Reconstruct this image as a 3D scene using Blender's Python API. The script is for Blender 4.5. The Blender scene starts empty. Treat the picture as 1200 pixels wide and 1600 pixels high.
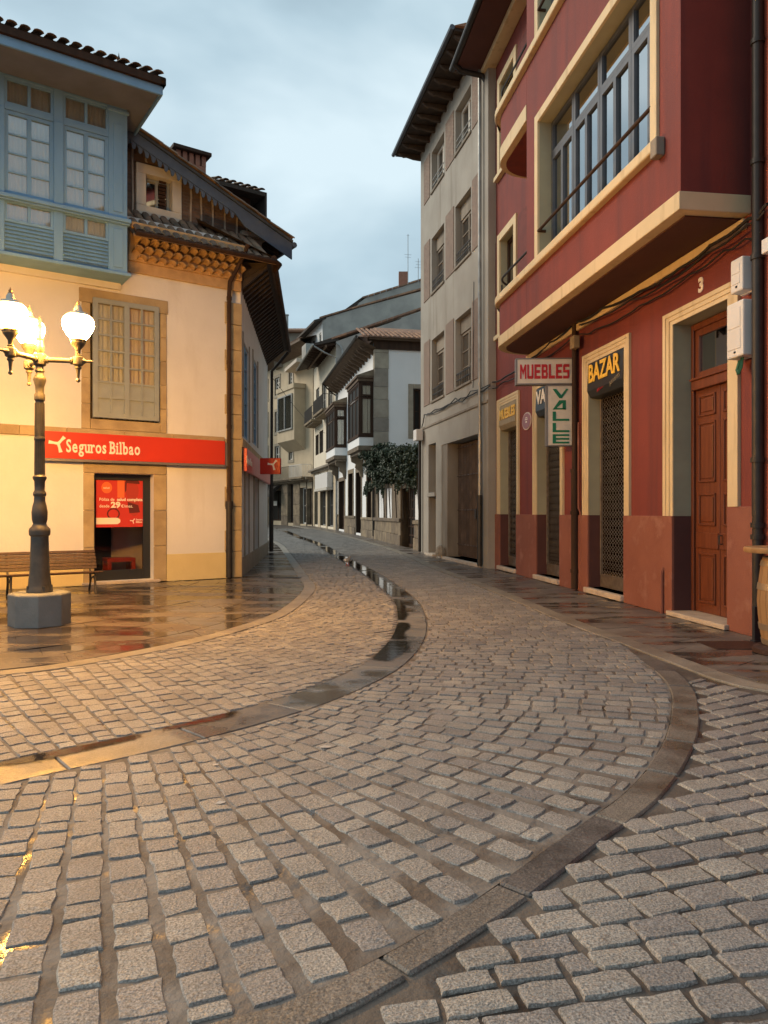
import bpy, math, random
from mathutils import Matrix, Vector, noise
random.seed(7)
rnd = random.uniform
R = math.radians
sc = bpy.context.scene
COL = sc.collection

# ---------------------------------------------------------------- camera, sky, sun, exposure
F, CX, CY, H = 1150.0, 600.0, 800.0, 1.55
cam = bpy.data.cameras.new('camera'); camo = bpy.data.objects.new('camera', cam); COL.objects.link(camo)
cam.sensor_fit = 'VERTICAL'; cam.sensor_height = 36; cam.lens = F/1600*36
cam.clip_end = 2000; cam.clip_start = 0.05
camo.location = (0, 0, H); camo.rotation_euler = (R(90), 0, 0)
sc.camera = camo

TO_SUN = Vector((-.80, .28, .52)).normalized()
w = bpy.data.worlds.new('World'); sc.world = w; w.use_nodes = True
wt = w.node_tree; wn = wt.nodes; wl = wt.links; wn.clear()
def wnode(t, **k):
    n = wn.new(t)
    for a, b in k.items(): setattr(n, a, b)
    return n
out = wnode('ShaderNodeOutputWorld'); bg = wnode('ShaderNodeBackground'); bg.inputs[1].default_value = .1
sky = wnode('ShaderNodeTexSky', sky_type='NISHITA'); sky.sun_disc = False
sky.sun_elevation = math.asin(TO_SUN.z); sky.sun_rotation = math.atan2(TO_SUN.x, TO_SUN.y)
tc = wnode('ShaderNodeTexCoord')
mp = wnode('ShaderNodeMapping'); mp.inputs['Scale'].default_value = (1, 1.0, 2.2); mp.inputs['Location'].default_value = (.55, .2, .38)
wl.new(tc.outputs['Generated'], mp.inputs[0])
nz = wnode('ShaderNodeTexNoise'); nz.inputs['Scale'].default_value = 2.0; nz.inputs['Detail'].default_value = 5; nz.inputs['Roughness'].default_value = .46; nz.inputs['Distortion'].default_value = .25
wl.new(mp.outputs[0], nz.inputs['Vector'])
rp = wnode('ShaderNodeValToRGB'); e = rp.color_ramp.elements
e[0].position = .38; e[0].color = (.265, .36, .415, 1); e[1].position = .64; e[1].color = (.575, .69, .735, 1)
m_ = e.new(.5); m_.color = (.385, .505, .565, 1)
wl.new(nz.outputs[0], rp.inputs[0])
sc10 = wnode('ShaderNodeVectorMath', operation='SCALE'); sc10.inputs['Scale'].default_value = 8.6
wl.new(rp.outputs[0], sc10.inputs[0])
mx = wnode('ShaderNodeMix', data_type='RGBA'); mx.inputs[0].default_value = .90
wl.new(sky.outputs[0], mx.inputs[6]); wl.new(sc10.outputs[0], mx.inputs[7])
wl.new(mx.outputs[2], bg.inputs[0]); wl.new(bg.outputs[0], out.inputs[0])

sd = bpy.data.lights.new('sun', 'SUN'); sd.energy = 1.5; sd.angle = R(28); sd.color = (1, .86, .69)
so = bpy.data.objects.new('sun', sd); COL.objects.link(so)
so.rotation_euler = TO_SUN.to_track_quat('Z', 'Y').to_euler()
vs = sc.view_settings
vs.view_transform = 'Standard'; vs.look = 'None'; vs.exposure = .68; vs.gamma = 1; vs.use_curve_mapping = False
LAMP_POWER = 470.0

# ---------------------------------------------------------------- projection helpers (measure the place once, build it in metres)
def g(Y):                                   # the street climbs a little
    if Y < 22: return 0.0
    if Y < 28: return .08*(Y-22)/6
    if Y < 36: return .08+.12*(Y-28)/8
    return .20+.0094*(min(Y, 120)-36)
def gp(px, py):
    lo, hi = .5, 200.0
    for _ in range(60):
        m = (lo+hi)/2
        if (H-g(m))*F/m > py-CY: lo = m
        else: hi = m
    return ((px-CX)/F*lo, lo)

class Wall:
    """vertical plane: u along d, o outwards (left of d), z up"""
    def __init__(s, P, d):
        L = math.hypot(*d); s.P = P; s.d = (d[0]/L, d[1]/L); s.n = (-s.d[1], s.d[0])
    def w(s, u, o, z): return Vector((s.P[0]+s.d[0]*u+s.n[0]*o, s.P[1]+s.d[1]*u+s.n[1]*o, z))
    def u(s, px, o=0):
        k = (px-CX)/F; x0 = s.P[0]+s.n[0]*o; y0 = s.P[1]+s.n[1]*o
        return (k*y0-x0)/(s.d[0]-k*s.d[1])
    def z(s, px, py, o=0):
        return H-(py-CY)/F*s.w(s.u(px, o), o, 0).y
    def mat(s, u=0, o=0, z=0):
        p = s.w(u, o, z)
        return Matrix(((s.d[0], s.n[0], 0, p.x), (s.d[1], s.n[1], 0, p.y), (0, 0, 1, p.z), (0, 0, 0, 1)))

MW = {}
def thing(name, label, cat, loc=(0, 0, 0), group=None, kind=None):
    o = bpy.data.objects.new(name, None); COL.objects.link(o); o.location = loc; o.empty_display_size = .2
    MW[o] = Matrix.Translation(loc); tag(o, label, cat, group, kind); return o
def tag(o, label=None, cat=None, group=None, kind=None):
    if label: o['label'] = label
    if cat: o['category'] = cat
    if group: o['group'] = group
    if kind: o['kind'] = kind
    return o
def copy_tree(o, loc, label=None):
    def rec(x, p):
        c = x.copy(); COL.objects.link(c)
        if p is not None: c.parent = p
        for ch in x.children: rec(ch, c)
        return c
    c = rec(o, None); c.location = loc; MW[c] = Matrix.Translation(loc)
    if label: c['label'] = label
    return c

class MB:
    def __init__(s, W=None): s.W = W; s.v = []; s.f = []
    def P(s, p):
        return s.W.w(*p) if s.W else Vector(p)
    def add(s, pts, faces):
        b = len(s.v); s.v += [s.P(p) for p in pts]; s.f += [tuple(b+i for i in f) for f in faces]
    def box(s, x0, x1, y0, y1, z0, z1):
        if x0 > x1: x0, x1 = x1, x0
        if y0 > y1: y0, y1 = y1, y0
        if z0 > z1: z0, z1 = z1, z0
        s.add([(x0,y0,z0),(x1,y0,z0),(x1,y1,z0),(x0,y1,z0),(x0,y0,z1),(x1,y0,z1),(x1,y1,z1),(x0,y1,z1)],
              [(3,2,1,0),(4,5,6,7),(0,1,5,4),(1,2,6,5),(2,3,7,6),(3,0,4,7)])
        return s
    def quad(s, *p): s.add(p, [tuple(range(len(p)))]); return s
    def prism(s, pts, ext):
        n = len(pts); e = Vector(ext)
        s.add([tuple(p) for p in pts]+[tuple(Vector(p)+e) for p in pts],
              [tuple(range(n-1, -1, -1)), tuple(range(n, 2*n))]+[(i, (i+1) % n, n+(i+1) % n, n+i) for i in range(n)])
        return s
    def raw(s, pts, faces):                  # already in world space
        b = len(s.v); s.v += [Vector(p) for p in pts]; s.f += [tuple(b+i for i in f) for f in faces]
    def tube(s, pts, r, n=8):
        pts = [s.P(p) for p in pts]; rings = []
        up = Vector((0, 0, 1)); pn = None
        for i, p in enumerate(pts):
            t = (pts[min(i+1, len(pts)-1)]-pts[max(i-1, 0)]).normalized()
            if pn is None:
                a = up if abs(t.z) < .9 else Vector((1, 0, 0))
                pn = t.cross(a).normalized()
            pn = (pn-t*pn.dot(t)).normalized(); q = t.cross(pn)
            rr = r[i] if isinstance(r, (list, tuple)) else r
            rings.append([p+(pn*math.cos(2*math.pi*k/n)+q*math.sin(2*math.pi*k/n))*rr for k in range(n)])
        s.raw([x for ring in rings for x in ring],
              [(i*n+k, i*n+(k+1) % n, (i+1)*n+(k+1) % n, (i+1)*n+k) for i in range(len(pts)-1) for k in range(n)]
              + [tuple(range(n-1, -1, -1)), tuple((len(pts)-1)*n+k for k in range(n))])
        return s
    def lathe(s, prof, c=(0, 0, 0), n=20, M=None):
        b = []; f = []
        for r, z in prof:
            for k in range(n):
                a = 2*math.pi*(k+.5)/n; p = Vector((r*math.cos(a), r*math.sin(a), z))
                b.append((M @ p) if M else Vector(c)+p)
        m = len(prof)
        f = [(i*n+k, i*n+(k+1) % n, (i+1)*n+(k+1) % n, (i+1)*n+k) for i in range(m-1) for k in range(n)]
        f += [tuple(range(n-1, -1, -1)), tuple((m-1)*n+k for k in range(n))]
        s.raw(b, f); return s
    def build(s, name, mat, parent=None, smooth=False, kind=None, bevel=0, solid=0):
        if parent is None:
            xs = [p.x for p in s.v]; ys = [p.y for p in s.v]; zs = [p.z for p in s.v]
            M = Matrix.Translation(((min(xs)+max(xs))/2, (min(ys)+max(ys))/2, min(zs)))
        else: M = MW[parent]
        inv = M.inverted()
        me = bpy.data.meshes.new(name); me.from_pydata([inv @ p for p in s.v], [], s.f); me.materials.append(mat)
        if smooth:
            me.polygons.foreach_set('use_smooth', [True]*len(me.polygons))
            if smooth != 'all' and hasattr(me, 'set_sharp_from_angle'): me.set_sharp_from_angle(angle=R(38))
        o = bpy.data.objects.new(name, me); COL.objects.link(o)
        if parent is None: o.matrix_world = M
        else: o.parent = parent
        MW[o] = M
        if kind: o['kind'] = kind
        if bevel:
            b = o.modifiers.new('b', 'BEVEL'); b.width = bevel; b.segments = 1 if bevel < .012 else 2; b.limit_method = 'ANGLE'
        if solid:
            b = o.modifiers.new('s', 'SOLIDIFY'); b.thickness = solid
        return o

def inst(name, me, parent, Mx, mat=None):
    o = bpy.data.objects.new(name, me); COL.objects.link(o); o.parent = parent
    o.matrix_basis = MW[parent].inverted() @ Mx
    return o

# ---------------------------------------------------------------- materials
def mat(name, c, rough=.7, c2=None, ns=3.0, st=(1, 1, 1), lo=.35, hi=.65, bump=0, bs=40.0, bst=(1, 1, 1), spec=.4, metal=0, emit=None, es=1.0,
        rv=0, wet=None, speck=0, ss=220., alpha=None, c3=None, ns3=.6, lo3=.45, hi3=.7, st3=(1, 1, 1), coat=0, attr=False, det=6):
    m = bpy.data.materials.new(name); m.use_nodes = True; t = m.node_tree; N = t.nodes; L = t.links
    b = N['Principled BSDF']; b.inputs['Roughness'].default_value = rough; b.inputs['Metallic'].default_value = metal
    b.inputs['Specular IOR Level'].default_value = spec; b.inputs['Base Color'].default_value = (*c, 1); b.inputs['Coat Weight'].default_value = coat
    geo = N.new('ShaderNodeNewGeometry')
    def nzn(scale, stretch, detail=6, rgh=.55):
        mpn = N.new('ShaderNodeMapping'); mpn.inputs['Scale'].default_value = stretch; L.new(geo.outputs['Position'], mpn.inputs[0])
        n = N.new('ShaderNodeTexNoise'); n.inputs['Scale'].default_value = scale; n.inputs['Detail'].default_value = detail; n.inputs['Roughness'].default_value = rgh
        L.new(mpn.outputs[0], n.inputs['Vector']); return n.outputs[0]
    def rng(x, a, z, o0=0, o1=1):
        n = N.new('ShaderNodeMapRange'); n.inputs[1].default_value = a; n.inputs[2].default_value = z; n.inputs[3].default_value = o0; n.inputs[4].default_value = o1
        L.new(x, n.inputs[0]); return n.outputs[0]
    def mix(f, a, z, blend='MIX'):
        n = N.new('ShaderNodeMix'); n.data_type = 'RGBA'; n.blend_type = blend
        if isinstance(f, (int, float)): n.inputs[0].default_value = f
        else: L.new(f, n.inputs[0])
        for i, x in ((6, a), (7, z)):
            if isinstance(x, tuple): n.inputs[i].default_value = (*x[:3], 1)
            else: L.new(x, n.inputs[i])
        return n.outputs[2]
    colr = None
    if c2: colr = mix(rng(nzn(ns, st, det), lo, hi), c, c2)
    if c3: colr = mix(rng(nzn(ns3, st3, 5), lo3, hi3), colr if colr else c, c3)
    if speck:
        sp = rng(nzn(ss, (1, 1, 1), 2), .3, .7, 1-speck, 1+speck)
        n = N.new('ShaderNodeCombineColor'); [L.new(sp, n.inputs[i]) for i in range(3)]
        colr = mix(1.0, colr if colr else c, n.outputs[0], 'MULTIPLY')
    if rv:
        oi = N.new('ShaderNodeObjectInfo').outputs['Random']
        if attr:
            at = N.new('ShaderNodeAttribute'); at.attribute_name = 'tone'
            ad = N.new('ShaderNodeMath'); ad.operation = 'ADD'; L.new(oi, ad.inputs[0]); L.new(at.outputs['Fac'], ad.inputs[1])
            fr = N.new('ShaderNodeMath'); fr.operation = 'FRACT'; L.new(ad.outputs[0], fr.inputs[0]); oi = fr.outputs[0]
        r_ = rng(oi, 0, 1, 1-rv, 1+rv); n = N.new('ShaderNodeCombineColor')
        L.new(r_, n.inputs[0]); L.new(r_, n.inputs[1])
        r2 = rng(oi, 0, 1, 1-rv*.8, 1+rv*.8); L.new(r2, n.inputs[2])
        colr = mix(1.0, colr if colr else c, n.outputs[0], 'MULTIPLY')
    if wet:                                   # (scale, stretch, lo, hi, wet_rough, darken)
        wf = rng(nzn(wet[0], wet[1], 5, .55), wet[2], wet[3])
        L.new(rng(wf, 0, 1, rough, wet[4]), b.inputs['Roughness'])
        dk = tuple(wet[5] for _ in range(3)); colr = mix(wf, colr if colr else c, mix(1.0, colr if colr else c, dk, 'MULTIPLY'))
    if colr: L.new(colr, b.inputs['Base Color'])
    if bump:
        bn = N.new('ShaderNodeBump'); bn.inputs['Strength'].default_value = bump; bn.inputs['Distance'].default_value = .02
        hsrc = nzn(bs, bst, 5, .6)
        if wet:
            mm = N.new('ShaderNodeMath'); mm.operation = 'MULTIPLY'; L.new(hsrc, mm.inputs[0]); L.new(rng(wf, 0, 1, 1, .12), mm.inputs[1]); hsrc = mm.outputs[0]
        L.new(hsrc, bn.inputs['Height']); L.new(bn.outputs[0], b.inputs['Normal'])
    if emit:
        b.inputs['Emission Color'].default_value = (*emit, 1); b.inputs['Emission Strength'].default_value = es
    return m

def glassmat(name, tint=(.93, .95, .94), trans=.8, rough=.03):
    m = bpy.data.materials.new(name); m.use_nodes = True; t = m.node_tree; N = t.nodes; L = t.links; N.clear()
    o = N.new('ShaderNodeOutputMaterial'); mixs = N.new('ShaderNodeMixShader'); tr = N.new('ShaderNodeBsdfTransparent'); gl = N.new('ShaderNodeBsdfGlossy')
    tr.inputs[0].default_value = (*tint, 1); gl.inputs['Roughness'].default_value = rough
    lw = N.new('ShaderNodeLayerWeight'); lw.inputs[0].default_value = .22 if trans < .93 else .12
    mr = N.new('ShaderNodeMapRange'); mr.inputs[3].default_value = 1-trans; mr.inputs[4].default_value = 1
    L.new(lw.outputs['Fresnel'], mr.inputs[0]); L.new(mr.outputs[0], mixs.inputs[0])
    L.new(tr.outputs[0], mixs.inputs[1]); L.new(gl.outputs[0], mixs.inputs[2]); L.new(mixs.outputs[0], o.inputs[0])
    return m

def brickmat(name, c1, c2, mc, bw=.24, bh=.065, ang=0.0, mortar=.012):
    m = bpy.data.materials.new(name); m.use_nodes = True; t = m.node_tree; N = t.nodes; L = t.links
    b = N['Principled BSDF']; b.inputs['Roughness'].default_value = .85
    geo = N.new('ShaderNodeNewGeometry'); r1 = N.new('ShaderNodeMapping'); r1.vector_type = 'POINT'; r1.inputs['Rotation'].default_value = (0, 0, -ang)
    L.new(geo.outputs['Position'], r1.inputs[0])
    r2 = N.new('ShaderNodeMapping'); r2.inputs['Rotation'].default_value = (R(-90), 0, 0); L.new(r1.outputs[0], r2.inputs[0])
    br = N.new('ShaderNodeTexBrick'); br.inputs['Scale'].default_value = 1; br.inputs['Brick Width'].default_value = bw; br.inputs['Row Height'].default_value = bh
    br.inputs['Mortar Size'].default_value = mortar; br.inputs['Color1'].default_value = (*c1, 1); br.inputs['Color2'].default_value = (*c2, 1); br.inputs['Mortar'].default_value = (*mc, 1)
    L.new(r2.outputs[0], br.inputs['Vector'])
    n = N.new('ShaderNodeTexNoise'); n.inputs['Scale'].default_value = 6; L.new(geo.outputs['Position'], n.inputs['Vector'])
    mx = N.new('ShaderNodeMix'); mx.data_type = 'RGBA'; mx.blend_type = 'MULTIPLY'; mx.inputs[0].default_value = .5
    L.new(br.outputs[0], mx.inputs[6]); L.new(n.outputs[0], mx.inputs[7]); L.new(mx.outputs[2], b.inputs['Base Color'])
    bp = N.new('ShaderNodeBump'); bp.inputs['Strength'].default_value = .5; bp.inputs['Distance'].default_value = .01; bp.invert = True
    L.new(br.outputs['Fac'], bp.inputs['Height']); L.new(bp.outputs[0], b.inputs['Normal'])
    return m

M = dict(
 far=mat('dark_far_glass', (.022, .02, .018), .5, spec=.1),
 sett=mat('granite_sett', (.29, .272, .248), .58, (.21, .198, .182), 2.2, speck=.55, ss=125, bump=.55, bs=48, rv=.17, attr=True, spec=.5, c3=(.16, .145, .13), ns3=7, lo3=.60, hi3=.78),
 mortar=mat('jointing_mortar', (.205, .192, .175), .75, (.10, .08, .064), 2.6, lo=.38, hi=.62, bump=.6, bs=28, wet=(3.2, (1, 1, 1), .55, .66, .20, .5), spec=.5),
 mortar2=mat('dark_jointing', (.115, .10, .085), .75, (.065, .05, .04), 2.2, lo=.38, hi=.62, bump=.6, bs=28, wet=(2.4, (1, 1, 1), .50, .62, .16, .5), spec=.5),
 border=mat('border_stone', (.155, .137, .12), .6, (.10, .087, .074), 3.5, speck=.55, ss=130, bump=.5, bs=40, rv=.26, spec=.5, wet=(1.3, (1, 1, 1), .50, .62, .22, .55)),
 channel=mat('channel_stone', (.19, .18, .165), .5, (.125, .113, .10), 1.6, speck=.3, ss=140, bump=.25, bs=40, rv=.2, spec=.5, wet=(1.1, (1, 1, 1), .46, .60, .10, .5)),
 kerb=mat('kerb_stone', (.27, .245, .205), .5, (.18, .16, .13), 2.5, speck=.35, ss=130, bump=.3, bs=50, rv=.13, spec=.5),
 flag=mat('wet_flagstone', (.15, .132, .115), .36, (.09, .074, .062), 1.3, bump=.16, bs=26, rv=.18, spec=.55, wet=(1.15, (.55, 1.6, 1), .42, .57, .09, .5)),
 flag2=mat('damp_flagstone', (.19, .17, .15), .55, (.12, .10, .088), 1.8, bump=.2, bs=30, rv=.12, spec=.55, wet=(1.5, (.55, 1.7, 1), .47, .60, .10, .42)),
 water=mat('rain_water', (.025, .021, .018), .05, spec=.5, bump=.06, bs=9),
 earth=mat('ground_earth', (.10, .09, .08), .9, (.07, .06, .05), 1),
 iron=mat('cast_iron', (.045, .043, .04), .5, (.07, .06, .05), 12, bump=.2, bs=60, spec=.5, metal=.3),
 lampiron=mat('lamp_paint', (.085, .075, .06), .45, (.055, .05, .042), 8, bump=.12, bs=50, spec=.5),
 globe=mat('lamp_globe', (.9, .8, .6), .3, emit=(1.0, .465, .085), es=LAMP_POWER),
 globetop=mat('lamp_globe_top', (.9, .8, .6), .3, emit=(1.0, .55, .18), es=22.0),
 globecap=mat('lamp_globe_cap', (.62, .57, .48), .35),
 pedestal=mat('pedestal_stone', (.23, .235, .225), .75, (.16, .165, .16), 2.5, bump=.35, bs=35, speck=.15, ss=200),
 benchwood=mat('bench_wood', (.10, .055, .033), .55, (.06, .034, .021), 4, (8, 1, 1), bump=.15, bs=30, rv=.15),
 white=mat('white_plaster', (.74, .72, .68), .85, (.67, .65, .61), .8, bump=.3, bs=14, c3=(.56, .52, .46), ns3=1.3, lo3=.56, hi3=.82, st3=(1, 1, .2)),
 yellow=mat('yellow_plaster', (.70, .58, .30), .85, (.64, .52, .26), 1.4, bump=.15, bs=25),
 sand=mat('sandstone', (.47, .36, .20), .85, (.36, .27, .15), 2.5, bump=.4, bs=22, c3=(.30, .22, .12), ns3=2.0, lo3=.55, hi3=.75, rv=.12),
 bluewood=mat('blue_gallery_paint', (.20, .37, .56), .55, (.175, .33, .50), 3, (1, 1, .3), bump=.08, bs=30),
 greywood=mat('grey_window_paint', (.30, .33, .32), .55, (.26, .285, .275), 3, bump=.08, bs=30),
 soffitgrey=mat('painted_soffit', (.20, .215, .24), .7, (.165, .175, .195), 2),
 slate=mat('bargeboard_paint', (.085, .115, .16), .6, (.07, .095, .135), 4, bump=.1, bs=30),
 tile=mat('roof_tile', (.30, .19, .12), .85, (.17, .12, .085), 4, bump=.4, bs=30, rv=.3, c3=(.10, .09, .07), ns3=3, lo3=.5, hi3=.72),
 tile2=mat('orange_roof_tile', (.36, .19, .11), .85, (.25, .14, .09), 4, bump=.3, bs=30, rv=.25),
 corbel=mat('corbel_tile', (.50, .33, .17), .85, (.40, .26, .13), 5, bump=.3, bs=40, rv=.12),
 darkwood=mat('dark_rafter', (.055, .040, .030), .75, (.035, .026, .020), 5, bump=.3, bs=30),
 brownwood=mat('brown_timber', (.065, .038, .025), .7, (.04, .024, .017), 6, (1, 1, .15), bump=.15, bs=40, spec=.12),
 soffitwood=mat('soffit_wood', (.16, .105, .065), .75, (.10, .065, .042), 5, bump=.25, bs=30),
 glass=glassmat('window_glass', trans=.88), glassd=glassmat('shop_glass', (.75, .72, .7), trans=.965),
 glassr=glassmat('reflective_glass', (.5, .5, .5), trans=.35, rough=.02),
 dark=mat('dark_room', (.018, .015, .013), .9), dim=mat('dim_room', (.07, .055, .045), .9),
 curtain=mat('curtain', (.76, .70, .60), .9, (.70, .63, .52), 6, (6, 6, .5)),
 red=mat('red_facade_paint', (.205, .043, .032), .8, (.17, .036, .028), 1.3, bump=.3, bs=45, c3=(.125, .033, .031), ns3=1.7, lo3=.48, hi3=.76, st3=(2.2, 2.2, .16)),
 plinth=mat('plinth_paint', (.26, .098, .066), .8, (.215, .076, .052), 1.6, bump=.35, bs=45, c3=(.32, .15, .11), ns3=3.2, lo3=.56, hi3=.76),
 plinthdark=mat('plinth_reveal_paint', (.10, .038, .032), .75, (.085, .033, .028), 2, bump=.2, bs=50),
 cream=mat('cream_trim_paint', (.66, .53, .33), .75, (.60, .48, .29), 1.6, bump=.12, bs=50, c3=(.43, .32, .18), ns3=3.2, lo3=.54, hi3=.78, st3=(1.4, 1.4, .25)),
 reveal=mat('olive_reveal_paint', (.38, .36, .25), .8, (.33, .31, .22), 2, bump=.15, bs=40),
 door=mat('varnished_door', (.175, .05, .02), .42, (.12, .033, .014), 5, (4, 4, .25), bump=.08, bs=60, coat=.3),
 frame=mat('blue_grey_frame', (.085, .10, .125), .45, (.07, .083, .105), 4),
 steel=mat('grille_steel', (.24, .20, .16), .5, (.15, .12, .095), 8, metal=.5),
 pipe=mat('black_pipe', (.025, .023, .022), .5, (.04, .034, .03), 6, metal=.2),
 zinc=mat('zinc_pipe', (.36, .36, .34), .45, (.25, .25, .24), 4, metal=.5),
 sill=mat('marble_sill', (.58, .50, .40), .6, (.46, .38, .30), 5, bump=.15, bs=40),
 grey=mat('grey_render', (.37, .345, .30), .88, (.31, .285, .245), .9, bump=.3, bs=35, c3=(.20, .17, .135), ns3=1.3, lo3=.56, hi3=.80, st3=(1.5, 1.5, .16)),
 greyd=mat('stained_render', (.29, .25, .20), .88, (.19, .16, .125), 1.6, (1, 1, .3), bump=.3, bs=35),
 party=mat('party_wall_cement', (.40, .375, .335), .9, (.29, .275, .25), .7, bump=.3, bs=25, c3=(.47, .44, .39), ns3=.5, lo3=.5, hi3=.7),
 gate=mat('rusty_gate_paint', (.085, .06, .046), .65, (.055, .038, .03), 6, bump=.15, bs=50, rv=.15, c3=(.12, .085, .065), ns3=3),
 house=mat('house_white', (.80, .80, .79), .85, (.76, .76, .75), 1, bump=.12, bs=25),
 beige=mat('beige_render', (.54, .44, .30), .88, (.47, .38, .26), 1, bump=.2, bs=25, c3=(.30, .25, .19), ns3=1.2, lo3=.6, hi3=.85, st3=(1, 1, .3)),
 oldstone=mat('weathered_stone', (.25, .195, .13), .9, (.15, .115, .08), 2.2, bump=.5, bs=18, rv=.22, c3=(.12, .095, .07), ns3=1.5, lo3=.55, hi3=.8),
 quoin=mat('quoin_stone', (.33, .29, .235), .88, (.24, .205, .165), 2.2, bump=.4, bs=20, rv=.3),
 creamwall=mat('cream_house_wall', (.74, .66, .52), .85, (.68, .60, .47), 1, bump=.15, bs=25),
 glassg=glassmat('gallery_glass', trans=.74),
 offwhite=mat('offwhite_frame', (.62, .59, .50), .8, (.54, .51, .43), 2.5, bump=.2, bs=30), eavewood=mat('eave_wood', (.095, .066, .046), .75, (.06, .042, .03), 5, bump=.25, bs=30),
 leaf=mat('ivy_leaf', (.017, .033, .014), .6, (.036, .058, .022), 5, rv=.2, spec=.4), stem=mat('ivy_stem', (.05, .035, .022), .9),
 signred=mat('red_sign_face', (.62, .045, .02), .35, (.56, .04, .02), 1), signwhite=mat('white_lettering', (.85, .78, .66), .5),
 signgrey=mat('sign_frame', (.22, .20, .19), .4, metal=.4), posterred=mat('poster_red', (.55, .04, .03), .4), posterorange=mat('poster_orange', (.75, .16, .05), .4),
 posterdark=mat('poster_shadow', (.12, .02, .018), .4), posterskin=mat('poster_tone', (.42, .045, .03), .4),
 signbox=mat('sign_box_white', (.66, .62, .55), .4, (.58, .54, .47), 5), lred=mat('red_lettering', (.45, .022, .03), .5), lgreen=mat('green_lettering', (.01, .16, .085), .5),
 black=mat('black_sign_paint', (.022, .024, .028), .4), lyellow=mat('yellow_lettering', (.80, .48, .06), .5), faded=mat('faded_sign', (.36, .28, .16), .6, (.28, .22, .13), 6),
 plaque=mat('plaque_glaze', (.26, .07, .075), .3), plaquerim=mat('plaque_rim', (.62, .50, .42), .4),
 plastic=mat('white_plastic', (.70, .68, .65), .45, (.66, .63, .59), 3), cable=mat('black_cable', (.018, .016, .015), .6),
 barrel=mat('oak_barrel', (.40, .235, .10), .6, (.28, .155, .065), 5, (1, 1, .2), bump=.2, bs=40, rv=.15), hoop=mat('barrel_hoop', (.30, .24, .17), .5, metal=.6),
 green=mat('green_wire', (.02, .12, .06), .5), metalcover=mat('rusty_cover', (.085, .045, .034), .5, (.055, .03, .024), 9, bump=.3, bs=60, metal=.4),
 stoolred=mat('red_stool', (.60, .06, .03), .4), chimney=mat('chimney_brick', (.36, .17, .11), .85, (.28, .13, .09), 5, bump=.3, bs=30),
 brick=brickmat('old_brick_infill', (.20, .125, .085), (.13, .085, .062), (.16, .125, .10), .26, .075, math.atan2(-.563, -.826)),
 brickpanel=brickmat('brick_panel', (.30, .18, .13), (.24, .14, .105), (.34, .29, .23), .24, .062, math.atan2(.9787, -.2055)),
 brickred=brickmat('painted_brick', (.24, .055, .045), (.20, .045, .038), (.15, .038, .032), .24, .075, math.atan2(.99, -.138)),
 limewash=mat('lime_strip', (.42, .37, .30), .9, (.3, .25, .2), 5),
 orange=mat('orange_wall', (.36, .075, .035), .8, (.30, .062, .03), 1.5, bump=.2, bs=40), white2=mat('painted_window_white', (.72, .68, .60), .6),
 plastic_splash=mat('pale_splash', (.50, .48, .45), .8, (.4, .38, .35), 20),
 pigeon=mat('pigeon_feathers', (.45, .45, .46), .8, (.2, .2, .21), 20),
 trimstone=mat('window_stone_trim', (.36, .31, .24), .88, (.29, .25, .19), 3, bump=.3, bs=30),
)

def soft_water(m):                            # thins out into the damp stone at its rim
    t = m.node_tree; N = t.nodes; L = t.links; o = N['Material Output']; b = N['Principled BSDF']
    at = N.new('ShaderNodeAttribute'); at.attribute_name = 'depth'
    nn = N.new('ShaderNodeTexNoise'); nn.inputs['Scale'].default_value = 26; nn.inputs['Detail'].default_value = 4; g_ = N.new('ShaderNodeNewGeometry'); L.new(g_.outputs['Position'], nn.inputs['Vector'])
    ad = N.new('ShaderNodeMath'); ad.operation = 'MULTIPLY_ADD'; L.new(nn.outputs[0], ad.inputs[0]); ad.inputs[1].default_value = .9; L.new(at.outputs['Fac'], ad.inputs[2])
    mr = N.new('ShaderNodeMapRange'); mr.inputs[1].default_value = .55; mr.inputs[2].default_value = 1.05; mr.inputs[4].default_value = .93; L.new(ad.outputs[0], mr.inputs[0])
    tr = N.new('ShaderNodeBsdfTransparent'); mx_ = N.new('ShaderNodeMixShader'); L.new(mr.outputs[0], mx_.inputs[0]); L.new(tr.outputs[0], mx_.inputs[1]); L.new(b.outputs[0], mx_.inputs[2]); L.new(mx_.outputs[0], o.inputs[0])
soft_water(M['water'])
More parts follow.
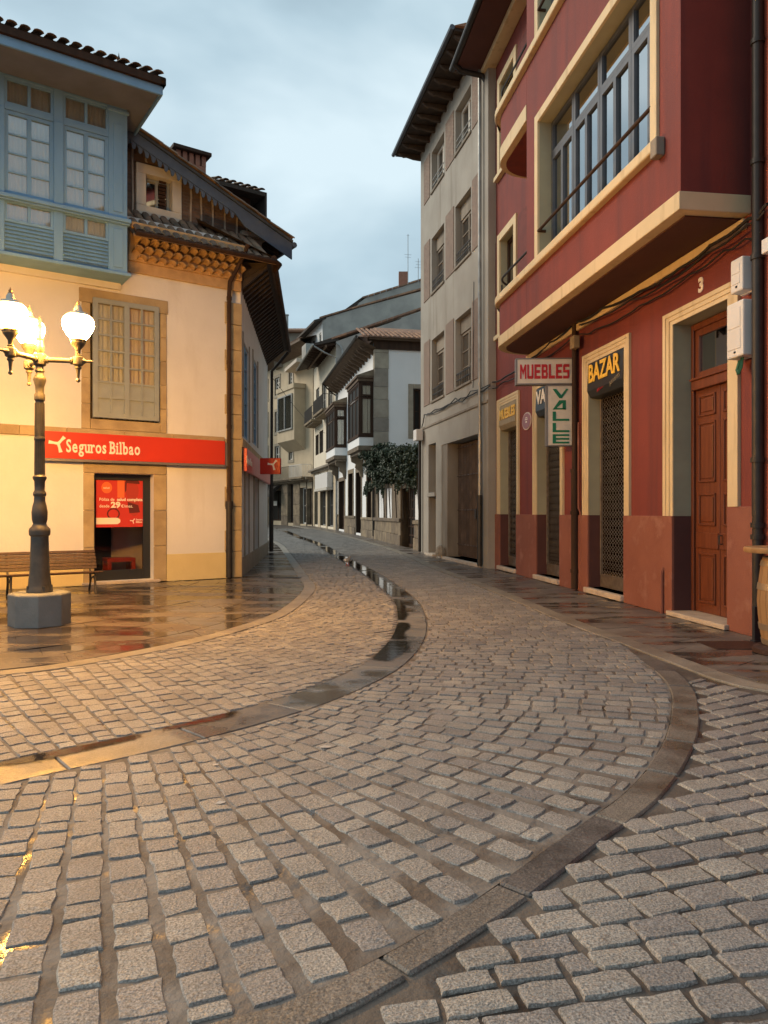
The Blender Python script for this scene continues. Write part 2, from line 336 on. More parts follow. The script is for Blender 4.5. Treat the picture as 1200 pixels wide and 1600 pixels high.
# ---------------------------------------------------------------- shared builders
def facade(mb, u0, u1, z0, z1, ops, depth=.3, back=None, o=0.0, mbr=None):
    """front sheet with rectangular openings, reveals going inwards; optional closed body down to o=back"""
    us = sorted({u0, u1, *[a for q in ops for a in q[:2] if u0 < a < u1]}); zs = sorted({z0, z1, *[a for q in ops for a in q[2:4] if z0 < a < z1]})
    for i in range(len(us)-1):
        for j in range(len(zs)-1):
            uc, zc = (us[i]+us[i+1])/2, (zs[j]+zs[j+1])/2
            if any(q[0] < uc < q[1] and q[2] < zc < q[3] for q in ops): continue
            mb.quad((us[i], o, zs[j]), (us[i], o, zs[j+1]), (us[i+1], o, zs[j+1]), (us[i+1], o, zs[j]))
    for q in ops:
        a, b, c, d = q[:4]; dd = q[4] if len(q) > 4 else depth
        (mbr or mb).quad((a, o, c), (a, o-dd, c), (a, o-dd, d), (a, o, d)); (mbr or mb).quad((b, o, d), (b, o-dd, d), (b, o-dd, c), (b, o, c))
        (mbr or mb).quad((a, o, d), (a, o-dd, d), (b, o-dd, d), (b, o, d)); (mbr or mb).quad((b, o, c), (b, o-dd, c), (a, o-dd, c), (a, o, c))
    if back is not None:
        mb.quad((u0, o, z0), (u0, back, z0), (u0, back, z1), (u0, o, z1)); mb.quad((u1, o, z1), (u1, back, z1), (u1, back, z0), (u1, o, z0))
        mb.quad((u0, back, z0), (u1, back, z0), (u1, back, z1), (u0, back, z1)); mb.quad((u0, o, z1), (u0, back, z1), (u1, back, z1), (u1, o, z1))
    return mb

def curtain(W, parent, u0, u1, z0, z1, o, folds=.11, amp=.025, m=None):
    mb = MB(W); n = max(6, int((u1-u0)/folds*6)); ph = rnd(0, 6)
    pts = []
    for i in range(n+1):
        t = i/n; oo = o+amp*math.sin(ph+t*(u1-u0)/folds*2*math.pi)+amp*.5*math.sin(ph*2+t*(u1-u0)/folds*3.7)
        pts += [(u0+(u1-u0)*t, oo, z0), (u0+(u1-u0)*t, oo, z1)]
    mb.add(pts, [(2*i, 2*i+2, 2*i+3, 2*i+1) for i in range(n)])
    return mb.build('curtain', m or M['curtain'], parent, smooth='all')

def window(root, W, u0, u1, z0, z1, o, fw=.06, cols=(1,), rows=1, fm=None, gm=None, back='dark', bar=.03, dep=.05, name='window', split=None, rowf=None, blind=0):
    """cols: lights of each leaf, e.g. (2,2) = two leaves of two lights. frame part with pane sub-parts"""
    if u0 > u1: u0, u1 = u1, u0
    fm = fm or M['greywood']; gm = gm or M['glass']
    fr = MB(W); panes = []
    fr.box(u0, u0+fw, o-dep/2, o+dep/2, z0, z1); fr.box(u1-fw, u1, o-dep/2, o+dep/2, z0, z1)
    fr.box(u0+fw, u1-fw, o-dep/2, o+dep/2, z0, z0+fw); fr.box(u0+fw, u1-fw, o-dep/2, o+dep/2, z1-fw, z1)
    iu0, iu1, iz0, iz1 = u0+fw, u1-fw, z0+fw, z1-fw
    nl = len(cols); lw = (iu1-iu0)/nl
    zs = [iz0+(iz1-iz0)*i/rows for i in range(rows+1)] if not rowf else [iz0+(iz1-iz0)*f for f in rowf]
    for li, nc in enumerate(cols):
        a, b = iu0+lw*li, iu0+lw*(li+1)
        if li: fr.box(a-fw*.55, a+fw*.55, o-dep*.45, o+dep*.55, iz0, iz1)
        a2, b2 = a+(fw*.55 if li else 0), b-(fw*.55 if li < nl-1 else 0)
        for c in range(1, nc): 
            x = a2+(b2-a2)*c/nc; fr.box(x-bar/2, x+bar/2, o-dep*.3, o+dep*.35, iz0, iz1)
        for zz in zs[1:-1]: fr.box(a2, b2, o-dep*.32, o+dep*.38, zz-bar/2, zz+bar/2)
        for c in range(nc):
            for r in range(len(zs)-1):
                panes.append((a2+(b2-a2)*c/nc, a2+(b2-a2)*(c+1)/nc, zs[r], zs[r+1], r))
    f = fr.build(name, fm, root)
    for (a, b, c, d, r) in panes:
        if r < blind:
            p = MB(W); p.box(a, b, o-.02, o-.004, c, d); p.build('panel', fm, f)
        else:
            p = MB(W); p.box(a, b, o-.012, o-.006, c, d); p.build('pane', gm, f)
    q = MB(W); 
    if back == 'curtain':
        curtain(W, f, u0+.01, u1-.01, z0, z1, o-.09)
        q.box(u0-.02, u1+.02, o-.42, o-.40, z0-.02, z1+.02); q.build('room_dark', M['dim'], f)
    else:
        q.box(u0-.02, u1+.02, o-.34, o-.32, z0-.02, z1+.02); q.build('room_dark', M[back], f)
    return f

FONT = None
def text(s, name, m, parent, Mx, size, ext=.004, bold=0.0, align='LEFT', xs=1.0, sp=1.0, shear=0.0):
    c = bpy.data.curves.new(name, 'FONT'); c.body = s; c.size = size; c.extrude = ext; c.offset = bold; c.align_x = align; c.space_character = sp; c.shear = shear; c.resolution_u = 3
    o = bpy.data.objects.new(name, c); COL.objects.link(o)
    bpy.context.view_layer.update()
    me = bpy.data.meshes.new_from_object(o); bpy.data.objects.remove(o); bpy.data.curves.remove(c)
    me.transform(Matrix.Diagonal((xs, 1, 1, 1))); me.materials.clear(); me.materials.append(m)
    return inst(name, me, parent, Mx)
def wtext(W, u, o, z, flip=True):
    """matrix for lettering lying on a wall, reading left to right seen from outside (u grows to the reader's left)"""
    p = W.w(u, o, z); d = (-W.d[0], -W.d[1])
    return Matrix(((d[0], 0, W.n[0], p.x), (d[1], 0, W.n[1], p.y), (0, 1, 0, p.z), (0, 0, 0, 1)))

def tile_mesh(m, L=.42, r=.085, taper=.8, n=5, th=.014):
    v = []; f = []
    for (y, rr) in ((0, r), (L, r*taper)):
        for off in (0, -th):
            for i in range(n+1):
                a = math.pi*i/n; v.append((math.cos(a)*(rr+off), y, math.sin(a)*(rr+off)*.85))
    k = n+1
    for i in range(n):
        f += [(i, i+1, 2*k+i+1, 2*k+i), (k+i+1, k+i, 3*k+i, 3*k+i+1), (i+1, i, k+i, k+i+1), (2*k+i, 2*k+i+1, 3*k+i+1, 3*k+i)]
    me = bpy.data.meshes.new('roof_tile'); me.from_pydata(v, [], f); me.materials.append(m)
    me.polygons.foreach_set('use_smooth', [True]*len(f))
    if hasattr(me, 'set_sharp_from_angle'): me.set_sharp_from_angle(angle=R(50))
    return me
TILE = tile_mesh(M['tile']); TILE2 = tile_mesh(M['tile2']); CORB = tile_mesh(M['corbel'], .30, .10, 1.0)
def frame_mat(x, y, o):                       # columns x,y and z=x×y at point o
    x = x.normalized(); z = x.cross(y).normalized(); y = z.cross(x)
    return Matrix(((x.x, y.x, z.x, o.x), (x.y, y.y, z.y, o.y), (x.z, y.z, z.z, o.z), (0, 0, 0, 1)))
def tile_roof(parent, A, B, up, rows, pitch=.185, me=None, step=.34, jit=.012):
    """tiles with their lower ends along A→B, rising along vector up"""
    me = me or TILE; A = Vector(A); B = Vector(B); n = max(1, int((B-A).length/pitch)); ax = (B-A).normalized(); up = Vector(up).normalized()
    if ax.cross(up).z < 0: nx = -ax
    else: nx = ax
    for r in range(rows):
        for i in range(n):
            p = A+(B-A)*((i+.5)/n)+up*(step*r+rnd(-jit, jit))+Vector((0, 0, rnd(0, jit)+.02))
            Mx = frame_mat(nx, up+Vector((0, 0, .05)), p)
            inst('roof_tile', me, parent, Mx @ Matrix.Rotation(rnd(-.04, .04), 4, 'Z') @ Matrix.Diagonal((1.08, 1, .68, 1)))
# ================================================================ GROUND AND PAVING
def ground_sheet(name, m, x0, x1, ys, dz):
    mb = MB(); n = len(ys)
    xs = [x0, -30, -12, -6, -2, 2, 6, 12, 30, x1]
    pts = [(x, y, g(y)+dz) for y in ys for x in xs]; k = len(xs)
    mb.add(pts, [(j*k+i, j*k+i+1, (j+1)*k+i+1, (j+1)*k+i) for j in range(n-1) for i in range(k-1)])
    o = mb.build(name, m); o['kind'] = 'structure'; return o
ground_sheet('ground', M['earth'], -400, 400, [-400, -60, 0, 10, 22, 25, 28, 32, 36, 50, 80, 120, 400], -.12)

class Curve:
    def __init__(s, pts, n=40):
        P = [Vector(p) for p in pts]; out = []
        for i in range(len(P)-1):
            a = P[max(i-1, 0)]; b = P[i]; c = P[i+1]; d = P[min(i+2, len(P)-1)]
            for k in range(n):
                t = k/n
                out.append(.5*((2*b)+(c-a)*t+(2*a-5*b+4*c-d)*t*t+(3*b-a-3*c+d)*t**3))
        out.append(P[-1]); s.p = out; s.fin()
    def fin(s):
        s.s = [0.0]
        for a, b in zip(s.p, s.p[1:]): s.s.append(s.s[-1]+(b-a).length)
        s.L = s.s[-1]
    def at(s, q):
        q = max(0, min(s.L, q)); lo, hi = 0, len(s.s)-1
        while hi-lo > 1:
            m = (lo+hi)//2
            if s.s[m] <= q: lo = m
            else: hi = m
        t = (q-s.s[lo])/max(1e-9, s.s[hi]-s.s[lo]); return s.p[lo].lerp(s.p[hi], t)
    def tan(s, q): return (s.at(q+.04)-s.at(q-.04)).normalized()
    def near(s, pt):
        pt = Vector(pt); i = min(range(len(s.p)), key=lambda i: (s.p[i]-pt).length_squared); return s.s[i]
    def off(s, d):                            # to the left of travel
        c = Curve.__new__(Curve); c.p = []
        for i, p in enumerate(s.p):
            t = (s.p[min(i+1, len(s.p)-1)]-s.p[max(i-1, 0)]).normalized()
            dd = d(s.s[i]) if callable(d) else d
            c.p.append(p+Vector((-t.y, t.x))*dd)
        c.fin(); return c

# centre line of the flush drainage channel that bends up the street
CH = Curve([(-5.2, 1.2), (-4.3, 2.3), (-3.3, 3.35), (-2.28, 4.38), (-1.66, 4.92), (-.98, 5.64), (-.45, 6.45), (0.02, 7.6), (.33, 9.4), (.41, 11.6), (.33, 13.4), (.10, 15.4), (-.27, 18.2), (-.73, 21), (-1.55, 25.3), (-2.8, 32), (-4.5, 39), (-7, 50), (-11, 62)])
CW = .21
# border band sweeping across the foreground, then the kerb of the right-hand pavement
BD = Curve([(-5.5, 1.35), (-4.0, 1.5), (-2.3, 1.72), (-1.1, 2.0), (-.36, 2.22), (-.03, 2.46), (.42, 2.9), (.91, 3.46), (1.44, 4.07), (1.92, 4.83), (2.27, 5.55), (2.58, 6.35), (2.72, 7.0), (2.78, 7.7)])
bw = lambda s: .075+.028*min(1, max(0, (s-6.0)/3.2))
RK = Curve([(4.9, 5.2), (4.0, 6.0), (3.28, 6.58), (3.08, 7.58), (2.93, 8.7), (2.74, 9.8), (2.58, 11.1), (2.45, 12.4), (2.05, 15.9), (1.52, 19.8), (.55, 27.4), (-1.2, 36), (-4.3, 50), (-7.5, 61)])
LK = Curve([(-9.5, 4.6), (-7.0, 5.6), (-5.4, 6.35), (-3.70, 7.08), (-3.02, 7.7), (-2.36, 8.72), (-1.9, 9.85), (-1.6, 11.0), (-1.50, 12.4), (-1.48, 14.2), (-1.58, 15.6), (-1.9, 17.4), (-2.5, 21), (-3.4, 26), (-4.45, 31.5), (-5.6, 36), (-8.6, 48), (-12, 58)])
KW = .12

def sheet_between(A, B, anchors, name, m, dz, n=260):
    """bed sheet between two curves; anchors = pairs of (arc on A, arc on B)"""
    mb = MB(); pts = []
    for i in range(n+1):
        qa, qb = along(anchors, i/n); a = A.at(qa); b = B.at(qb)
        for k in range(9):
            p = a.lerp(b, k/8); pts.append((p.x, p.y, g(p.y)+dz+.004*noise.noise((p.x*3, p.y*3, 0))))
    mb.add(pts, [(i*9+k, i*9+k+1, (i+1)*9+k+1, (i+1)*9+k) for i in range(n) for k in range(8)])
    o = mb.build(name, m, smooth='all'); o['kind'] = 'structure'; return o
def along(an, t):
    x = t*(len(an)-1); i = min(int(x), len(an)-2); f = x-i
    # smooth (Catmull-Rom) in both parameters
    r = []
    for c in (0, 1):
        a = an[max(i-1, 0)][c]; b = an[i][c]; d = an[i+1][c]; e_ = an[min(i+2, len(an)-1)][c]
        m0 = (d-a)/2; m1 = (e_-b)/2
        if m0*m1 < 0: m0 = m1 = 0
        h = f*f*(3-2*f)*.35+f*.65
        r.append(b+(d-b)*h)
    return r

def stone_template(k, low=False):
    rr = random.Random(k); me = bpy.data.meshes.new('sett')
    if low:
        q = .5; v = [(-q, -q, -1), (q, -q, -1), (q, q, -1), (-q, q, -1)]; j = lambda: rr.uniform(-.04, .04)
        v += [(x*.96+j(), y*.94+j(), 0) for x, y, _ in v[:4]]
        f = [(4, 5, 6, 7), (0, 1, 5, 4), (1, 2, 6, 5), (2, 3, 7, 6), (3, 0, 4, 7)]
    else:
        per = [(-.5, -.5), (-.17, -.5), (.17, -.5), (.5, -.5), (.5, 0), (.5, .5), (.17, .5), (-.17, .5), (-.5, .5), (-.5, 0)]
        per = [(x+rr.uniform(-.045, .045)-.03*(1 if x > 0 else -1)*(abs(x) > .4 and abs(y) > .4)*rr.random(), y+rr.uniform(-.05, .05)-.04*(1 if y > 0 else -1)*(abs(x) > .4 and abs(y) > .4)*rr.random()) for x, y in per]
        n = len(per)
        v = [(x*1.02, y*1.02, -1) for x, y in per]+[(x, y, -.22+rr.uniform(-.1, .05)) for x, y in per]+[(x*.95+rr.uniform(-.012, .012), y*.925+rr.uniform(-.016, .016), rr.uniform(-.07, .05)) for x, y in per]
        v.append((rr.uniform(-.1, .1), rr.uniform(-.1, .1), rr.uniform(.0, .12)))
        f = [(a*n+i, a*n+(i+1) % n, (a+1)*n+(i+1) % n, (a+1)*n+i) for a in (0, 1) for i in range(n)]+[(2*n+i, 2*n+(i+1) % n, 3*n) for i in range(n)]
    me.from_pydata(v, [], f); return me
def finish_template(me, m):
    me.materials.append(m); me.polygons.foreach_set('use_smooth', [True]*len(me.polygons))
    if hasattr(me, 'set_sharp_from_angle'): me.set_sharp_from_angle(angle=R(34))
    return me
TPL = [finish_template(stone_template(i), M['sett']) for i in range(36)]
TPLL = [finish_template(stone_template(i, True), M['sett']) for i in range(8)]

def in_view(p, mz=.12):
    if p.y < 1.2: return False
    k = p.x/p.y; return abs(k) < .5217+mz/p.y*3+.9/p.y and p.y < 62
def off_frame(c): return 0 if (abs(c.x/c.y) < .53 and c.y > 2.15) else 1
def lay_setts(parent, A, B, anchors, pitch, gap_ab=.016, wcap=.142, lmin=.17, lmax=.225, t0=0., t1=1., ymax=58, proud=.018, clip=None, wmin=.0):
    """courses of setts running from curve A to curve B"""
    spec = []; t = t0; first = True
    mid = lambda t: (lambda q: A.at(q[0]).lerp(B.at(q[1]), .5))(along(anchors, t))
    ts = [t]
    while t < t1:
        dt = 1e-4; lo, hi = t, min(t1+.05, t+.2)
        base = mid(t)
        for _ in range(26):
            m = (lo+hi)/2
            if (mid(min(m, 1))-base).length < (pitch(base) if callable(pitch) else pitch): lo = m
            else: hi = m
        t = max(lo, t+2e-4); ts.append(min(t, 1.0))
    for i in range(len(ts)-1):
        qa0, qb0 = along(anchors, ts[i]); qa1, qb1 = along(anchors, ts[i+1])
        a0, b0, a1, b1 = A.at(qa0), B.at(qb0), A.at(qa1), B.at(qb1)
        ac, bc = (a0+a1)/2, (b0+b1)/2; Ln = (bc-ac).length
        if Ln < .15: continue
        s = rnd(.02, .16)*-1
        while s < Ln:
            l = rnd(lmin, lmax) if random.random() > .08 else rnd(.10, .15)
            e = s+l; cs, ce = max(s, .012), min(e, Ln-.012)
            if ce-cs > .055:
                f = (cs+ce)/2/Ln; c = ac.lerp(bc, f)
                if in_view(c) and c.y < ymax and (clip is None or clip(c)):
                    d = (bc-ac)/Ln; nrm = Vector((-d.y, d.x))
                    p0 = a0.lerp(b0, f); p1 = a1.lerp(b1, f); wloc = abs((p1-p0).dot(nrm))
                    ww = min(wloc-rnd(.010, .018), wcap*rnd(.93, 1.05))
                    if ww > max(.035, wmin): spec.append((c, d, ce-cs-gap_ab*rnd(.7, 1.2), ww))
            s = e
    return spec
def put_setts(parent, specs, proud=.018, n_obj=300):
    """the 300 that show largest are objects, the rest is one part"""
    specs = sorted(specs, key=lambda s: (off_frame(s[0]), -s[2]*s[3]*(1/s[0].y**3)))
    vs_, fs_, tone = [], [], []
    for i, (c, d, l, w_) in enumerate(specs):
        h = .034; z = g(c.y)+rnd(-.003, .003)
        T = Matrix(((d.x, -d.y, 0, c.x), (d.y, d.x, 0, c.y), (0, 0, 1, z), (0, 0, 0, 1))) @ Matrix.Rotation(rnd(-.035, .035), 4, 'Z') @ Matrix.Rotation(rnd(-.014, .014), 4, 'X') @ Matrix.Rotation(rnd(-.010, .010), 4, 'Y')
        T = T @ Matrix.Diagonal((l*random.choice((1, -1)), w_*random.choice((1, -1)), h, 1))
        if T.to_3x3().determinant() < 0: T = T @ Matrix.Diagonal((-1, 1, 1, 1))
        if i < n_obj:
            inst('sett', random.choice(TPL), parent, T)
        else:
            me = random.choice(TPL if c.y < 15 else TPLL); b = len(vs_); vs_ += [T @ v.co for v in me.vertices]; tt = random.random()
            for p in me.polygons: fs_.append(tuple(b+k for k in p.vertices)); tone.append(tt)
    if vs_:
        mb = MB(); mb.v = vs_; mb.f = fs_
        o = mb.build('setts', M['sett'], parent, smooth=True, kind='stuff')
        at = o.data.attributes.new('tone', 'FLOAT', 'FACE'); at.data.foreach_set('value', tone)

LKo = LK.off(-KW); CHi = CH.off(CW); CHo = CH.off(-CW); BDi = BD.off(bw); BDo = BD.off(lambda s: -bw(s)); RKi = RK.off(KW)
def anc(A, B, pairs): return [(A.near(a), B.near(b)) for a, b in pairs]
# --- left roadway strip: between the left kerb and the channel
anA = anc(LKo, CHi, [((-8.2, 5.0), (-5.2, 1.3)), ((-6.0, 6.0), (-3.6, 3.2)), ((-4.6, 6.6), (-2.55, 4.35)), ((-3.55, 7.05), (-1.98, 4.9)), ((-3.05, 7.55), (-1.6, 5.25)), ((-2.75, 8.0), (-1.15, 5.8)),
   ((-2.35, 8.55), (-.75, 6.4)), ((-1.85, 9.6), (-.3, 7.4)), ((-1.6, 10.8), (.0, 8.7)), ((-1.45, 12), (.17, 10.6)), ((-1.38, 14.0), (.2, 12.8)), ((-1.5, 15.6), (.0, 15.0)), ((-2.4, 21), (-.9, 20.7)), ((-3.3, 26), (-1.75, 25.3)),
   ((-5.5, 36), (-3.9, 36)), ((-10, 53), (-8.2, 53))])
roadA = sheet_between(LKo, CHi, anA, 'roadway', M['mortar'], -.0075)
put_setts(roadA, lay_setts(roadA, LKo, CHi, anA, .150))
# --- right roadway strip: between the channel and the border band / right kerb
RB = Curve([(p.x, p.y) for p in BDi.p[::20] if p.y < 7.2]+[(2.70, 7.55)]+[(p.x, p.y) for p in RKi.p[::16] if p.y > 8.6], 12)
anB = anc(CHo, RB, [((-4.6, 1.5), (-4.6, 1.4)), ((-3.3, 3.0), (-3.0, 1.6)), ((-2.55, 3.8), (-1.9, 1.78)), ((-2.05, 4.25), (-1.35, 1.98)), ((-1.75, 4.5), (-.85, 2.12)), ((-1.4, 4.85), (-.25, 2.4)),
   ((-1.0, 5.3), (.78, 3.5)), ((-.55, 5.9), (1.72, 4.75)), ((-.25, 6.45), (2.2, 5.85)), ((.12, 7.3), (2.62, 7.0)), ((.4, 8.3), (2.72, 8.1)), ((.58, 10), (2.5, 10)), ((.6, 12), (2.3, 12.1)), ((.35, 15), (2.0, 15.2)),
   ((-.4, 20), (1.4, 20)), ((-1.3, 25), (.75, 25.2)), ((-3.5, 36), (-1.35, 36)), ((-8, 53), (-5, 53))])
roadB = sheet_between(CHo, RB, anB, 'roadway', M['mortar'], -.0075)
put_setts(roadB, lay_setts(roadB, CHo, RB, anB, lambda p: .166 if p.y < 5.4 else max(.147, .166-.012*(p.y-5.4)), wcap=.143))
# --- plaza in the right foreground: straight courses, turning a little
PA = Curve([(-2.0, -.6), (-1.6, 1.0), (-.9, 1.9), (.2, 2.55), (.9, 3.3), (1.5, 4.0), (2.0, 4.75), (2.4, 5.6), (2.62, 6.2), (2.72, 6.7), (2.8, 7.6)])
PB = Curve([(7, .5), (7, 2.4), (7, 3.6), (7, 4.6), (7, 5.6), (7, 6.6), (7, 7.6), (6.9, 8.6), (6.8, 9.4), (6.5, 10)])
anC = anc(PA, PB, [((-2.0, -.6), (7, .5)), ((-.9, 1.9), (7, 3.4)), ((.2, 2.55), (7, 4.4)), ((.9, 3.3), (7, 5.4)), ((1.5, 4.0), (7, 6.2)), ((2.0, 4.75), (7, 7.1)), ((2.4, 5.6), (6.95, 8.2)), ((2.72, 6.7), (6.7, 9.6))])
plaza_mb = MB()
pl = [(-6, -8), (12, -8), (12, 9.5)]
plaza_mb.quad((-8, -8, -.0135), (14, -8, -.0135), (14, 7.6, -.0135), (-8, 7.6, -.0135))
plaza = plaza_mb.build('plaza', M['mortar2']); plaza['kind'] = 'structure'
bdo_y = lambda c: min(BDo.p, key=lambda p: (p-c).length_squared)
RKo_ = RK.off(KW+.02)
def clipC(c):
    q = BDo.near(c); p = BDo.at(q); t = BDo.tan(q)
    if (c-p).dot(Vector((-t.y, t.x))) > -.045: return False
    q = RK.near(c); p = RK.at(q); t = RK.tan(q)
    if (c-p).dot(Vector((-t.y, t.x))) < KW+.04: return False
    return True
put_setts(plaza, lay_setts(plaza, PA, PB, anC, .275, clip=clipC, wcap=.140, lmin=.20, lmax=.26))

# --- flat stones laid along a curve
def run_stones(name, C, w0, w1, Lmin, Lmax, m, parent, s0, s1, top=.0, gap=.006, th=.09, nseg=4, bev=.006):
    s = s0; n = 0
    while s < s1:
        l = rnd(Lmin, Lmax)*(1 if C.at(s).y < 22 else 2); e_ = min(s+l, s1)
        c = C.at((s+e_)/2)
        if in_view(c, .5):
            mb = MB(); top_ = []; zz = rnd(-.002, .003)
            for k in range(nseg+1):
                q = s+gap/2+(e_-s-gap)*k/nseg; p = C.at(q); t = C.tan(q); nr = Vector((-t.y, t.x))
                a = w0(q) if callable(w0) else w0; b = w1(q) if callable(w1) else w1
                for d_ in (a, b):
                    x = p+nr*(d_+rnd(-.003, .003)); top_.append((x.x, x.y, g(x.y)+top+zz)); 
            bot = [(x, y, z-th) for x, y, z in top_]; N2 = len(top_)
            fs = [(2*k, 2*k+1, 2*k+3, 2*k+2) for k in range(nseg)]
            fs += [(2*k, 2*k+2, N2+2*k+2, N2+2*k) for k in range(nseg)]+[(2*k+3, 2*k+1, N2+2*k+1, N2+2*k+3) for k in range(nseg)]
            fs += [(1, 0, N2, N2+1), (N2-2, N2-1, 2*N2-1, 2*N2-2)]
            mb.add(top_+bot, fs); mb.build(name, m, parent, bevel=bev if c.y < 14 else 0); n += 1
        s = e_
# gutter: channel of flush slabs
gut = MB(); gpts = []
for i in range(0, len(CH.p), 8):
    for sgn in (1.02, -1.02):
        q = CH.s[i]; p = CH.p[i]; t = CH.tan(q); x = p+Vector((-t.y, t.x))*CW*sgn; gpts.append((x.x, x.y, g(x.y)-.014))
gut.add(gpts, [(2*i, 2*i+1, 2*i+3, 2*i+2) for i in range(len(gpts)//2-1)])
gut = gut.build('gutter', M['mortar']); gut['kind'] = 'structure'
run_stones('channel_slab', CH, -CW+.004, CW-.004, .75, 1.05, M['channel'], gut, 0, CH.L-.1, top=-.004, gap=.012, bev=.008)
bst = MB(); bst.quad((2.2, 5.9, -.0175), (3.7, 5.9, -.0175), (3.7, 8.9, -.0175), (2.2, 8.9, -.0175)); bst = bst.build('border_strip', M['mortar']); bst['kind'] = 'structure'
run_stones('border_slab', BD, lambda s: -bw(s)+.003, lambda s: bw(s)-.003, .62, .95, M['border'], bst, 0, BD.L-.02, top=.002, gap=.016, bev=.01)

def pavement(name, curve_edge, wall_pts, m, rows, lo, hi, s_pairs, slab_name='flagstone', top=.002, seg=(.55, .95), twist=0):
    pass
def slab_field(parent, A, B, anchors, rows_pitch, lmin, lmax, m, clip=None, gap=.007, ymax=40, name='flagstone'):
    """slabs in bonded rows following curve A, stacked towards B"""
    n_rows = 40; cnt = 0; polys = []
    ts = [i/700 for i in range(701)]
    L = [A.at(along(anchors, t)[0]) for t in ts]
    arc = [0.0]
    for a, b in zip(L, L[1:]): arc.append(arc[-1]+(b-a).length)
    def tt(s):
        lo, hi = 0, 700
        while hi-lo > 1:
            mm = (lo+hi)//2
            if arc[mm] <= s: lo = mm
            else: hi = mm
        return (lo+(s-arc[lo])/max(1e-9, arc[hi]-arc[lo]))/700
    def pt(s, dist):
        t = min(1, max(0, tt(min(max(s, 0), arc[-1])))); qa, qb = along(anchors, t); a = A.at(qa); b = B.at(qb); d = (b-a).length
        return a.lerp(b, dist/d) if d > 1e-6 else a, d
    for r in range(n_rows):
        s = rnd(-.5, 0)
        while s < arc[-1]:
            l = rnd(lmin, lmax); e_ = s+l
            q = []; ok = True
            for (ss, k) in ((s+gap/2, 0), (e_-gap/2, 0), (e_-gap/2, 1), (s+gap/2, 1)):
                p, d = pt(ss, 0); dist = r*rows_pitch+(gap/2 if not k else rows_pitch-gap/2)
                if dist > d: dist = d; ok = ok and (k == 1)
                p, _ = pt(ss, dist); q.append(p)
            s = e_
            if not ok: continue
            c = sum(q, Vector((0, 0)))/4
            if (q[0]-q[1]).length < .08 or (q[0]-q[3]).length < .03: continue
            if not in_view(c, .6) or c.y > ymax or (clip and not clip(c)): continue
            polys.append(q)
    polys.sort(key=lambda q: (off_frame(sum(q, Vector((0, 0)))/4), -((q[0]-q[1]).length*(q[1]-q[2]).length)/max(.5, q[0].y)**3))
    rest = MB()
    for i, q in enumerate(polys):
        z = rnd(-.002, .003); mb = MB() if i < 300 else rest
        up = [(p.x, p.y, g(p.y)+z+rnd(-.0015, .0015)) for p in q]; dn = [(a, b, c_-.05) for a, b, c_ in up]
        mb.add(up+dn, [(0, 1, 2, 3), (0, 4, 5, 1), (1, 5, 6, 2), (2, 6, 7, 3), (3, 7, 4, 0)])
        if i < 300: mb.build(name, m, parent)
    if rest.v: rest.build('flagstones', m, parent, kind='stuff')

# left pavement
Lw = Wall((-3.41, 17.5), (-.826, -.563)); Sw_far = (-4.27, 27.0)
LKi = LK.off(KW)
lp = MB(); pts = []
WL = Curve([(-13.5, 10.6), (-9.0, 13.69), (-6.0, 15.73), (-3.46, 17.45), (-3.55, 18.4), (-4.25, 27), (-5.4, 31.5), (-6.5, 36), (-9.6, 48), (-13, 58)], 10)
anL = anc(LKi, WL, [((-9.4, 4.7), (-13.5, 10.6)), ((-5.4, 6.5), (-9.6, 13.3)), ((-3.2, 7.75), (-7.2, 14.95)), ((-2.1, 9.8), (-5.2, 16.3)), ((-1.65, 12.6), (-4.1, 17.05)), ((-1.65, 15), (-3.5, 17.5)), ((-2.0, 17.5), (-3.52, 18.2)), ((-2.7, 21), (-3.8, 21)), ((-3.5, 26), (-4.2, 26.2)), ((-5.7, 36), (-6.5, 36)), ((-12, 57.5), (-13, 58))])
lpv = sheet_between(LKi, WL, anL, 'pavement', M['flag'], -.012, 160)
slab_field(lpv, LKi, WL, anL, .52, .7, 1.1, M['flag'])
run_stones('kerb_stone', LK, -KW+.003, KW-.003, .75, 1.1, M['kerb'], lpv, 0, LK.L-.2, top=.003)
# right pavement
RKo = RK.off(-KW)
WR = Curve([(6.0, .5), (5.35, 4), (4.95, 7.0), (4.62, 9.0), (2.98, 20.8), (1.38, 27.9), (-.3, 36), (-3.18, 50), (-6.0, 61)], 10)
anR = anc(RKo, WR, [((4.9, 5.2), (5.6, 2.6)), ((4.0, 5.9), (5.0, 6.6)), ((3.3, 6.6), (4.8, 7.8)), ((3.2, 7.6), (4.66, 8.8)), ((3.0, 9), (4.45, 10.2)), ((2.65, 11.1), (4.3, 11.3)), ((2.1, 15.9), (3.65, 16)), ((1.6, 19.8), (3.1, 20)), ((.6, 27.4), (1.45, 27.6)), ((-1.1, 36), (-.3, 36)), ((-7.3, 61), (-6, 61))])
rpv = sheet_between(RKo, WR, anR, 'pavement', M['flag2'], -.012, 160)
slab_field(rpv, RKo, WR, anR, .42, .6, .95, M['flag2'])
run_stones('kerb_stone', RK, -KW+.003, KW-.003, .75, 1.1, M['kerb'], rpv, 0, RK.L-.2, top=.003)

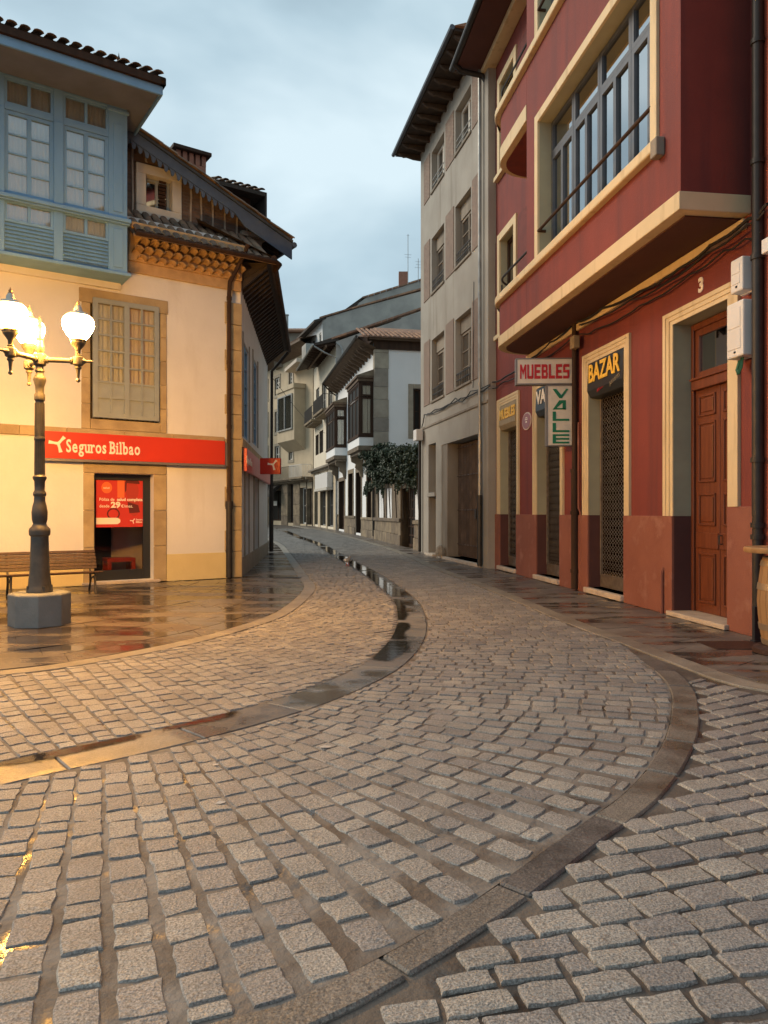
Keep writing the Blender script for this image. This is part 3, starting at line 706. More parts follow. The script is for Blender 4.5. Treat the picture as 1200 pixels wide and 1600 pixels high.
# rain water standing on the channel
def puddle(s0, s1, w0, w1, top=.0015):
    n = max(14, int((s1-s0)*14)); mb = MB(); nc = 8; pts = []; dep = []; sd = rnd(0, 99)
    for i in range(n+1):
        f = i/n; q = s0+(s1-s0)*f; p = CH.at(q); t = CH.tan(q); nr = Vector((-t.y, t.x))
        end = min(1, min(f, 1-f)*(s1-s0)/.16); c = (w0+w1)/2+(w1-w0)*.16*noise.noise((q*2.6, sd+7, 3)); hw = (w1-w0)/2*(1.15+.8*noise.noise((q*2.3, sd, 0)))
        for k in range(nc+1):
            x = -CW+.008+(2*CW-.016)*k/nc; v = p+nr*x; pts.append((v.x, v.y, g(v.y)+top)); dep.append(max(0, min(1, (1-abs(x-c)/max(.02, hw))*1.3))*end)
    mb.add(pts, [(i*(nc+1)+k, i*(nc+1)+k+1, (i+1)*(nc+1)+k+1, (i+1)*(nc+1)+k) for i in range(n) for k in range(nc)])
    o = mb.build('puddle', M['water']); o['kind'] = 'structure'
    at = o.data.attributes.new('depth', 'FLOAT', 'POINT'); at.data.foreach_set('value', dep)
q = CH.near
puddle(q((.02, 7.6)), q((.25, 8.9)), -.10, .24); puddle(q((.26, 8.9)), q((.38, 10.4)), .02, .25); puddle(q((.39, 10.5)), q((.35, 13.2)), .05, .24)
puddle(q((.33, 13.4)), q((-.5, 19.4)), -.10, .24); puddle(q((-.5, 19.5)), q((-1.6, 25.5)), -.20, .22); puddle(q((-1.65, 25.8)), q((-2.5, 30.4)), -.2, .2)
puddle(q((-2.6, 31)), q((-4.6, 39.4)), -.2, .2); puddle(q((-4.8, 40)), q((-6.6, 48)), -.2, .2)
puddle(q((-1.5, 5.1)), q((-1.0, 5.65)), .10, .27); puddle(q((-2.3, 4.35)), q((-1.55, 5.05)), .08, .26)
# drain grating in the left pavement and rusty cover in the right one
gr = MB(); a = gp(431, 903); b = gp(470, 903)
for i in range(22):
    x = a[0]+(b[0]-a[0])*i/21; gr.box(x-.008, x+.008, a[1]-.16, a[1]+.16, .0, .008)
gr.box(a[0]-.03, b[0]+.03, a[1]-.19, a[1]-.16, 0, .008); gr.box(a[0]-.03, b[0]+.03, a[1]+.16, a[1]+.19, 0, .008)
tag(gr.build('drain_grating', M['iron']), 'iron slotted drain grating set in the left pavement beside the corner house', 'grating')
cv = MB(); c0 = gp(1150, 1008)
cv.box(c0[0]-.34, c0[0]+.3, c0[1]-.28, c0[1]+.22, .004, .009); cv.box(c0[0]-.36, c0[0]+.32, c0[1]-.30, c0[1]+.24, .0, .006)
tag(cv.build('manhole_cover', M['metalcover']), 'rusty brown square metal cover set in the right pavement by the barrel table', 'manhole cover')

# pale splashes on the setts
for (px_, py_, r_) in ((343, 1256, .028), (507, 1168, .035), (338, 1196, .016)):
    c = gp(px_, py_); mb = MB(); pts = []
    for k in range(11):
        a = 2*math.pi*k/11; q_ = r_*rnd(.35, 1.1); pts.append((c[0]+q_*1.4*math.cos(a), c[1]+q_*math.sin(a), g(c[1])+.0075))
    mb.quad(*pts); o_ = mb.build('white_splash', M['plastic_splash']); o_['kind'] = 'stuff'
# ================================================================ CORNER HOUSE ON THE LEFT
L = Lw
house = thing('corner_house', 'white plastered corner house with a blue glazed gallery behind the lamp post', 'house', (-3.41, 17.5, 0))
uw = (L.u(247), L.u(144)); ud = (L.u(240), L.u(147))
zc = L.z(202, 424)                                      # underside of corbel band
W_op = (uw[0]-.04, uw[1]+.04, L.z(146, 652)-.03, L.z(144, 464)); D_op = (ud[0], ud[1], .06, L.z(147, 739))
wall = MB(L); facade(wall, .32, 13, 0, zc+1.2, [W_op+(.28,), D_op+(.32,)], back=-7)
wall_o = wall.build('wall', M['white'], house)
# plinth band of yellow paint
dz = L.z(262, 866); yb = MB(L); yb.box(.33, L.u(260), .0, .012, 0, dz); yb.build('painted_dado', M['yellow'], house)
yb = MB(L); yb.box(L.u(130), 13, .0, .012, 0, dz-.06); yb.build('painted_dado', M['yellow'], house)
# corner quoins: stacked sandstone blocks
S = Wall(Sw_far, (-3.46-Sw_far[0]+.05, 17.5-Sw_far[1]))
z = 0.0; i = 0
hs = [.62, .5, .55, .48, .6, .52, .58, .47, .55, .5, .6, .52]
for h in hs:
    if z > zc+.3: break
    q = MB(L); wq = .40 if i % 2 else .36
    q.box(-.02, wq, -.5, .035+rnd(0, .008), z+.006, min(z+h, zc+.35)-.004); q.build('quoin_stone', M['sand'], house, bevel=.012); z += h; i += 1
# sandstone string course
zs1 = L.z(348, 683); zs0 = zs1-.2
u = .42
while u < 13:
    l = rnd(.8, 1.3); q = MB(L); q.box(u, min(u+l-.006, 13), 0, .05+rnd(0, .006), zs0, zs1); q.build('string_course_stone', M['sand'], house, bevel=.01); u += l
# window surround
uo = (L.u(260), L.u(127)); zo = (zs1+.003, L.z(127, 449))
for a, b, c, d in ((uo[0], W_op[0], zo[0], zo[1]-.3), (W_op[1], uo[1], zo[0], zo[1]-.3), (uo[0]-.03, uo[1]+.05, zo[1]-.3, zo[1]), (W_op[0], W_op[1], zo[0], W_op[2])):
    n = max(1, int((d-c)/.5)) if d-c > b-a else 1
    for k in range(n):
        q = MB(L); q.box(a+.002, b-.002, -.02, .03+rnd(0, .012), c+(d-c)*k/n+.003, c+(d-c)*(k+1)/n-.003); q.build('surround_stone', M['sand'], house, bevel=.012)
wf = window(house, L, W_op[0]+.04, W_op[1]-.04, W_op[2]+.03, W_op[3]-.02, .05, fw=.10, cols=(2, 2), rows=7, back='curtain', bar=.035, dep=.07, blind=2)
wf['label'] = 'grey casement window with small panes over solid panels'
# shop door surround, frame and glass
ux = (L.u(260), L.u(130)); zt = L.z(130, 722)
zt = min(zt, zs0-.7)
for a, b, c, d in ((ux[0], ud[0], 0, D_op[3]), (ud[1], ux[1], 0, D_op[3]), (ux[0], ux[1], D_op[3], D_op[3]+.25)):
    n = 3 if d-c > 1 else 1
    for k in range(n):
        q = MB(L); q.box(a+.002, b-.002, -.02, .028+rnd(0, .008), c+(d-c)*k/n+.003, c+(d-c)*(k+1)/n-.003); q.build('surround_stone', M['sand'], house, bevel=.01)
sw = MB(L); fwd = .07
sw.box(ud[0], ud[1], -.32, -.24, D_op[3]-.13, D_op[3]); sw.box(ud[0], ud[0]+.16, -.32, -.24, .06, D_op[3]-.13); sw.box(ud[1]-fwd, ud[1], -.32, -.24, .06, D_op[3]-.13); sw.box(ud[0]+.16, ud[1]-fwd, -.32, -.24, .06, .28)
swf = sw.build('shop_window', M['black'], house, bevel=.006)
p = MB(L); p.box(ud[0]+.16, ud[1]-fwd, -.29, -.28, .28, D_op[3]-.13); p.build('pane', M['glassd'], swf)
q = MB(L); q.box(ud[0]-.3, ud[1]+.3, -2.3, -2.25, 0, 3); q.quad((ud[0]-.3, -.33, .07), (ud[1]+.3, -.33, .07), (ud[1]+.3, -2.3, .07), (ud[0]-.3, -2.3, .07)); q.quad((ud[0]-.3, -.33, 3), (ud[1]+.3, -.33, 3), (ud[1]+.3, -2.3, 3), (ud[0]-.3, -2.3, 3))
q.quad((ud[0]-.3, -.33, 0), (ud[0]-.3, -.33, 3), (ud[0]-.3, -2.3, 3), (ud[0]-.3, -2.3, 0)); q.quad((ud[1]+.3, -.33, 0), (ud[1]+.3, -.33, 3), (ud[1]+.3, -2.3, 3), (ud[1]+.3, -2.3, 0)); q.build('shop_interior', M['dim'], swf)
q = MB(L); q.box(ud[0]-.12, ud[1]+.25, -.3, .12, 0, .058); q.build('door_step', M['sill'], house, bevel=.01)
# downpipe at the corner
dp = MB(L); ud_ = L.u(355)
def z355(py): return L.z(355, py, .12)
zt_ = L.z(357, 400, .3)
dp.tube([(ud_-.25, .62, zt_+.25), (ud_-.22, .5, zt_+.05), (ud_, .16, zt_-.55), (ud_, .12, zt_-.8), (ud_, .12, 1.75)], .05)
for k in range(4): dp.tube([(ud_, .12, 2+k*1.5), (ud_, .12, 2.09+k*1.5)], .062)
dp.build('downpipe', M['brownwood'], house, smooth=True)
dp = MB(L); dp.tube([(ud_, .12, .02), (ud_, .12, 1.78)], .075, 10); dp.tube([(ud_, .12, 1.62), (ud_, .12, 1.80)], .09, 10); dp.tube([(ud_, .12, .6), (ud_, .12, .66)], .085, 10); dp.build('downpipe_guard', M['pipe'], house, smooth=True)

# corbelled tile cornice (four stepped rows of tiles) and skirt roof
ub = L.u(203)+.05
band = MB(L); band.box(.0, ub, 0, .06, zc-.02, zc+.22); band.box(.0, ub, 0, .34, zc+.86, zc+.98); band.box(.0, ub, 0, .10, zc+.22, zc+.9); band.build('cornice_band', M['corbel'], house, bevel=.01)
pit = .215; n = int((ub+.3)/pit)
for r in range(4):
    for i in range(n):
        uu = -.1+pit*(i+.5+(.5 if r % 2 else 0))
        if uu > ub-.05: continue
        oo = .10+.085*r
        if uu < .05: continue
        p0 = L.w(uu, oo+.17, zc+.26+.155*r); ax = Vector((L.d[0], L.d[1], 0)); inn = Vector((-L.n[0], -L.n[1], -.12))
        inst('corbel_tile', CORB, house, frame_mat(ax if ax.cross(inn).z > 0 else -ax, inn, p0))
ge = L.z(208, 363, .55)                                   # gutter height
ztop = L.z(203, 330, -.55)
sk = MB(L)
sk.quad((-.75, .52, ge), (-.2, -.6, ztop-.06), (ub+.02, -.6, ztop-.06), (ub+.02, .52, ge)); sk.quad((-.75, .52, ge-.05), (-.2, -.6, ztop-.15), (ub+.02, -.6, ztop-.15), (ub+.02, .52, ge-.05)); sk.quad((-.75, .52, ge-.05), (-.75, .52, ge), (ub+.02, .52, ge), (ub+.02, .52, ge-.05))
sk.build('skirt_roof', M['tile'], house)
tile_roof(house, L.w(-.55, .56, ge+.02), L.w(ub, .56, ge+.02), L.w(0, -.6, ztop)-L.w(0, .56, ge), 4, .20)
gt = MB(L); gt.tube([(ub, .64, ge-.02), (-.62, .64, ge-.02), (-.78, .5, ge-.02), (-.85, .1, ge-.05)], .06); gt.build('gutter', M['brownwood'], house, smooth=True)

# upper storey: timber-ribbed brick gable set back behind the skirt roof
ob = -.6
def gz(px, py): return L.z(px, py, ob)
gu0, gu1 = L.u(392, ob), L.u(200, ob)+2.2
zg0 = ztop-.5
# verge line (underside of roof) from upper left to lower right
vA = (L.u(206, ob+.35), L.z(206, 203, ob+.35)); vB = (L.u(455, ob+.35), L.z(455, 380, ob+.35))
slope = (vA[1]-vB[1])/(vA[0]-vB[0])
vz = lambda u: vB[1]+slope*(u-vB[0])
gw = MB(L); wu = (L.u(268, ob), L.u(227, ob)); wz = (L.z(268, 332, ob), L.z(227, 273, ob))
zz1 = vz(gu0)-.1
def gwall(u0, u1, z0=zg0): gw.quad((u0, ob, z0), (u0, ob, vz(u0)-.06), (u1, ob, vz(u1)-.06), (u1, ob, z0))
gwall(gu0, wu[0]); gwall(wu[1], gu1)
gw.quad((wu[0], ob, zg0), (wu[0], ob, wz[0]), (wu[1], ob, wz[0]), (wu[1], ob, zg0)); gw.quad((wu[0], ob, wz[1]), (wu[0], ob, vz(wu[0])-.06), (wu[1], ob, vz(wu[1])-.06), (wu[1], ob, wz[1]))
gw.quad((gu0, ob, zg0), (gu0, ob-6, zg0), (gu0, ob-6, vz(gu0)), (gu0, ob, vz(gu0)-.06))
gw.build('gable_wall', M['brick'], house)
u = gu0+.12
while u < gu1:
    zlo = zg0
    seg = [(zg0, vz(u)-.1)] if not (wu[0]-.3 < u < wu[1]+.25) else [(wz[1]+.28, vz(u)-.1)]
    for a, b in seg:
        if b-a < .1: continue
        q = MB(L); n = 5
        pts = []
        for k in range(n+1):
            zz = a+(b-a)*k/n; uu = u+rnd(-.012, .012); pts += [(uu-.02, zz), (uu+.02, zz)]
        q.add([(x, ob+.035, y) for x, y in pts], [(2*k, 2*k+2, 2*k+3, 2*k+1) for k in range(n)]); q.build('timber_rib', M['limewash'], house, solid=.03)
    u += rnd(.24, .32)
# small gable window with cream surround
for a, b, c, d in ((wu[0]-.22, wu[1]+.22, wz[1], wz[1]+.22), (wu[0]-.22, wu[1]+.22, wz[0]-.22, wz[0]), (wu[0]-.22, wu[0], wz[0], wz[1]), (wu[1], wu[1]+.22, wz[0], wz[1])):
    q = MB(L); q.box(a, b, ob-.25, ob+.07, c+.001, d-.001); q.build('window_surround', M['offwhite'], house, bevel=.008)
f = window(house, L, wu[0]+.01, wu[1]-.01, wz[0]+.01, wz[1]-.01, ob-.16, fw=.05, cols=(1, 1), rows=1, fm=M['greywood'], gm=M['glassr'])
sh = MB(L)
for k in range(9): sh.box(wu[0]+.09, (wu[0]+wu[1])/2-.05, ob-.13, ob-.11, wz[0]+.08+k*.085, wz[0]+.14+k*.085)
sh.build('shutter', M['brownwood'], house)
# bargeboard with scalloped edge
bb = MB(L); o1 = ob+.36
uA, uB = gu1, vB[0]
bb.prism([(uB, o1, vz(uB)-.02), (uB, o1, vz(uB)-.42), (L.u(382, o1), o1, vz(L.u(382, o1))-.42), (L.u(366, o1), o1, vz(L.u(366, o1))-.26), (uA, o1, vz(uA)-.26), (uA, o1, vz(uA)-.02)], (L.n[0]*0, .04, 0))
bb.build('bargeboard', M['slate'], house)
u = L.u(366, o1)
while u < uA-.05:
    q = MB(L); zt0 = vz(u)-.262
    pr = [(u, zt0), (u+.02, zt0-.10), (u+.055, zt0-.155+slope*.05), (u+.09, zt0-.14+slope*.08), (u+.10, zt0-.07+slope*.1), (u+.142, vz(u+.142)-.262)]
    q.prism([(x, o1, y) for x, y in pr], (0, .025, 0)); q.build('scallop', M['slate'], house); u += .145
# main roof above the gable
rf = MB(L); o_f, o_b = o1+.065, -9
rf.prism([(uB-.02, o_f, vz(uB)), (uA, o_f, vz(uA)), (uA, o_f, vz(uA)+.06), (uB-.02, o_f, vz(uB)+.06)], (0, o_b-o_f, 0))
rf.build('roof', M['slate'], house)
dvec = (L.w(1, 0, slope)-L.w(0, 0, 0))
u = uB
while u < uA-.3:                                          # verge tiles, seen edge-on
    p0 = L.w(u, o_f+.02, vz(u)+.06+rnd(-.01, .012)); ax = Vector((L.n[0], L.n[1], 0))
    up = dvec.normalized(); x = ax if ax.cross(up).z > 0 else -ax
    inst('roof_tile', TILE, house, frame_mat(x, up, p0) @ Matrix.Diagonal((1.1, 1, 1, 1))); u += .33
# deep eaves on the street side with rafters
ez = vz(uB)-.05
for k in range(16):
    oo = o_f-.25-k*.42
    q = MB(L); q.prism([(uB+.05, oo, ez-.10), (uB+.05, oo, ez+.02), (gu0+.1, oo, vz(gu0+.1)-.02), (gu0+.1, oo, vz(gu0+.1)-.16)], (0, -.10, 0)); q.build('rafter', M['darkwood'], house)
q = MB(L); q.tube([(uB-.06, o_f, ez+.0), (uB-.06, o_f-6, ez+.0)], .07); q.build('gutter', M['slate'], house, smooth=True)
q = MB(L); q.tube([(uB-.06, o_f-5.9, ez-.05), (uB-.0, o_f-5.9, ez-.2), (uB+1.4, o_f-5.9, ez-.62)], .045); q.build('downpipe', M['slate'], house, smooth=True)
# little dormer at the corner below the eaves
q = MB(L); c0_, c1_ = L.u(410, ob+.05), L.u(382, ob+.05); dzt = L.z(395, 372, ob+.05); dzb = L.z(400, 402, ob+.05)
q.box(c0_-.1, c1_+.1, ob-1.2, ob+.12, dzt, dzt+.12); q.box(c0_, c1_, ob-1.1, ob+.02, dzb-.35, dzt); q.build('corner_pier', M['limewash'], house, bevel=.01)
# chimney behind the verge
och = -3.0; cu = (L.u(322, och), L.u(276, och)); cz = (L.z(300, 275, och), L.z(300, 247, och))
q = MB(L); q.box(cu[0], cu[1], och-.7, och, cz[0]-1.2, cz[1]-.15); ch = q.build('chimney', M['chimney'], house, bevel=.01)
q = MB(L)
for k in range(5): q.box(cu[0]+(cu[1]-cu[0])*(k/4*.86), cu[0]+(cu[1]-cu[0])*(k/4*.86+.14), och-.7, och, cz[1]-.15, cz[1]+.13)
q.box(cu[0]+.1, cu[1]-.1, och-.6, och-.1, cz[1]-.15, cz[1]+.1); q.build('chimney_vent', M['chimney'], ch)
q = MB(L); q.box(cu[0]-.12, cu[1]+.12, och-.82, och+.12, cz[1]+.13, cz[1]+.23); q.build('chimney_cap', M['brownwood'], ch, bevel=.01)
# second dormer with its own tiled roof, further back
odm = -4.2; du = (L.u(416, odm), L.u(335, odm)); dzz = L.z(400, 298, odm); dzb = L.z(400, 345, odm)-1.2
q = MB(L); q.box(du[0]+.35, du[1], odm-3, odm-.4, dzb, dzz-.05); q.build('dormer', M['brownwood'], house)
q = MB(L); q.box(du[0], du[1], odm-3.2, odm+.05, dzz-.12, dzz); q.box(du[0], du[0]+.06, odm-3.2, odm+.05, dzz-.9, dzz); q.build('dormer_eaves', M['darkwood'], house)
q = MB(L); q.prism([(du[0], odm+.06, dzz), (du[0], odm-3, dzz+.9), (du[0], odm-3, dzz)], (du[1]-du[0], 0, 0)); q.build('dormer_roof', M['tile'], house)
tile_roof(house, L.w(du[0]+.05, odm+.08, dzz+.03), L.w(du[1], odm+.08, dzz+.03), L.w(0, odm-3, .9)-L.w(0, odm, 0), 3, .22)

# ---- blue glazed gallery
og = .62; gU0 = L.u(199, og); gU1 = 13
zb0 = L.z(199, 428, og); zsill = L.z(199, 346, og)
zr = L.z(199, 172, og)                                     # top of posts, under the soffit
zrail = L.z(84, 196, og)
mods = [L.u(170, og), L.u(99, og), L.u(84, og), L.u(7, og)]
ztr0 = L.z(130, 193, og); 
pil = MB(L); pil.box(gU0, mods[0], 0, og, zb0, zr+.3); gal = pil.build('gallery', M['bluewood'], house, bevel=.008)
q = MB(L); q.box(gU0+.09, mods[0]-.09, og-.01, og+.02, zsill+.15, zr-.35); q.box(gU0+.09, mods[0]-.09, og-.01, og+.02, zb0+.1, zsill-.2); q.box(gU0-.03, mods[0]+.03, og-.02, og+.03, zr-.12, zr-.05); q.build('pilaster_panel', M['bluewood'], gal, bevel=.01)
mw = mods[1]-mods[0]; pw = mods[2]-mods[1]
ztt = L.z(130, 154, og); ztb = L.z(130, 194, og); zmt = L.z(130, 202, og); zmb = L.z(130, 320, og)-.0
zlow0 = L.z(130, 368, og)
u = mods[0]; k = 0
while u < 12:
    a, b = u, u+mw
    fr = MB(L); half = (a+b)/2
    fr.box(b, b+pw, 0, og, zb0, zr+.3)
    fr.box(b-.0, b+pw, og, og+.03, zsill+.04, zmt); fr.box(b+.02, b+pw-.02, og, og+.02, zmt-.12, zmt-.04)
    fr.build('gallery_post', M['bluewood'], house, bevel=.006)
    for zA_, zB_ in ((ztb, zmt), (ztt, zr+.3)):
        fr = MB(L); fr.box(a, b, .1, og-.02, zA_, zB_); fr.build('gallery_rail', M['bluewood'], house, bevel=.006)
    window(house, L, a, b, ztb, ztt, og-.06, fw=.05, cols=(1, 1), rows=1, fm=M['bluewood'], gm=M['glassg'], back='curtain', name='transom_light')
    window(house, L, a, b, zsill+.05, zmt-.01, og-.06, fw=.07, cols=(1, 1), rows=4, fm=M['bluewood'], gm=M['glassg'], back='curtain', bar=.03)
    window(house, L, a, b, zlow0, zsill-.07, og-.06, fw=.05, cols=(1, 1), rows=1, fm=M['bluewood'], gm=M['glassg'], back='curtain', name='lower_light')
    nb = 7; zz0 = zb0+.1; hh = (zlow0-zz0)/nb
    for j in range(nb):
        q = MB(L); q.prism([(a, og-.09, zz0+j*hh), (a, og-.03, zz0+j*hh+.006), (a, og-.07, zz0+(j+1)*hh-.004), (a, og-.09, zz0+(j+1)*hh-.004)], (b-a, 0, 0)); q.build('louvre_board', M['bluewood'], house)
    q = MB(L); q.box(a, b, 0, og-.1, zb0, zlow0); q.build('gallery_panel', M['bluewood'], house)
    u = b+pw; k += 1
q = MB(L); q.box(gU0-.06, gU1, -.02, og+.10, zsill-.06, zsill+.02); q.box(gU0-.04, gU1, 0, og+.06, zsill-.10, zsill-.06); q.build('gallery_sill', M['bluewood'], house, bevel=.01)
q = MB(L); q.box(gU0-.06, gU1, -.02, og+.08, zb0-.07, zb0); q.build('gallery_base', M['bluewood'], house, bevel=.01)
q = MB(L); q.box(gU0, gU1, -.7, .1, zb0-.2, zr+.5); q.build('gallery_back', M['white'], house)
# gallery roof: boarded soffit, moulded fascia, tiles
oe = og+1.05; ue = L.u(252, oe); zf = L.z(252, 146, oe); zw = zr
sf = MB(L)
sf.quad((ue, oe, zf), (gU1, oe, zf), (gU1, og+.0, zw), (gU0, og, zw)); sf.quad((ue, oe, zf), (gU0, og, zw), (gU0, -1.5, zw), (ue, -1.5, zf))
sf.build('soffit', M['soffitgrey'], house)
q = MB(L); q.box(ue-.02, gU1, oe, oe+.05, zf-.06, zf+.12); q.box(ue-.02, ue+.03, -1.5, oe, zf-.06, zf+.12); q.build('fascia', M['bluewood'], house, bevel=.012)
q = MB(L); q.box(ue-.06, gU1, oe+.0, oe+.12, zf+.12, zf+.26); q.box(ue-.06, ue+.05, -1.5, oe+.12, zf+.12, zf+.26); q.build('eaves_board', M['brownwood'], house)
q = MB(L); q.quad((ue-.05, oe+.12, zf+.27), (gU1, oe+.12, zf+.27), (gU1, -4, zf+2.2), (3.2, -4, zf+2.2)); q.quad((ue-.05, oe+.12, zf+.27), (3.2, -4, zf+2.2), (ue-.05, -4, zf+.27)); q.build('gallery_roof', M['tile'], house)
tile_roof(house, L.w(ue-.02, oe+.17, zf+.28), L.w(10.5, oe+.17, zf+.28), L.w(0, -4, 2.0)-L.w(0, oe+.1, 0), 3, .215)
q = MB(L); q.lathe([(.0, 0), (.05, .02), (.02, .1), (.04, .15), (.012, .22), (.0, .3)], L.w(ue+.75, oe-.3, zf+.42), 8); q.build('roof_finial', M['brownwood'], house)

# ---- street-side facade of the corner house
SL = S.u(376)+.0
SL = math.hypot(Sw_far[0]+3.41, Sw_far[1]-17.5)
ops = []
sw_ = []
for (a, b, t, bt) in ((379.5, 388.5, 530, 682), (395, 402, 556, 692)):
    u0, u1 = S.u(b), S.u(a); ops.append((min(u0, u1), max(u0, u1), S.z(a, bt), S.z(a, t)+0, .12))
for (a, b, t, bt) in ((382, 388, 742, 880), (396.5, 403, 745, 874)):
    u0, u1 = S.u(b), S.u(a); ops.append((min(u0, u1), max(u0, u1), .15, S.z(a, t), .25))
sm = MB(S); facade(sm, 0, SL-.02, 0, zc+1.0, ops, back=-3); sm.build('side_wall', M['white'], house)
for i, q in enumerate(ops):
    if i < 2: window(house, S, q[0]+.01, q[1]-.01, q[2]+.01, q[3]-.01, -.06, fw=.08, cols=(1, 1), rows=5, fm=M['bluewood'], gm=M['glassr'])
    else: window(house, S, q[0]+.01, q[1]-.01, q[2]+.01, q[3]-.01, -.2, fw=.07, cols=(1,), rows=2, fm=M['brownwood'], gm=M['glassd'])
    for a, b in ((q[0]-.16, q[0]), (q[1], q[1]+.16)):
        m = MB(S); m.box(a, b, 0, .025, q[2] if i < 2 else 0, q[3]+.16); m.build('surround_stone', M['trimstone'], house)
m = MB(S); m.box(0, SL, 0, .05, zs0, zs1); m.build('string_course', M['sand'], house)
m = MB(S); m.box(0, SL, 0, .03, 0, .45); m.build('stone_base', M['trimstone'], house)
# eaves over the street: stepped tiles on timber
for k in range(26):
    u = SL-.15-k*.36
    if u < 0: break
    m = MB(S); m.prism([(u, 0, zc+.05), (u, .62, zc+.58), (u, .62, zc+.70), (u, 0, zc+.70)], (.12, 0, 0)); m.build('eaves_rafter', M['darkwood'], house)
m = MB(S); m.quad((0, .0, zc+.25), (SL, 0, zc+.25), (SL, .72, zc+.72), (0, .72, zc+.72)); m.quad((0, -1, zc+1.6), (SL+.3, -1, zc+1.6), (SL+.3, .75, zc+.76), (0, .75, zc+.76)); m.box(0, SL+.2, .70, .76, zc+.68, zc+.78); m.build('street_eaves', M['darkwood'], house)
m = MB(S); m.tube([(0, .8, zc+.68), (SL+.3, .8, zc+.72)], .065); m.build('gutter', M['brownwood'], house, smooth=True)
m = MB(S); m.tube([(.12, .75, zc+.6), (.1, .5, zc+.3), (.1, .16, zc-.1), (.1, .14, 0.1)], .055); m.tube([(.1, .14, .1), (.1, .14, 2.6)], .08); m.build('downpipe', M['pipe'], house, smooth=True)

def serif_text(s, Wl, u, o, z, size, parent, m, width):
    """bold slab-serif wordmark: font glyphs with square serifs added to the stems"""
    V, Fc, x = [], [], 0.0
    tmp = bpy.data.meshes.new('t')
    def glyph(c):
        cu_ = bpy.data.curves.new('g', 'FONT'); cu_.body = c; cu_.size = 1; cu_.extrude = .006; cu_.offset = .022; cu_.resolution_u = 3
        ob_ = bpy.data.objects.new('g', cu_); COL.objects.link(ob_); bpy.context.view_layer.update()
        me = bpy.data.meshes.new_from_object(ob_); bpy.data.objects.remove(ob_); bpy.data.curves.remove(cu_)
        return [tuple(v.co) for v in me.vertices], [tuple(p.vertices) for p in me.polygons]
    xh = max(v[1] for v in glyph('u')[0])
    def bar(x0, x1, y0, y1):
        b = len(V); V.extend([(x0, y0, -.005), (x1, y0, -.005), (x1, y1, -.005), (x0, y1, -.005), (x0, y0, .007), (x1, y0, .007), (x1, y1, .007), (x0, y1, .007)])
        Fc.extend([tuple(b+i for i in f) for f in ((3, 2, 1, 0), (4, 5, 6, 7), (0, 1, 5, 4), (1, 2, 6, 5), (2, 3, 7, 6), (3, 0, 4, 7))])
    for c in s:
        if c == ' ': x += .24; continue
        v, f = glyph(c); x0 = min(p[0] for p in v); x1 = max(p[0] for p in v); dx = x-x0+.02; b = len(V)
        V.extend([(p[0]+dx, p[1], p[2]) for p in v]); Fc.extend([tuple(b+i for i in q) for q in f])
        foot = [p[0]+dx for p in v if p[1] < .03]; top = max(p[1] for p in v); sw_ = .125
        if c in 'ril': bar(min(foot)-.07, min(foot)+sw_+.07, -.02, .075)
        if c in 'B': bar(min(foot)-.07, min(foot)+.12, -.02, .08); bar(min(foot)-.07, min(foot)+.12, top-.09, top+.005)
        if c in 'bl': bar(x+.02-.08, x+.08, top-.085, top+.005)
        if c in 'uri': bar(x+.02-.08, x+.08, xh-.085, xh+.005)
        if c == 'u': bar(x+.02+(x1-x0)-sw_-.07, x+.02+(x1-x0)-.03, xh-.085, xh+.005); bar(x+.02+(x1-x0)-.06, x+.02+(x1-x0)+.06, -.02, .075)
        x += x1-x0+(.05 if c == 'r' else .17 if c in 'il' else .10)
    k = width/x; me = bpy.data.meshes.new('lettering'); me.from_pydata([(p[0]*k, p[1]*size*1.32, p[2]) for p in V], [], Fc); me.materials.append(m)
    return inst('lettering', me, parent, wtext(Wl, u, o, z))
# ---- shop signs of the insurance office
su = (L.u(348), L.u(66.5)); sz = (L.z(348, 724, .14), L.z(348, 688, .14))
sz = ((L.z(348, 724, .14)+L.z(68, 718, .14))/2, (L.z(348, 688, .14)+L.z(68, 674, .14))/2)
sg = thing('shop_sign', 'long red Seguros Bilbao fascia sign above the shop window of the corner house', 'sign', tuple(L.w(su[0], .0, sz[0])))
q = MB(L); q.box(su[0], su[1], .055, .15, sz[0], sz[1]); q.build('sign_panel', M['signred'], sg, bevel=.008)
q = MB(L); q.box(su[0]-.12, su[0], .02, .12, sz[0]-.03, sz[1]-.05); q.box(su[0], su[1], .055, .165, sz[0]-.05, sz[0]); q.build('sign_edge', M['signgrey'], sg)
tu = L.u(103, .15); lz = L.z(103, 705, .15)
wid = L.u(103, .15)-L.u(220, .15)
hh = sz[1]-sz[0]
def slab_text(s, Wl, u, o, z, size, parent, m, width=None, bold=.012):
    t = text(s, 'lettering', m, parent, wtext(Wl, u, o, z), size, .004, bold*size)
    if width:
        xs = max(v.co.x for v in t.data.vertices); t.data.transform(Matrix.Diagonal((width/xs, 1, 1, 1)))
    return t
serif_text('Seguros Bilbao', L, tu, .152, lz-.02*hh, hh*.50, sg, M['signwhite'], wid)
def tri_logo(mb, Wl, u, o, z, r):              # three-armed mark with curved flanks
    pts = []
    for k in range(3):
        a = R([165, 48, 278][k]); 
        pts += [(r*math.cos(a-.20), r*math.sin(a-.20)), (r*math.cos(a+.20), r*math.sin(a+.20))]
        a2 = a; 
    arms = []
    for k in range(3):
        a = R([172, 50, 285][k]); ca, sa = math.cos(a), math.sin(a)
        loc = [(0, -.16*r), (.45*r, -.13*r), (r, -.20*r), (r, .20*r), (.45*r, .13*r), (0, .16*r)]
        mb.prism([(u-(x*ca-y*sa), o+.001*k, z+(x*sa+y*ca)) for x, y in loc], (0, .004, 0))
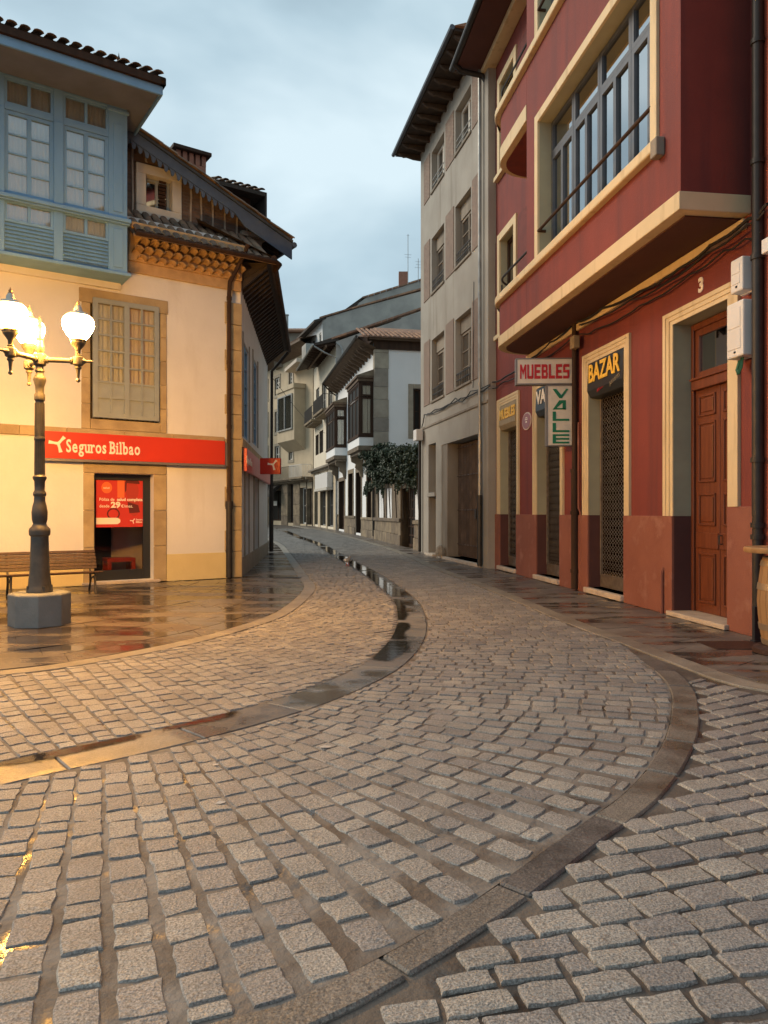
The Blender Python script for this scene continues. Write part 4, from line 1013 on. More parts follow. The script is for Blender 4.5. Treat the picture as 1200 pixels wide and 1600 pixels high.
q = MB(L); tri_logo(q, L, L.u(91, .15), .151, L.z(91, 693, .15), .185); q.build('sign_emblem', M['signwhite'], sg)
# sign along the side street and the projecting box
s2 = thing('shop_sign', 'red fascia sign on the shaded street side of the corner house', 'sign', tuple(S.w(SL-1, 0, 3)))
za, zb = zs0-.02-hh, zs0-.02
q = MB(S); q.box(S.u(416), SL-.12, .055, .14, za, zb); q.build('sign_panel', M['signred'], s2, bevel=.008)
t = slab_text('Seguros Bilbao', S, S.u(386, .15), .143, za+hh*.34, hh*.45, s2, M['signwhite'], None, .03)
pb = gp(417, 870); Yp = 19.9
PBW = Wall((-(600-414)/F*Yp, Yp), (-1, 0.08))
s3 = thing('projecting_sign', 'small red box sign with a pale three-armed emblem sticking out over the side street', 'sign', (PBW.P[0], Yp, 2.5))
zq0 = H+(800-741)/F*Yp; zq1 = H+(800-716)/F*Yp; wq = 25/F*Yp
q = MB(PBW); q.box(-wq, .12, -.07, .07, zq0, zq1); q.build('sign_box', M['signred'], s3, bevel=.01)
q = MB(PBW); tri_logo(q, PBW, -wq*.55, .072, (zq0+zq1)/2+.04, .15); q.build('sign_emblem', M['signwhite'], s3)

# ---- poster inside the glass and red stool behind it
po = -.272; pu = (L.u(228, po), L.u(150, po)); pz = (L.z(150, 824, po), L.z(150, 746, po)); pW, pH = pu[1]-pu[0], pz[1]-pz[0]
ps = thing('poster', 'red advertising poster with white lettering stuck in the shop window', 'poster', tuple(L.w(pu[1], po, pz[0])))
q = MB(L); q.box(pu[0], pu[1], po-.004, po, pz[0], pz[1]); q.build('poster_sheet', M['posterred'], ps)
def P2(x, y, o=.001): return (pu[1]-x*pW, po+o, pz[0]+y*pH)
def disc(mb, x, y, rx, ry, o, n=24, a0=0, a1=360):
    mb.quad(*[P2(x+rx*math.cos(R(a0+(a1-a0)*k/n)), y+ry*math.sin(R(a0+(a1-a0)*k/n)), o) for k in range(n)])
q = MB(L); disc(q, .21, .80, .105, .115, .001); q.quad(P2(.42, .60), P2(.42, 1), P2(.56, 1), P2(.56, .6)); q.build('poster_disc', M['posterorange'], ps)
q = MB(L); disc(q, .72, .74, .13, .20, .001); disc(q, .76, .42, .11, .2, .0008); q.build('poster_figure', M['posterskin'], ps)
q = MB(L); disc(q, .72, .90, .15, .09, .002, 20, -10, 190); q.quad(P2(.66, .28, .002), P2(.62, .52, .002), P2(.84, .45, .002), P2(.88, .30, .002)); q.quad(P2(.57, .70, .002), P2(.57, .9, .002), P2(.61, .9, .002), P2(.60, .75, .002))
for k in range(24):
    a, b = R(k*15), R(k*15+15); q.quad(P2(.34+.13*math.cos(a), .27+.12*math.sin(a), .0015), P2(.34+.13*math.cos(b), .27+.12*math.sin(b), .0015), P2(.34+.10*math.cos(b), .27+.09*math.sin(b), .0015), P2(.34+.10*math.cos(a), .27+.09*math.sin(a), .0015))
q.build('poster_shape', M['posterdark'], ps)
q = MB(L); q.quad(P2(0, .06, .003), P2(0, .19, .003), P2(.42, .19, .003), P2(.47, .16, .003), P2(.48, .125, .003), P2(.47, .09, .003), P2(.42, .06, .003)); tri_logo(q, L, pu[1]-.73*pW, po+.003, pz[0]+.125*pH, .06); q.build('poster_label', M['signwhite'], ps)
def ptext(s, x, y, size, bold, m='signwhite', w_=None):
    t = text(s, 'lettering', M[m], ps, wtext(L, pu[1]-x*pW, po+.004, pz[0]+y*pH), size*pH, .0008, bold*size*pH)
    if w_:
        xs = max(v.co.x for v in t.data.vertices); t.data.transform(Matrix.Diagonal((w_*pW/xs, 1, 1, 1)))
ptext('Póliza de', .06, .535, .085, .01, w_=.30); ptext('salud completa', .41, .535, .085, .035, w_=.52)
ptext('desde', .06, .40, .085, .008, w_=.2); ptext('29', .29, .40, .16, .045, w_=.19); ptext('€/mes.', .49, .40, .085, .01, w_=.24)
ptext('salud', .14, .78, .05, .02, w_=.12); ptext('Seguros', .79, .135, .05, .02, w_=.16); ptext('Bilbao', .79, .085, .05, .02, w_=.13)
st = thing('red_stool', 'low red square-legged stool behind the glass of the insurance shop', 'stool', tuple(L.w((ud[0]+ud[1])/2, -1.0, .07)))
su_ = (L.u(212, -.75), L.u(168, -.75)); zst = L.z(190, 872, -.75)
q = MB(L); q.box(su_[0], su_[1], -1.25, -.75, zst-.09, zst); q.build('seat', M['stoolred'], st, bevel=.01)
for a in (su_[0], su_[1]-.09):
    for b in (-.84, -1.25):
        q = MB(L); q.box(a, a+.09, b, b+.09, .07, zst-.09); q.build('leg', M['stoolred'], st, bevel=.006)
# ================================================================ STREET LAMP
lx, ly = gp(62, 982); ly += .35; lx = (62-CX)/F*ly
def lzz(py): return H-(py-CY)/F*ly
lamp = thing('street_lamp', 'cast iron street lamp with three lit globes standing on an octagonal stone block', 'street lamp', (lx, ly, 0))
base_h = lzz(925)
q = MB(); q.lathe([(.40, 0), (.40, base_h-.02), (.375, base_h)], (lx, ly, 0), 8); q.build('pedestal', M['pedestal'], lamp, bevel=.012)
z = lzz
prof = [(.17, base_h), (.17, base_h+.03), (.155, base_h+.06), (.15, base_h+.10), (.125, base_h+.35), (.115, z(838)), (.135, z(836)), (.14, z(830)), (.135, z(826)), (.10, z(822)), (.085, z(818)), (.10, z(812)), (.105, z(800)), (.09, z(790)), (.075, z(784)), (.072, z(776)),
        (.085, z(774)), (.085, z(770)), (.065, z(766)), (.07, z(752)), (.09, z(748)), (.09, z(745)), (.065, z(742)), (.06, z(690)), (.072, z(688)), (.072, z(684)), (.058, z(681)), (.055, z(627)), (.07, z(625)), (.07, z(617)), (.055, z(614)), (.06, z(604)), (.085, z(594)), (.08, z(590)), (.055, z(586)), (.05, z(582)), (.065, z(580)), (.05, z(576)), (.05, z(566))]
q = MB(); q.lathe(prof, (lx, ly, 0), 16); q.build('column', M['lampiron'], lamp, smooth=True)
q = MB()
for k in range(16):
    a = math.pi*2*k/16
    q.tube([(lx+.062*math.cos(a), ly+.062*math.sin(a), z(742)), (lx+.056*math.cos(a), ly+.056*math.sin(a), z(630))], .008, 4)
q.build('fluting', M['lampiron'], lamp, smooth=True)
q = MB()
for k in range(4):
    a = R(45+90*k); q.tube([(lx+.15*math.cos(a), ly+.15*math.sin(a), base_h), (lx+.15*math.cos(a), ly+.15*math.sin(a), base_h+.09)], .022, 6)
q.build('anchor_bolt', M['lampiron'], lamp)
za = z(562)
q = MB(); q.lathe([(.06, z(572)), (.085, z(570)), (.085, z(554)), (.06, z(552))], (lx, ly, 0), 12); q.build('arm_hub', M['lampiron'], lamp, smooth=True, bevel=.004)
q = MB(); q.lathe([(.03, z(552)), (.06, z(547)), (.055, z(540)), (.038, z(532)), (.05, z(530)), (.05, z(528)), (.034, z(525)), (.034, z(514)), (.042, z(512)), (.03, z(509)), (.02, z(506)), (.028, z(503)), (.016, z(499)), (.0, z(492))], (lx, ly, 0), 12); q.build('finial', M['lampiron'], lamp, smooth=True)
for ang in (11, 131, 251):
    dx, dy = math.cos(R(ang)), math.sin(R(ang)); rr = .50; cx_, cy_ = lx+dx*rr, ly+dy*rr
    q = MB(); q.tube([(lx+dx*.07, ly+dy*.07, za), (lx+dx*.12, ly+dy*.12, za), (cx_, cy_, za)], [.045, .034, .032], 10)
    q.tube([(lx+dx*.09, ly+dy*.09, za), (lx+dx*.11, ly+dy*.11, za)], .05, 10); q.tube([(lx+dx*.40, ly+dy*.40, za), (lx+dx*.43, ly+dy*.43, za)], .05, 10)
    q.tube([(cx_+dx*.05, cy_+dy*.05, za), (cx_+dx*.08, cy_+dy*.08, za), (cx_+dx*.11, cy_+dy*.11, za), (cx_+dx*.17, cy_+dy*.17, za), (cx_+dx*.20, cy_+dy*.20, za)], [.045, .04, .018, .02, .005], 8)
    arm = q.build('lamp_arm', M['lampiron'], lamp, smooth=True)
    pz0 = za
    q = MB(); q.lathe([(.0, pz0-.30), (.028, pz0-.285), (.03, pz0-.265), (.016, pz0-.245), (.028, pz0-.12), (.045, pz0-.10), (.045, pz0-.085), (.03, pz0-.08), (.07, pz0-.05), (.075, pz0), (.07, pz0+.05), (.03, pz0+.075), (.045, pz0+.085), (.03, pz0+.10), (.035, pz0+.16), (.08, pz0+.22), (.10, pz0+.25), (.10, pz0+.275), (.11, pz0+.28), (.11, pz0+.30)], (cx_, cy_, 0), 14); q.build('lamp_holder', M['lampiron'], arm, smooth=True)
    b = pz0+.30
    q = MB(); q.lathe([(.10, b), (.135, b+.045), (.19, b+.13), (.212, b+.20)], (cx_, cy_, 0), 32); q.build('globe', M['globe'], arm, smooth='all')
    q = MB(); q.lathe([(.2125, b+.2005), (.211, b+.255), (.19, b+.30), (.16, b+.325)], (cx_, cy_, 0), 32); q.build('globe_top', M['globetop'], arm, smooth='all')
    q = MB(); q.lathe([(.165, b+.325), (.15, b+.35), (.11, b+.372), (.06, b+.385), (.05, b+.44), (.034, b+.465), (.03, b+.47)], (cx_, cy_, 0), 20); q.build('globe_cap', M['globecap'], arm, smooth=True)
    q = MB(); q.lathe([(.032, b+.465), (.032, b+.48), (.016, b+.49), (.028, b+.505), (.012, b+.53), (.0, b+.56)], (cx_, cy_, 0), 8); q.build('globe_finial', M['corbel'], arm, smooth=True)

# ================================================================ BENCH under the wall
BW = Wall((0, 0), L.d)
b0 = gp(141, 926)
BW.P = (b0[0]-.08, b0[1]+.22)
bench = thing('park_bench', 'brown slatted wooden bench with curved back in front of the white wall', 'bench', (BW.P[0], BW.P[1], 0))
BLn = 3.2
def bslat(o, z, w_, tilt, nm, n=0):
    q = MB(BW); ca, sa = math.cos(tilt), math.sin(tilt); t = .014
    pr = [(-w_/2, -t), (w_/2, -t), (w_/2, t), (-w_/2, t)]
    q.prism([(-.12, o+x*ca-y*sa, z+x*sa+y*ca) for x, y in pr], (BLn, 0, 0)); q.build(nm, M['benchwood'], bench, bevel=.004)
for k in range(6): bslat(.44-.082*k, .415-.012*k*(1 if k < 4 else .6), .074, R(3), 'seat_slat')
for k in range(6):
    t = k/5; bslat(-.045-.15*t**1.35, .47+.30*t, .056, R(112+ -8*t) if k < 5 else R(125), 'back_slat')
for uu in (.0, 1.45, 2.9):
    q = MB(BW)
    q.tube([(uu, .43, 0), (uu, .36, .18), (uu, .40, .39)], .022, 6); q.tube([(uu, -.12, 0), (uu, -.02, .2), (uu, -.02, .38)], .022, 6)
    q.tube([(uu, .45, .385), (uu, .2, .365), (uu, -.02, .37), (uu, -.08, .50), (uu, -.14, .64), (uu, -.22, .79)], .02, 6)
    q.tube([(uu, .33, .26), (uu, .2, .31), (uu, .0, .24)], .016, 6)
    q.build('leg_frame', M['iron'], bench, smooth=True)
# ================================================================ RED BUILDING
RW = Wall((5.035, 6.0), (-.139, 1.0))
red = thing('red_building', 'dark red town building with cream trims and a projecting first floor', 'building', (4.59, 9.2, 0))
uN, uF = RW.u(1181), RW.u(768.5)
ZT = 13.85; PL = 1.49; ZTR, ZOP = 4.56, 4.37
def pr(a, b): a, b = RW.u(a), RW.u(b); return (min(a, b), max(a, b))
w1, w2, w3, dr = pr(782, 808), pr(839.5, 876), pr(920.5, 976.5), pr(1053, 1139)
ops = [(*w1, .12, ZOP, .28), (*w2, .12, ZOP, .28), (*w3, .12, ZOP, .28), (*dr, .07, ZOP-.02, .36)]
sw1 = pr(781, 809)
swin = [(sw1[0]+.22, sw1[1]-.1, 6.6, 8.8), (sw1[0]+.22, sw1[1]-.1, 10.9, 13.0)]
mb = MB(RW); rv = MB(RW); facade(mb, uN, uF, 0, ZT+.3, ops+[(*q, .25) for q in swin], back=-8, mbr=rv)
mb.build('wall', M['red'], red); 
# reveals: olive above, dark plinth colour below
for i in range(0, len(rv.f), 4):
    one = MB(); one.raw([rv.v[j] for f_ in rv.f[i:i+4] for j in f_], [tuple(range(4*k, 4*k+4)) for k in range(4)]); one.build('window_reveal', M['reveal'], red)
for q in ops:
    dd = q[4]
    for xa, xb in ((q[1]-.006, q[1]+.02), (q[0]-.02, q[0]+.006)):
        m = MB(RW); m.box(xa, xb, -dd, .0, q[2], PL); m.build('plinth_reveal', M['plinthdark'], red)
# plinth blocks between the openings
cuts = [uN]+[x for q in sorted(ops) for x in (q[0], q[1])]+[uF]
for i in range(0, len(cuts), 2):
    m = MB(RW); zt = PL if i else 1.62
    m.box(cuts[i]+.002, cuts[i+1]-.002, -.02, .035, 0, zt); m.build('plinth', M['plinth'], red, bevel=.008)
# cream trims in three stepped fillets
for i, q in enumerate(sorted(ops)):
    wd = (.20, .26, .21, .13)[i] if i else .20
    wl_ = .25 if i == 0 else (.23 if i == 1 else .21)
    for (off, th, w0, w1_) in ((0, .022, 0, .34), (0, .034, .34, .68), (0, .046, .68, 1.0)):
        m = MB(RW); a0, a1 = q[0]-wl_*w1_, q[0]-wl_*w0; b0_, b1_ = q[1]+wl_*w0, q[1]+wl_*w1_; t0, t1 = q[3]+.19*w0, q[3]+.19*w1_
        zb = PL if i else 1.62
        m.box(a0, a1, -.01, th, 1.62 if i == 0 else PL, t1); m.box(b0_, b1_, -.01, th, PL, t1); m.box(a1, b0_, -.01, th, t0, t1); m.build('window_trim', M['cream'], red)
# sills and grilles
for q in sorted(ops)[1:]:
    m = MB(RW); m.box(q[0]-.03, q[1]+.05, -.28, .10, .02, .12); m.build('stone_sill', M['sill'], red, bevel=.012)
    dep = -.24; W_, Hh = q[1]-q[0], ZOP-.6-.42
    m = MB(RW); m.box(q[0]+.01, q[1]-.01, dep-.02, dep+.02, .125, .34); m.box(q[0]+.01, q[1]-.01, dep-.02, dep+.025, .34, .37); m.box(q[0]+.012, q[0]+.05, dep-.02, dep+.03, .34, ZOP); m.box(q[1]-.05, q[1]-.012, dep-.02, dep+.03, .34, ZOP); m.build('shutter_rail', M['steel'], red, bevel=.004)
    # wavy lattice of the roller grille
    m = MB(RW); n = max(4, int(round(W_/.125))); cw = (W_-.1)/n; rows = int((ZOP-.37)/.16)*2
    for k in range(n):
        x0 = q[0]+.05+cw*k
        for (s0_, od) in ((0, .004), (1, -.004)):
            pts = []
            for r in range(rows+1):
                up = (r+s0_) % 2; z = .37+r*(ZOP-.37)/rows
                pts.append((x0+cw*(.5+(.48 if up else -.48)*(1 if s0_ == 0 else 1)) if True else 0, dep+od, z))
                if r < rows: pts.append((x0+cw*(.5+(.42 if up else -.42)), dep+od, z+(ZOP-.37)/rows*.3))
            m.tube(pts, .0052, 4)
    m.build('roller_grille', M['steel'], red)
    m = MB(RW); m.box(q[0], q[1], -.30, -.285, .13, ZOP); m.build('shop_pane', M['glassd'], red)
    m = MB(RW); m.box(q[0]-.2, q[1]+.2, -.95, -.9, 0, ZOP+.1); m.box(q[0]-.2, q[1]+.2, -.9, -.31, .0, .11); m.box(q[0]-.2, q[0]-.15, -.9, -.31, 0, ZOP); m.box(q[1]+.15, q[1]+.2, -.9, -.31, 0, ZOP); m.build('shop_interior', M['dark'], red)
# goods seen dimly behind the grille of the bazar
gq = sorted(ops)[1]
for k in range(9):
    m = MB(RW); z = .5+k*.31; x = gq[0]+.12+rnd(0, .45)
    m.lathe([(.02, 0), (.07, .03), (.09, .1), (.05, .17), (.03, .2)], RW.w(x, -.5, z), 8); m.build('shelf_ornament', random.choice([M['plastic'], M['corbel'], M['stoolred'], M['dim']]), red, smooth=True)
# street door
q = sorted(ops)[0]
m = MB(RW); m.box(q[0]-.05, q[1]+.06, -.36, .10, .005, .075); m.build('door_step', M['sill'], red, bevel=.012)
dz0, dz1 = .08, ZOP-.03
o = -.33
fr = MB(RW); fr.box(q[0], q[0]+.07, o-.06, o+.06, dz0, dz1); fr.box(q[1]-.07, q[1], o-.06, o+.06, dz0, dz1); fr.box(q[0]+.07, q[1]-.07, o-.06, o+.06, dz1-.09, dz1)
zt = 3.35; fr.box(q[0]+.07, q[1]-.07, o-.06, o+.10, zt, zt+.14); fr.box(q[0]+.07, q[1]-.07, o-.04, o+.13, zt+.14, zt+.17)
door = fr.build('street_door', M['door'], red, bevel=.006)
tr = MB(RW); tr.box(q[0]+.07, q[0]+.17, o-.03, o+.03, zt+.17, dz1-.09); tr.box(q[1]-.17, q[1]-.07, o-.03, o+.03, zt+.17, dz1-.09); tr.box(q[0]+.17, q[1]-.17, o-.03, o+.03, zt+.17, zt+.27); tr.box(q[0]+.17, q[1]-.17, o-.03, o+.03, dz1-.19, dz1-.09); tr.build('transom_frame', M['door'], door, bevel=.005)
tp = MB(RW); tp.box(q[0]+.17, q[1]-.17, o-.01, o, zt+.27, dz1-.19); tp.build('transom_pane', M['glassr'], door)
tp = MB(RW); tp.box(q[0], q[1], o-.3, o-.28, dz0, dz1); tp.build('hall_dark', M['dark'], door)
mid = (q[0]+q[1])/2
for a, b in ((q[0]+.075, mid-.006), (mid+.006, q[1]-.075)):
    lf = MB(RW); lf.box(a, b, o-.025, o+.02, dz0, zt); lf.build('door_leaf', M['door'], door, bevel=.005)
    wd = (b-a)
    for c, d in ((.22, .95), (1.35, 1.82), (1.98, 2.86), (2.95, 3.26)):
        pn = MB(RW); i = .09
        for (x0, x1, y0, y1) in ((a+i, b-i, c, c+.03), (a+i, b-i, d-.03, d), (a+i, a+i+.03, c, d), (b-i-.03, b-i, c, d)): pn.box(x0, x1, o+.015, o+.042, y0, y1)
        pn.build('panel_moulding', M['door'], door, bevel=.006)
        pn = MB(RW); pn.prism([(a+i+.06, o+.02, c+.06), (b-i-.06, o+.02, c+.06), (b-i-.06, o+.02, d-.06), (a+i+.06, o+.02, d-.06)], (0, .016, 0)); pn.build('door_panel', M['door'], door, bevel=.012)
    pn = MB(RW); pn.box(a+.02, b-.02, o+.018, o+.04, 1.02, 1.25); pn.build('lock_rail', M['door'], door, bevel=.006)
hd = MB(RW); hd.tube([(mid-.08, o+.04, 1.1), (mid-.08, o+.085, 1.1), (mid-.08, o+.085, 1.22), (mid-.08, o+.04, 1.22)], .011, 6); hd.build('handle', M['iron'], door, smooth=True)

# ---- projecting first floor (closed bay), rounded balconies at its far end
OB = .935
uO0, uO1, uB1 = RW.u(1063.5, OB), RW.u(823, OB), RW.u(785, OB)+.95
ZL0, ZL1, ZS0, ZS1 = 5.28, 5.51, 6.24, 6.40
def outline(u0, u1, o, r, n=12, inner=0.0):
    pts = [(u0, inner), (u0, o)]
    for k in range(n+1):
        a = R(90*k/n); pts.append((u1-r+r*math.sin(a), o-r+r*math.cos(a)))
    pts.append((u1, inner)); return pts
def slab(u0, u1, o, r, z0, z1, name, m, bevel=.01, inner=0.0):
    b = MB(RW); b.prism([(x, y, z0) for x, y in outline(u0, u1, o, r, inner=inner)], (0, 0, z1-z0)); return b.build(name, m, red, bevel=bevel)
# W.w is affine so a vertical prism keeps its height in world units
slab(uO0-.02, uB1+.02, OB+.03, .88, ZL0, ZL1, 'floor_band', M['cream'], .012)
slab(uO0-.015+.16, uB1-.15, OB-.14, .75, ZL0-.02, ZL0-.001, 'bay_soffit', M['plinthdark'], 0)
slab(uO1, uB1, OB, .86, ZL1+.001, ZS0-.001, 'balcony_parapet', M['red'])
ZS2 = ZS0+4.22
slab(uO1+.001, uB1-.1, OB+.02, .86, 9.42, 9.74, 'floor_band', M['cream'], .012); slab(uO1+.001, uB1-.22, OB-.12, .74, 9.40, 9.419, 'balcony_soffit', M['red'], 0)
slab(uO1+.001, uB1-.1, OB, .86, 9.741, ZS2, 'balcony_parapet', M['red'])
wi0, wi1 = RW.u(1020, OB), RW.u(843, OB)
usill = RW.u(1037, OB)
for zz in (0, 4.22):
    b = MB(RW); b.prism([(x, y, ZS0+zz) for x, y in [(usill, OB-.02)]+outline(usill, uB1+.06, OB+.11, .92)[1:-1]+[(uB1+.06, .02), (uB1-.14, .02), (uB1-.14, OB-.2)]], (0, 0, ZS1-ZS0)); b.build('sill_band', M['cream'], red, bevel=.025)
    b = MB(RW); b.box(usill-.03, usill+.13, OB, OB+.12, ZS0+zz-.1, ZS1+zz-.02); b.build('sill_end', M['greyd'], red, bevel=.01)
bay = MB(RW); brv = MB(RW)
zw0, zw1 = ZS1, 9.0
bops = [(wi0, wi1, zw0+.01, zw1, .34), (wi0, wi1, zw0+4.22, zw1+4.22, .34)]
facade(bay, uO0, uO1, ZL1, ZT+.2, bops, o=OB, mbr=brv)
bay.quad((uO0, 0, ZL1), (uO0, OB, ZL1), (uO0, OB, ZT+.2), (uO0, 0, ZT+.2)); bay.quad((uO1, 0, ZL1), (uO1, OB, ZL1), (uO1, OB, ZT+.2), (uO1, 0, ZT+.2))
bay.quad((uO0, 0, ZL1+.01), (uO1, 0, ZL1+.01), (uO1, OB, ZL1+.01), (uO0, OB, ZL1+.01))
bay.build('bay_wall', M['red'], red); 
for i in range(0, len(brv.f), 4):
    one = MB(); one.raw([brv.v[j] for f_ in brv.f[i:i+4] for j in f_], [tuple(range(4*k, 4*k+4)) for k in range(4)]); one.build('bay_reveal', M['reveal'], red)
for zz in (0, 4.22):
    tw = .17
    m = MB(RW); m.box(wi0-tw, wi0, OB-.01, OB+.045, zw0+zz, zw1+zz+tw); m.box(wi1, wi1+tw, OB-.01, OB+.045, zw0+zz, zw1+zz+tw); m.box(wi0, wi1, OB-.01, OB+.045, zw1+zz, zw1+zz+tw); m.build('window_trim', M['cream'], red, bevel=.006)
    # long window: four modules of two casements with transom lights
    nmod = 4; o = OB-.27; ww = (wi1-wi0)/nmod
    zz0, zz1 = zw0+.03+zz, zw1-.01+zz; ztn = zz0+(zz1-zz0)*.75
    for k in range(nmod):
        a, b = wi0+ww*k, wi0+ww*(k+1)
        window(red, RW, a+.005, b-.005, zz0, ztn, o, fw=.085, cols=(1, 1), rows=1, fm=M['frame'], gm=M['glassr'], back='curtain' if k % 3 else 'dim', dep=.07)
        window(red, RW, a+.005, b-.005, ztn+.003, zz1, o, fw=.075, cols=(1,), rows=1, fm=M['frame'], gm=M['glassr'], back='dim', dep=.07, name='transom_light')
    m = MB(RW); m.tube([(wi0-.02, OB+.02, zw0+zz+.52), (wi1+.02, OB+.02, zw0+zz+.52)], .028, 8)
    for uu in (wi0+.0, wi1-.0): m.tube([(uu, OB+.02, zw0+zz+.52), (uu, OB-.12, zw0+zz+.52)], .03, 8)
    m.build('window_bar', M['brownwood'], red, smooth=True)
# balcony rails and the narrow windows behind
for zz in (0, 4.22):
    ol = outline(uO1+.02, uB1-.12, OB-.04, .8)[1:-1]
    m = MB(RW); m.tube([(x, y, ZS1+zz+.42) for x, y in ol]+[(uB1-.12, .02, ZS1+zz+.42)], .024, 6)
    m.tube([(uB1-.3, .75, ZS1+zz+.42), (uB1-.3, .75, ZS1+zz)], .02, 6); m.build('balcony_rail', M['pipe'], red, smooth=True)
for q in swin:
    window(red, RW, q[0]+.01, q[1]-.01, q[2], q[3], -.2, fw=.09, cols=(1, 1), rows=3, fm=M['brownwood'], gm=M['glassr'])
    m = MB(RW); tw = .2
    m.box(q[0]-tw, q[0], -.01, .05, q[2]-.3, q[3]+tw); m.box(q[1], q[1]+tw, -.01, .05, q[2]-.3, q[3]+tw); m.box(q[0], q[1], -.01, .05, q[3], q[3]+tw); m.box(q[0]-tw-.1, q[1]+tw+.1, -.01, .12, q[2]-.42, q[2]-.30); m.build('window_trim', M['cream'], red, bevel=.006)
    m = MB(RW); m.box(uO1+.02, q[0]-tw-.05, .0, .018, q[2]-.2, q[3]+.1); m.box(q[1]+tw+.04, uF-.05, .0, .018, q[2]-.2, q[3]+.1); m.build('brick_panel', M['brickred'], red)
# cream fillet where soffit meets the wall, cornice and eaves
m = MB(RW); m.box(uO0+.05, uB1, 0, .07, ZL0-.16, ZL0-.03); m.build('soffit_fillet', M['cream'], red, bevel=.01)
m = MB(RW); m.box(uN, uF, 0, .34, ZT-.16, ZT-.0); m.build('cornice', M['cream'], red, bevel=.02)
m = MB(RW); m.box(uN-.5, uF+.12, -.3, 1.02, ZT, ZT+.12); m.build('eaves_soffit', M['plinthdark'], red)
m = MB(RW); m.tube([(uN-.5, 1.1, ZT+.06), (uF+.15, 1.1, ZT+.06)], .085, 10); m.build('gutter', M['pipe'], red, smooth=True)
m = MB(RW); m.prism([(uN-.5, 1.1, ZT+.13), (uN-.5, -4, ZT+2.2), (uN-.5, -9, ZT+.13)], (uF-uN+.62, 0, 0)); m.build('roof', M['tile2'], red)
m = MB(RW); uP = uF-.10
m.tube([(uP-.05, 1.1, ZT+.02), (uP, .9, ZT-.12), (uP, .3, ZT-.2), (uP, .14, ZT-.45), (uP, .12, 2.2)], .075, 10); m.tube([(uP, .12, 2.2), (uP, .12, .02)], .095, 10); m.build('downpipe', M['pipe'], red, smooth=True)
# middle downpipe with box, thin red pipe beside it
uP = RW.u(898, .08); m = MB(RW)
zb_ = RW.z(898, 505, .08)
m.tube([(uP, .08, .03), (uP, .08, 2.35)], .072, 10); m.tube([(uP, .08, 2.35), (uP, .08, zb_+.15)], .055, 10)
for zz in (2.33, 1.5, .35): m.tube([(uP, .08, zz), (uP, .08, zz+.07)], .088, 10)
m.build('downpipe', M['brownwood'], red, smooth=True)
m = MB(RW); uq = RW.u(907, .03); m.tube([(uq, .03, .05), (uq, .03, 1.55), (uq+.02, .06, 1.62), (uq+.02, .06, 3.3)], .022, 6); m.build('thin_pipe', M['plinth'], red, smooth=True)
# big downpipe at the near end
uP = RW.u(1184, .12); m = MB(RW)
m.tube([(uP, .12, .02), (uP, .12, 1.5)], .062, 12); m.tube([(uP, .12, 1.5), (uP, .12, ZT)], .066, 12)
for zz in (1.22, 1.36, 2.15, 4.6, 5.75, 7.2, 8.3): m.tube([(uP, .12, zz), (uP, .12, zz+.06)], .082, 12)
m.build('downpipe', M['pipe'], red, smooth=True)
# short conduit stub on the plinth
m = MB(RW); us = RW.u(1034, .06); m.tube([(us, .06, .0), (us, .06, .62), (us, .03, .70)], .03, 8); m.build('conduit_stub', M['plinth'], red, smooth=True)
# house number
tN = text('3', 'house_number', M['signwhite'], red, wtext(RW, RW.u(1091.5), .004, RW.z(1092, 457)), .27, .006, .012)

# ---- signs on the red building
def sgn(name, label, cat, loc): return thing(name, label, cat, tuple(loc))
# two hanging light boxes set square to the wall
ys = 14.75
HS = Wall((RW.w(RW.u(893), 0, 0).x-.02, ys), (-1, .05))
def hbox(label, x0, x1, y0, y1, txt, m, mode):
    a = -(x1-892)/F*ys; b = (892-x0)/F*ys; z1 = H+(CY-y0)/F*ys; z0 = H+(CY-y1)/F*ys
    s = sgn('hanging_sign', label, 'sign', HS.w((a+b)/2, 0, z0))
    q = MB(HS); q.box(a, b, -.09, .09, z0, z1); q.build('sign_box', M['signbox'], s, bevel=.015)
    q = MB(HS)
    for (u0, u1, c, d) in ((a-.008, b+.008, z0-.008, z0+.018), (a-.008, b+.008, z1-.018, z1+.008), (a-.008, a+.018, z0+.018, z1-.018), (b-.018, b+.008, z0+.018, z1-.018)): q.box(u0, u1, -.098, .098, c, d)
    q.build('sign_edge', M['signgrey'], s)
    return s, a, b, z0, z1
def strokes(mb, Wl, u0, z0, w_, h_, segs, o, t=.008):
    """polygons in a unit box, reading direction = -u"""
    for poly in segs: mb.prism([(u0-x*w_, o, z0+y*h_) for x, y in poly], (0, t, 0))
def bx(x0, y0, x1, y1): return [(x0, y0), (x1, y0), (x1, y1), (x0, y1)]
th = .24
GL = {'M': [bx(0, 0, .24, 1), bx(.76, 0, 1, 1), [(.24, 1), (.24, .62), (.5, .25), (.5, .6)], [(.76, 1), (.5, .6), (.5, .25), (.76, .62)]],
 'U': [bx(0, .1, .3, 1), bx(.7, .1, 1, 1), [(.1, 0), (.9, 0), (1, .1), (1, .2), (0, .2), (0, .1)]],
 'E': [bx(0, 0, .34, 1), bx(.34, 0, 1, .2), bx(.34, .4, .9, .6), bx(.34, .8, 1, 1)],
 'B': [bx(0, 0, .34, 1), [(.34, 0), (.85, 0), (1, .1), (1, .2), (.34, .2)], bx(.34, .42, .9, .6), [(.34, .8), (.96, .8), (.96, .9), (.8, 1), (.34, 1)], bx(.70, .2, 1, .42), bx(.66, .6, .96, .8)],
 'L': [bx(0, 0, .34, 1), bx(.34, 0, 1, .22)],
 'S': [[(0, .0), (.85, 0), (1, .1), (1, .2), (0, .2)], bx(.68, .2, 1, .42), bx(0, .42, 1, .6), bx(0, .6, .32, .8), [(0, .8), (1, .8), (1, 1), (.15, 1), (0, .9)]]}
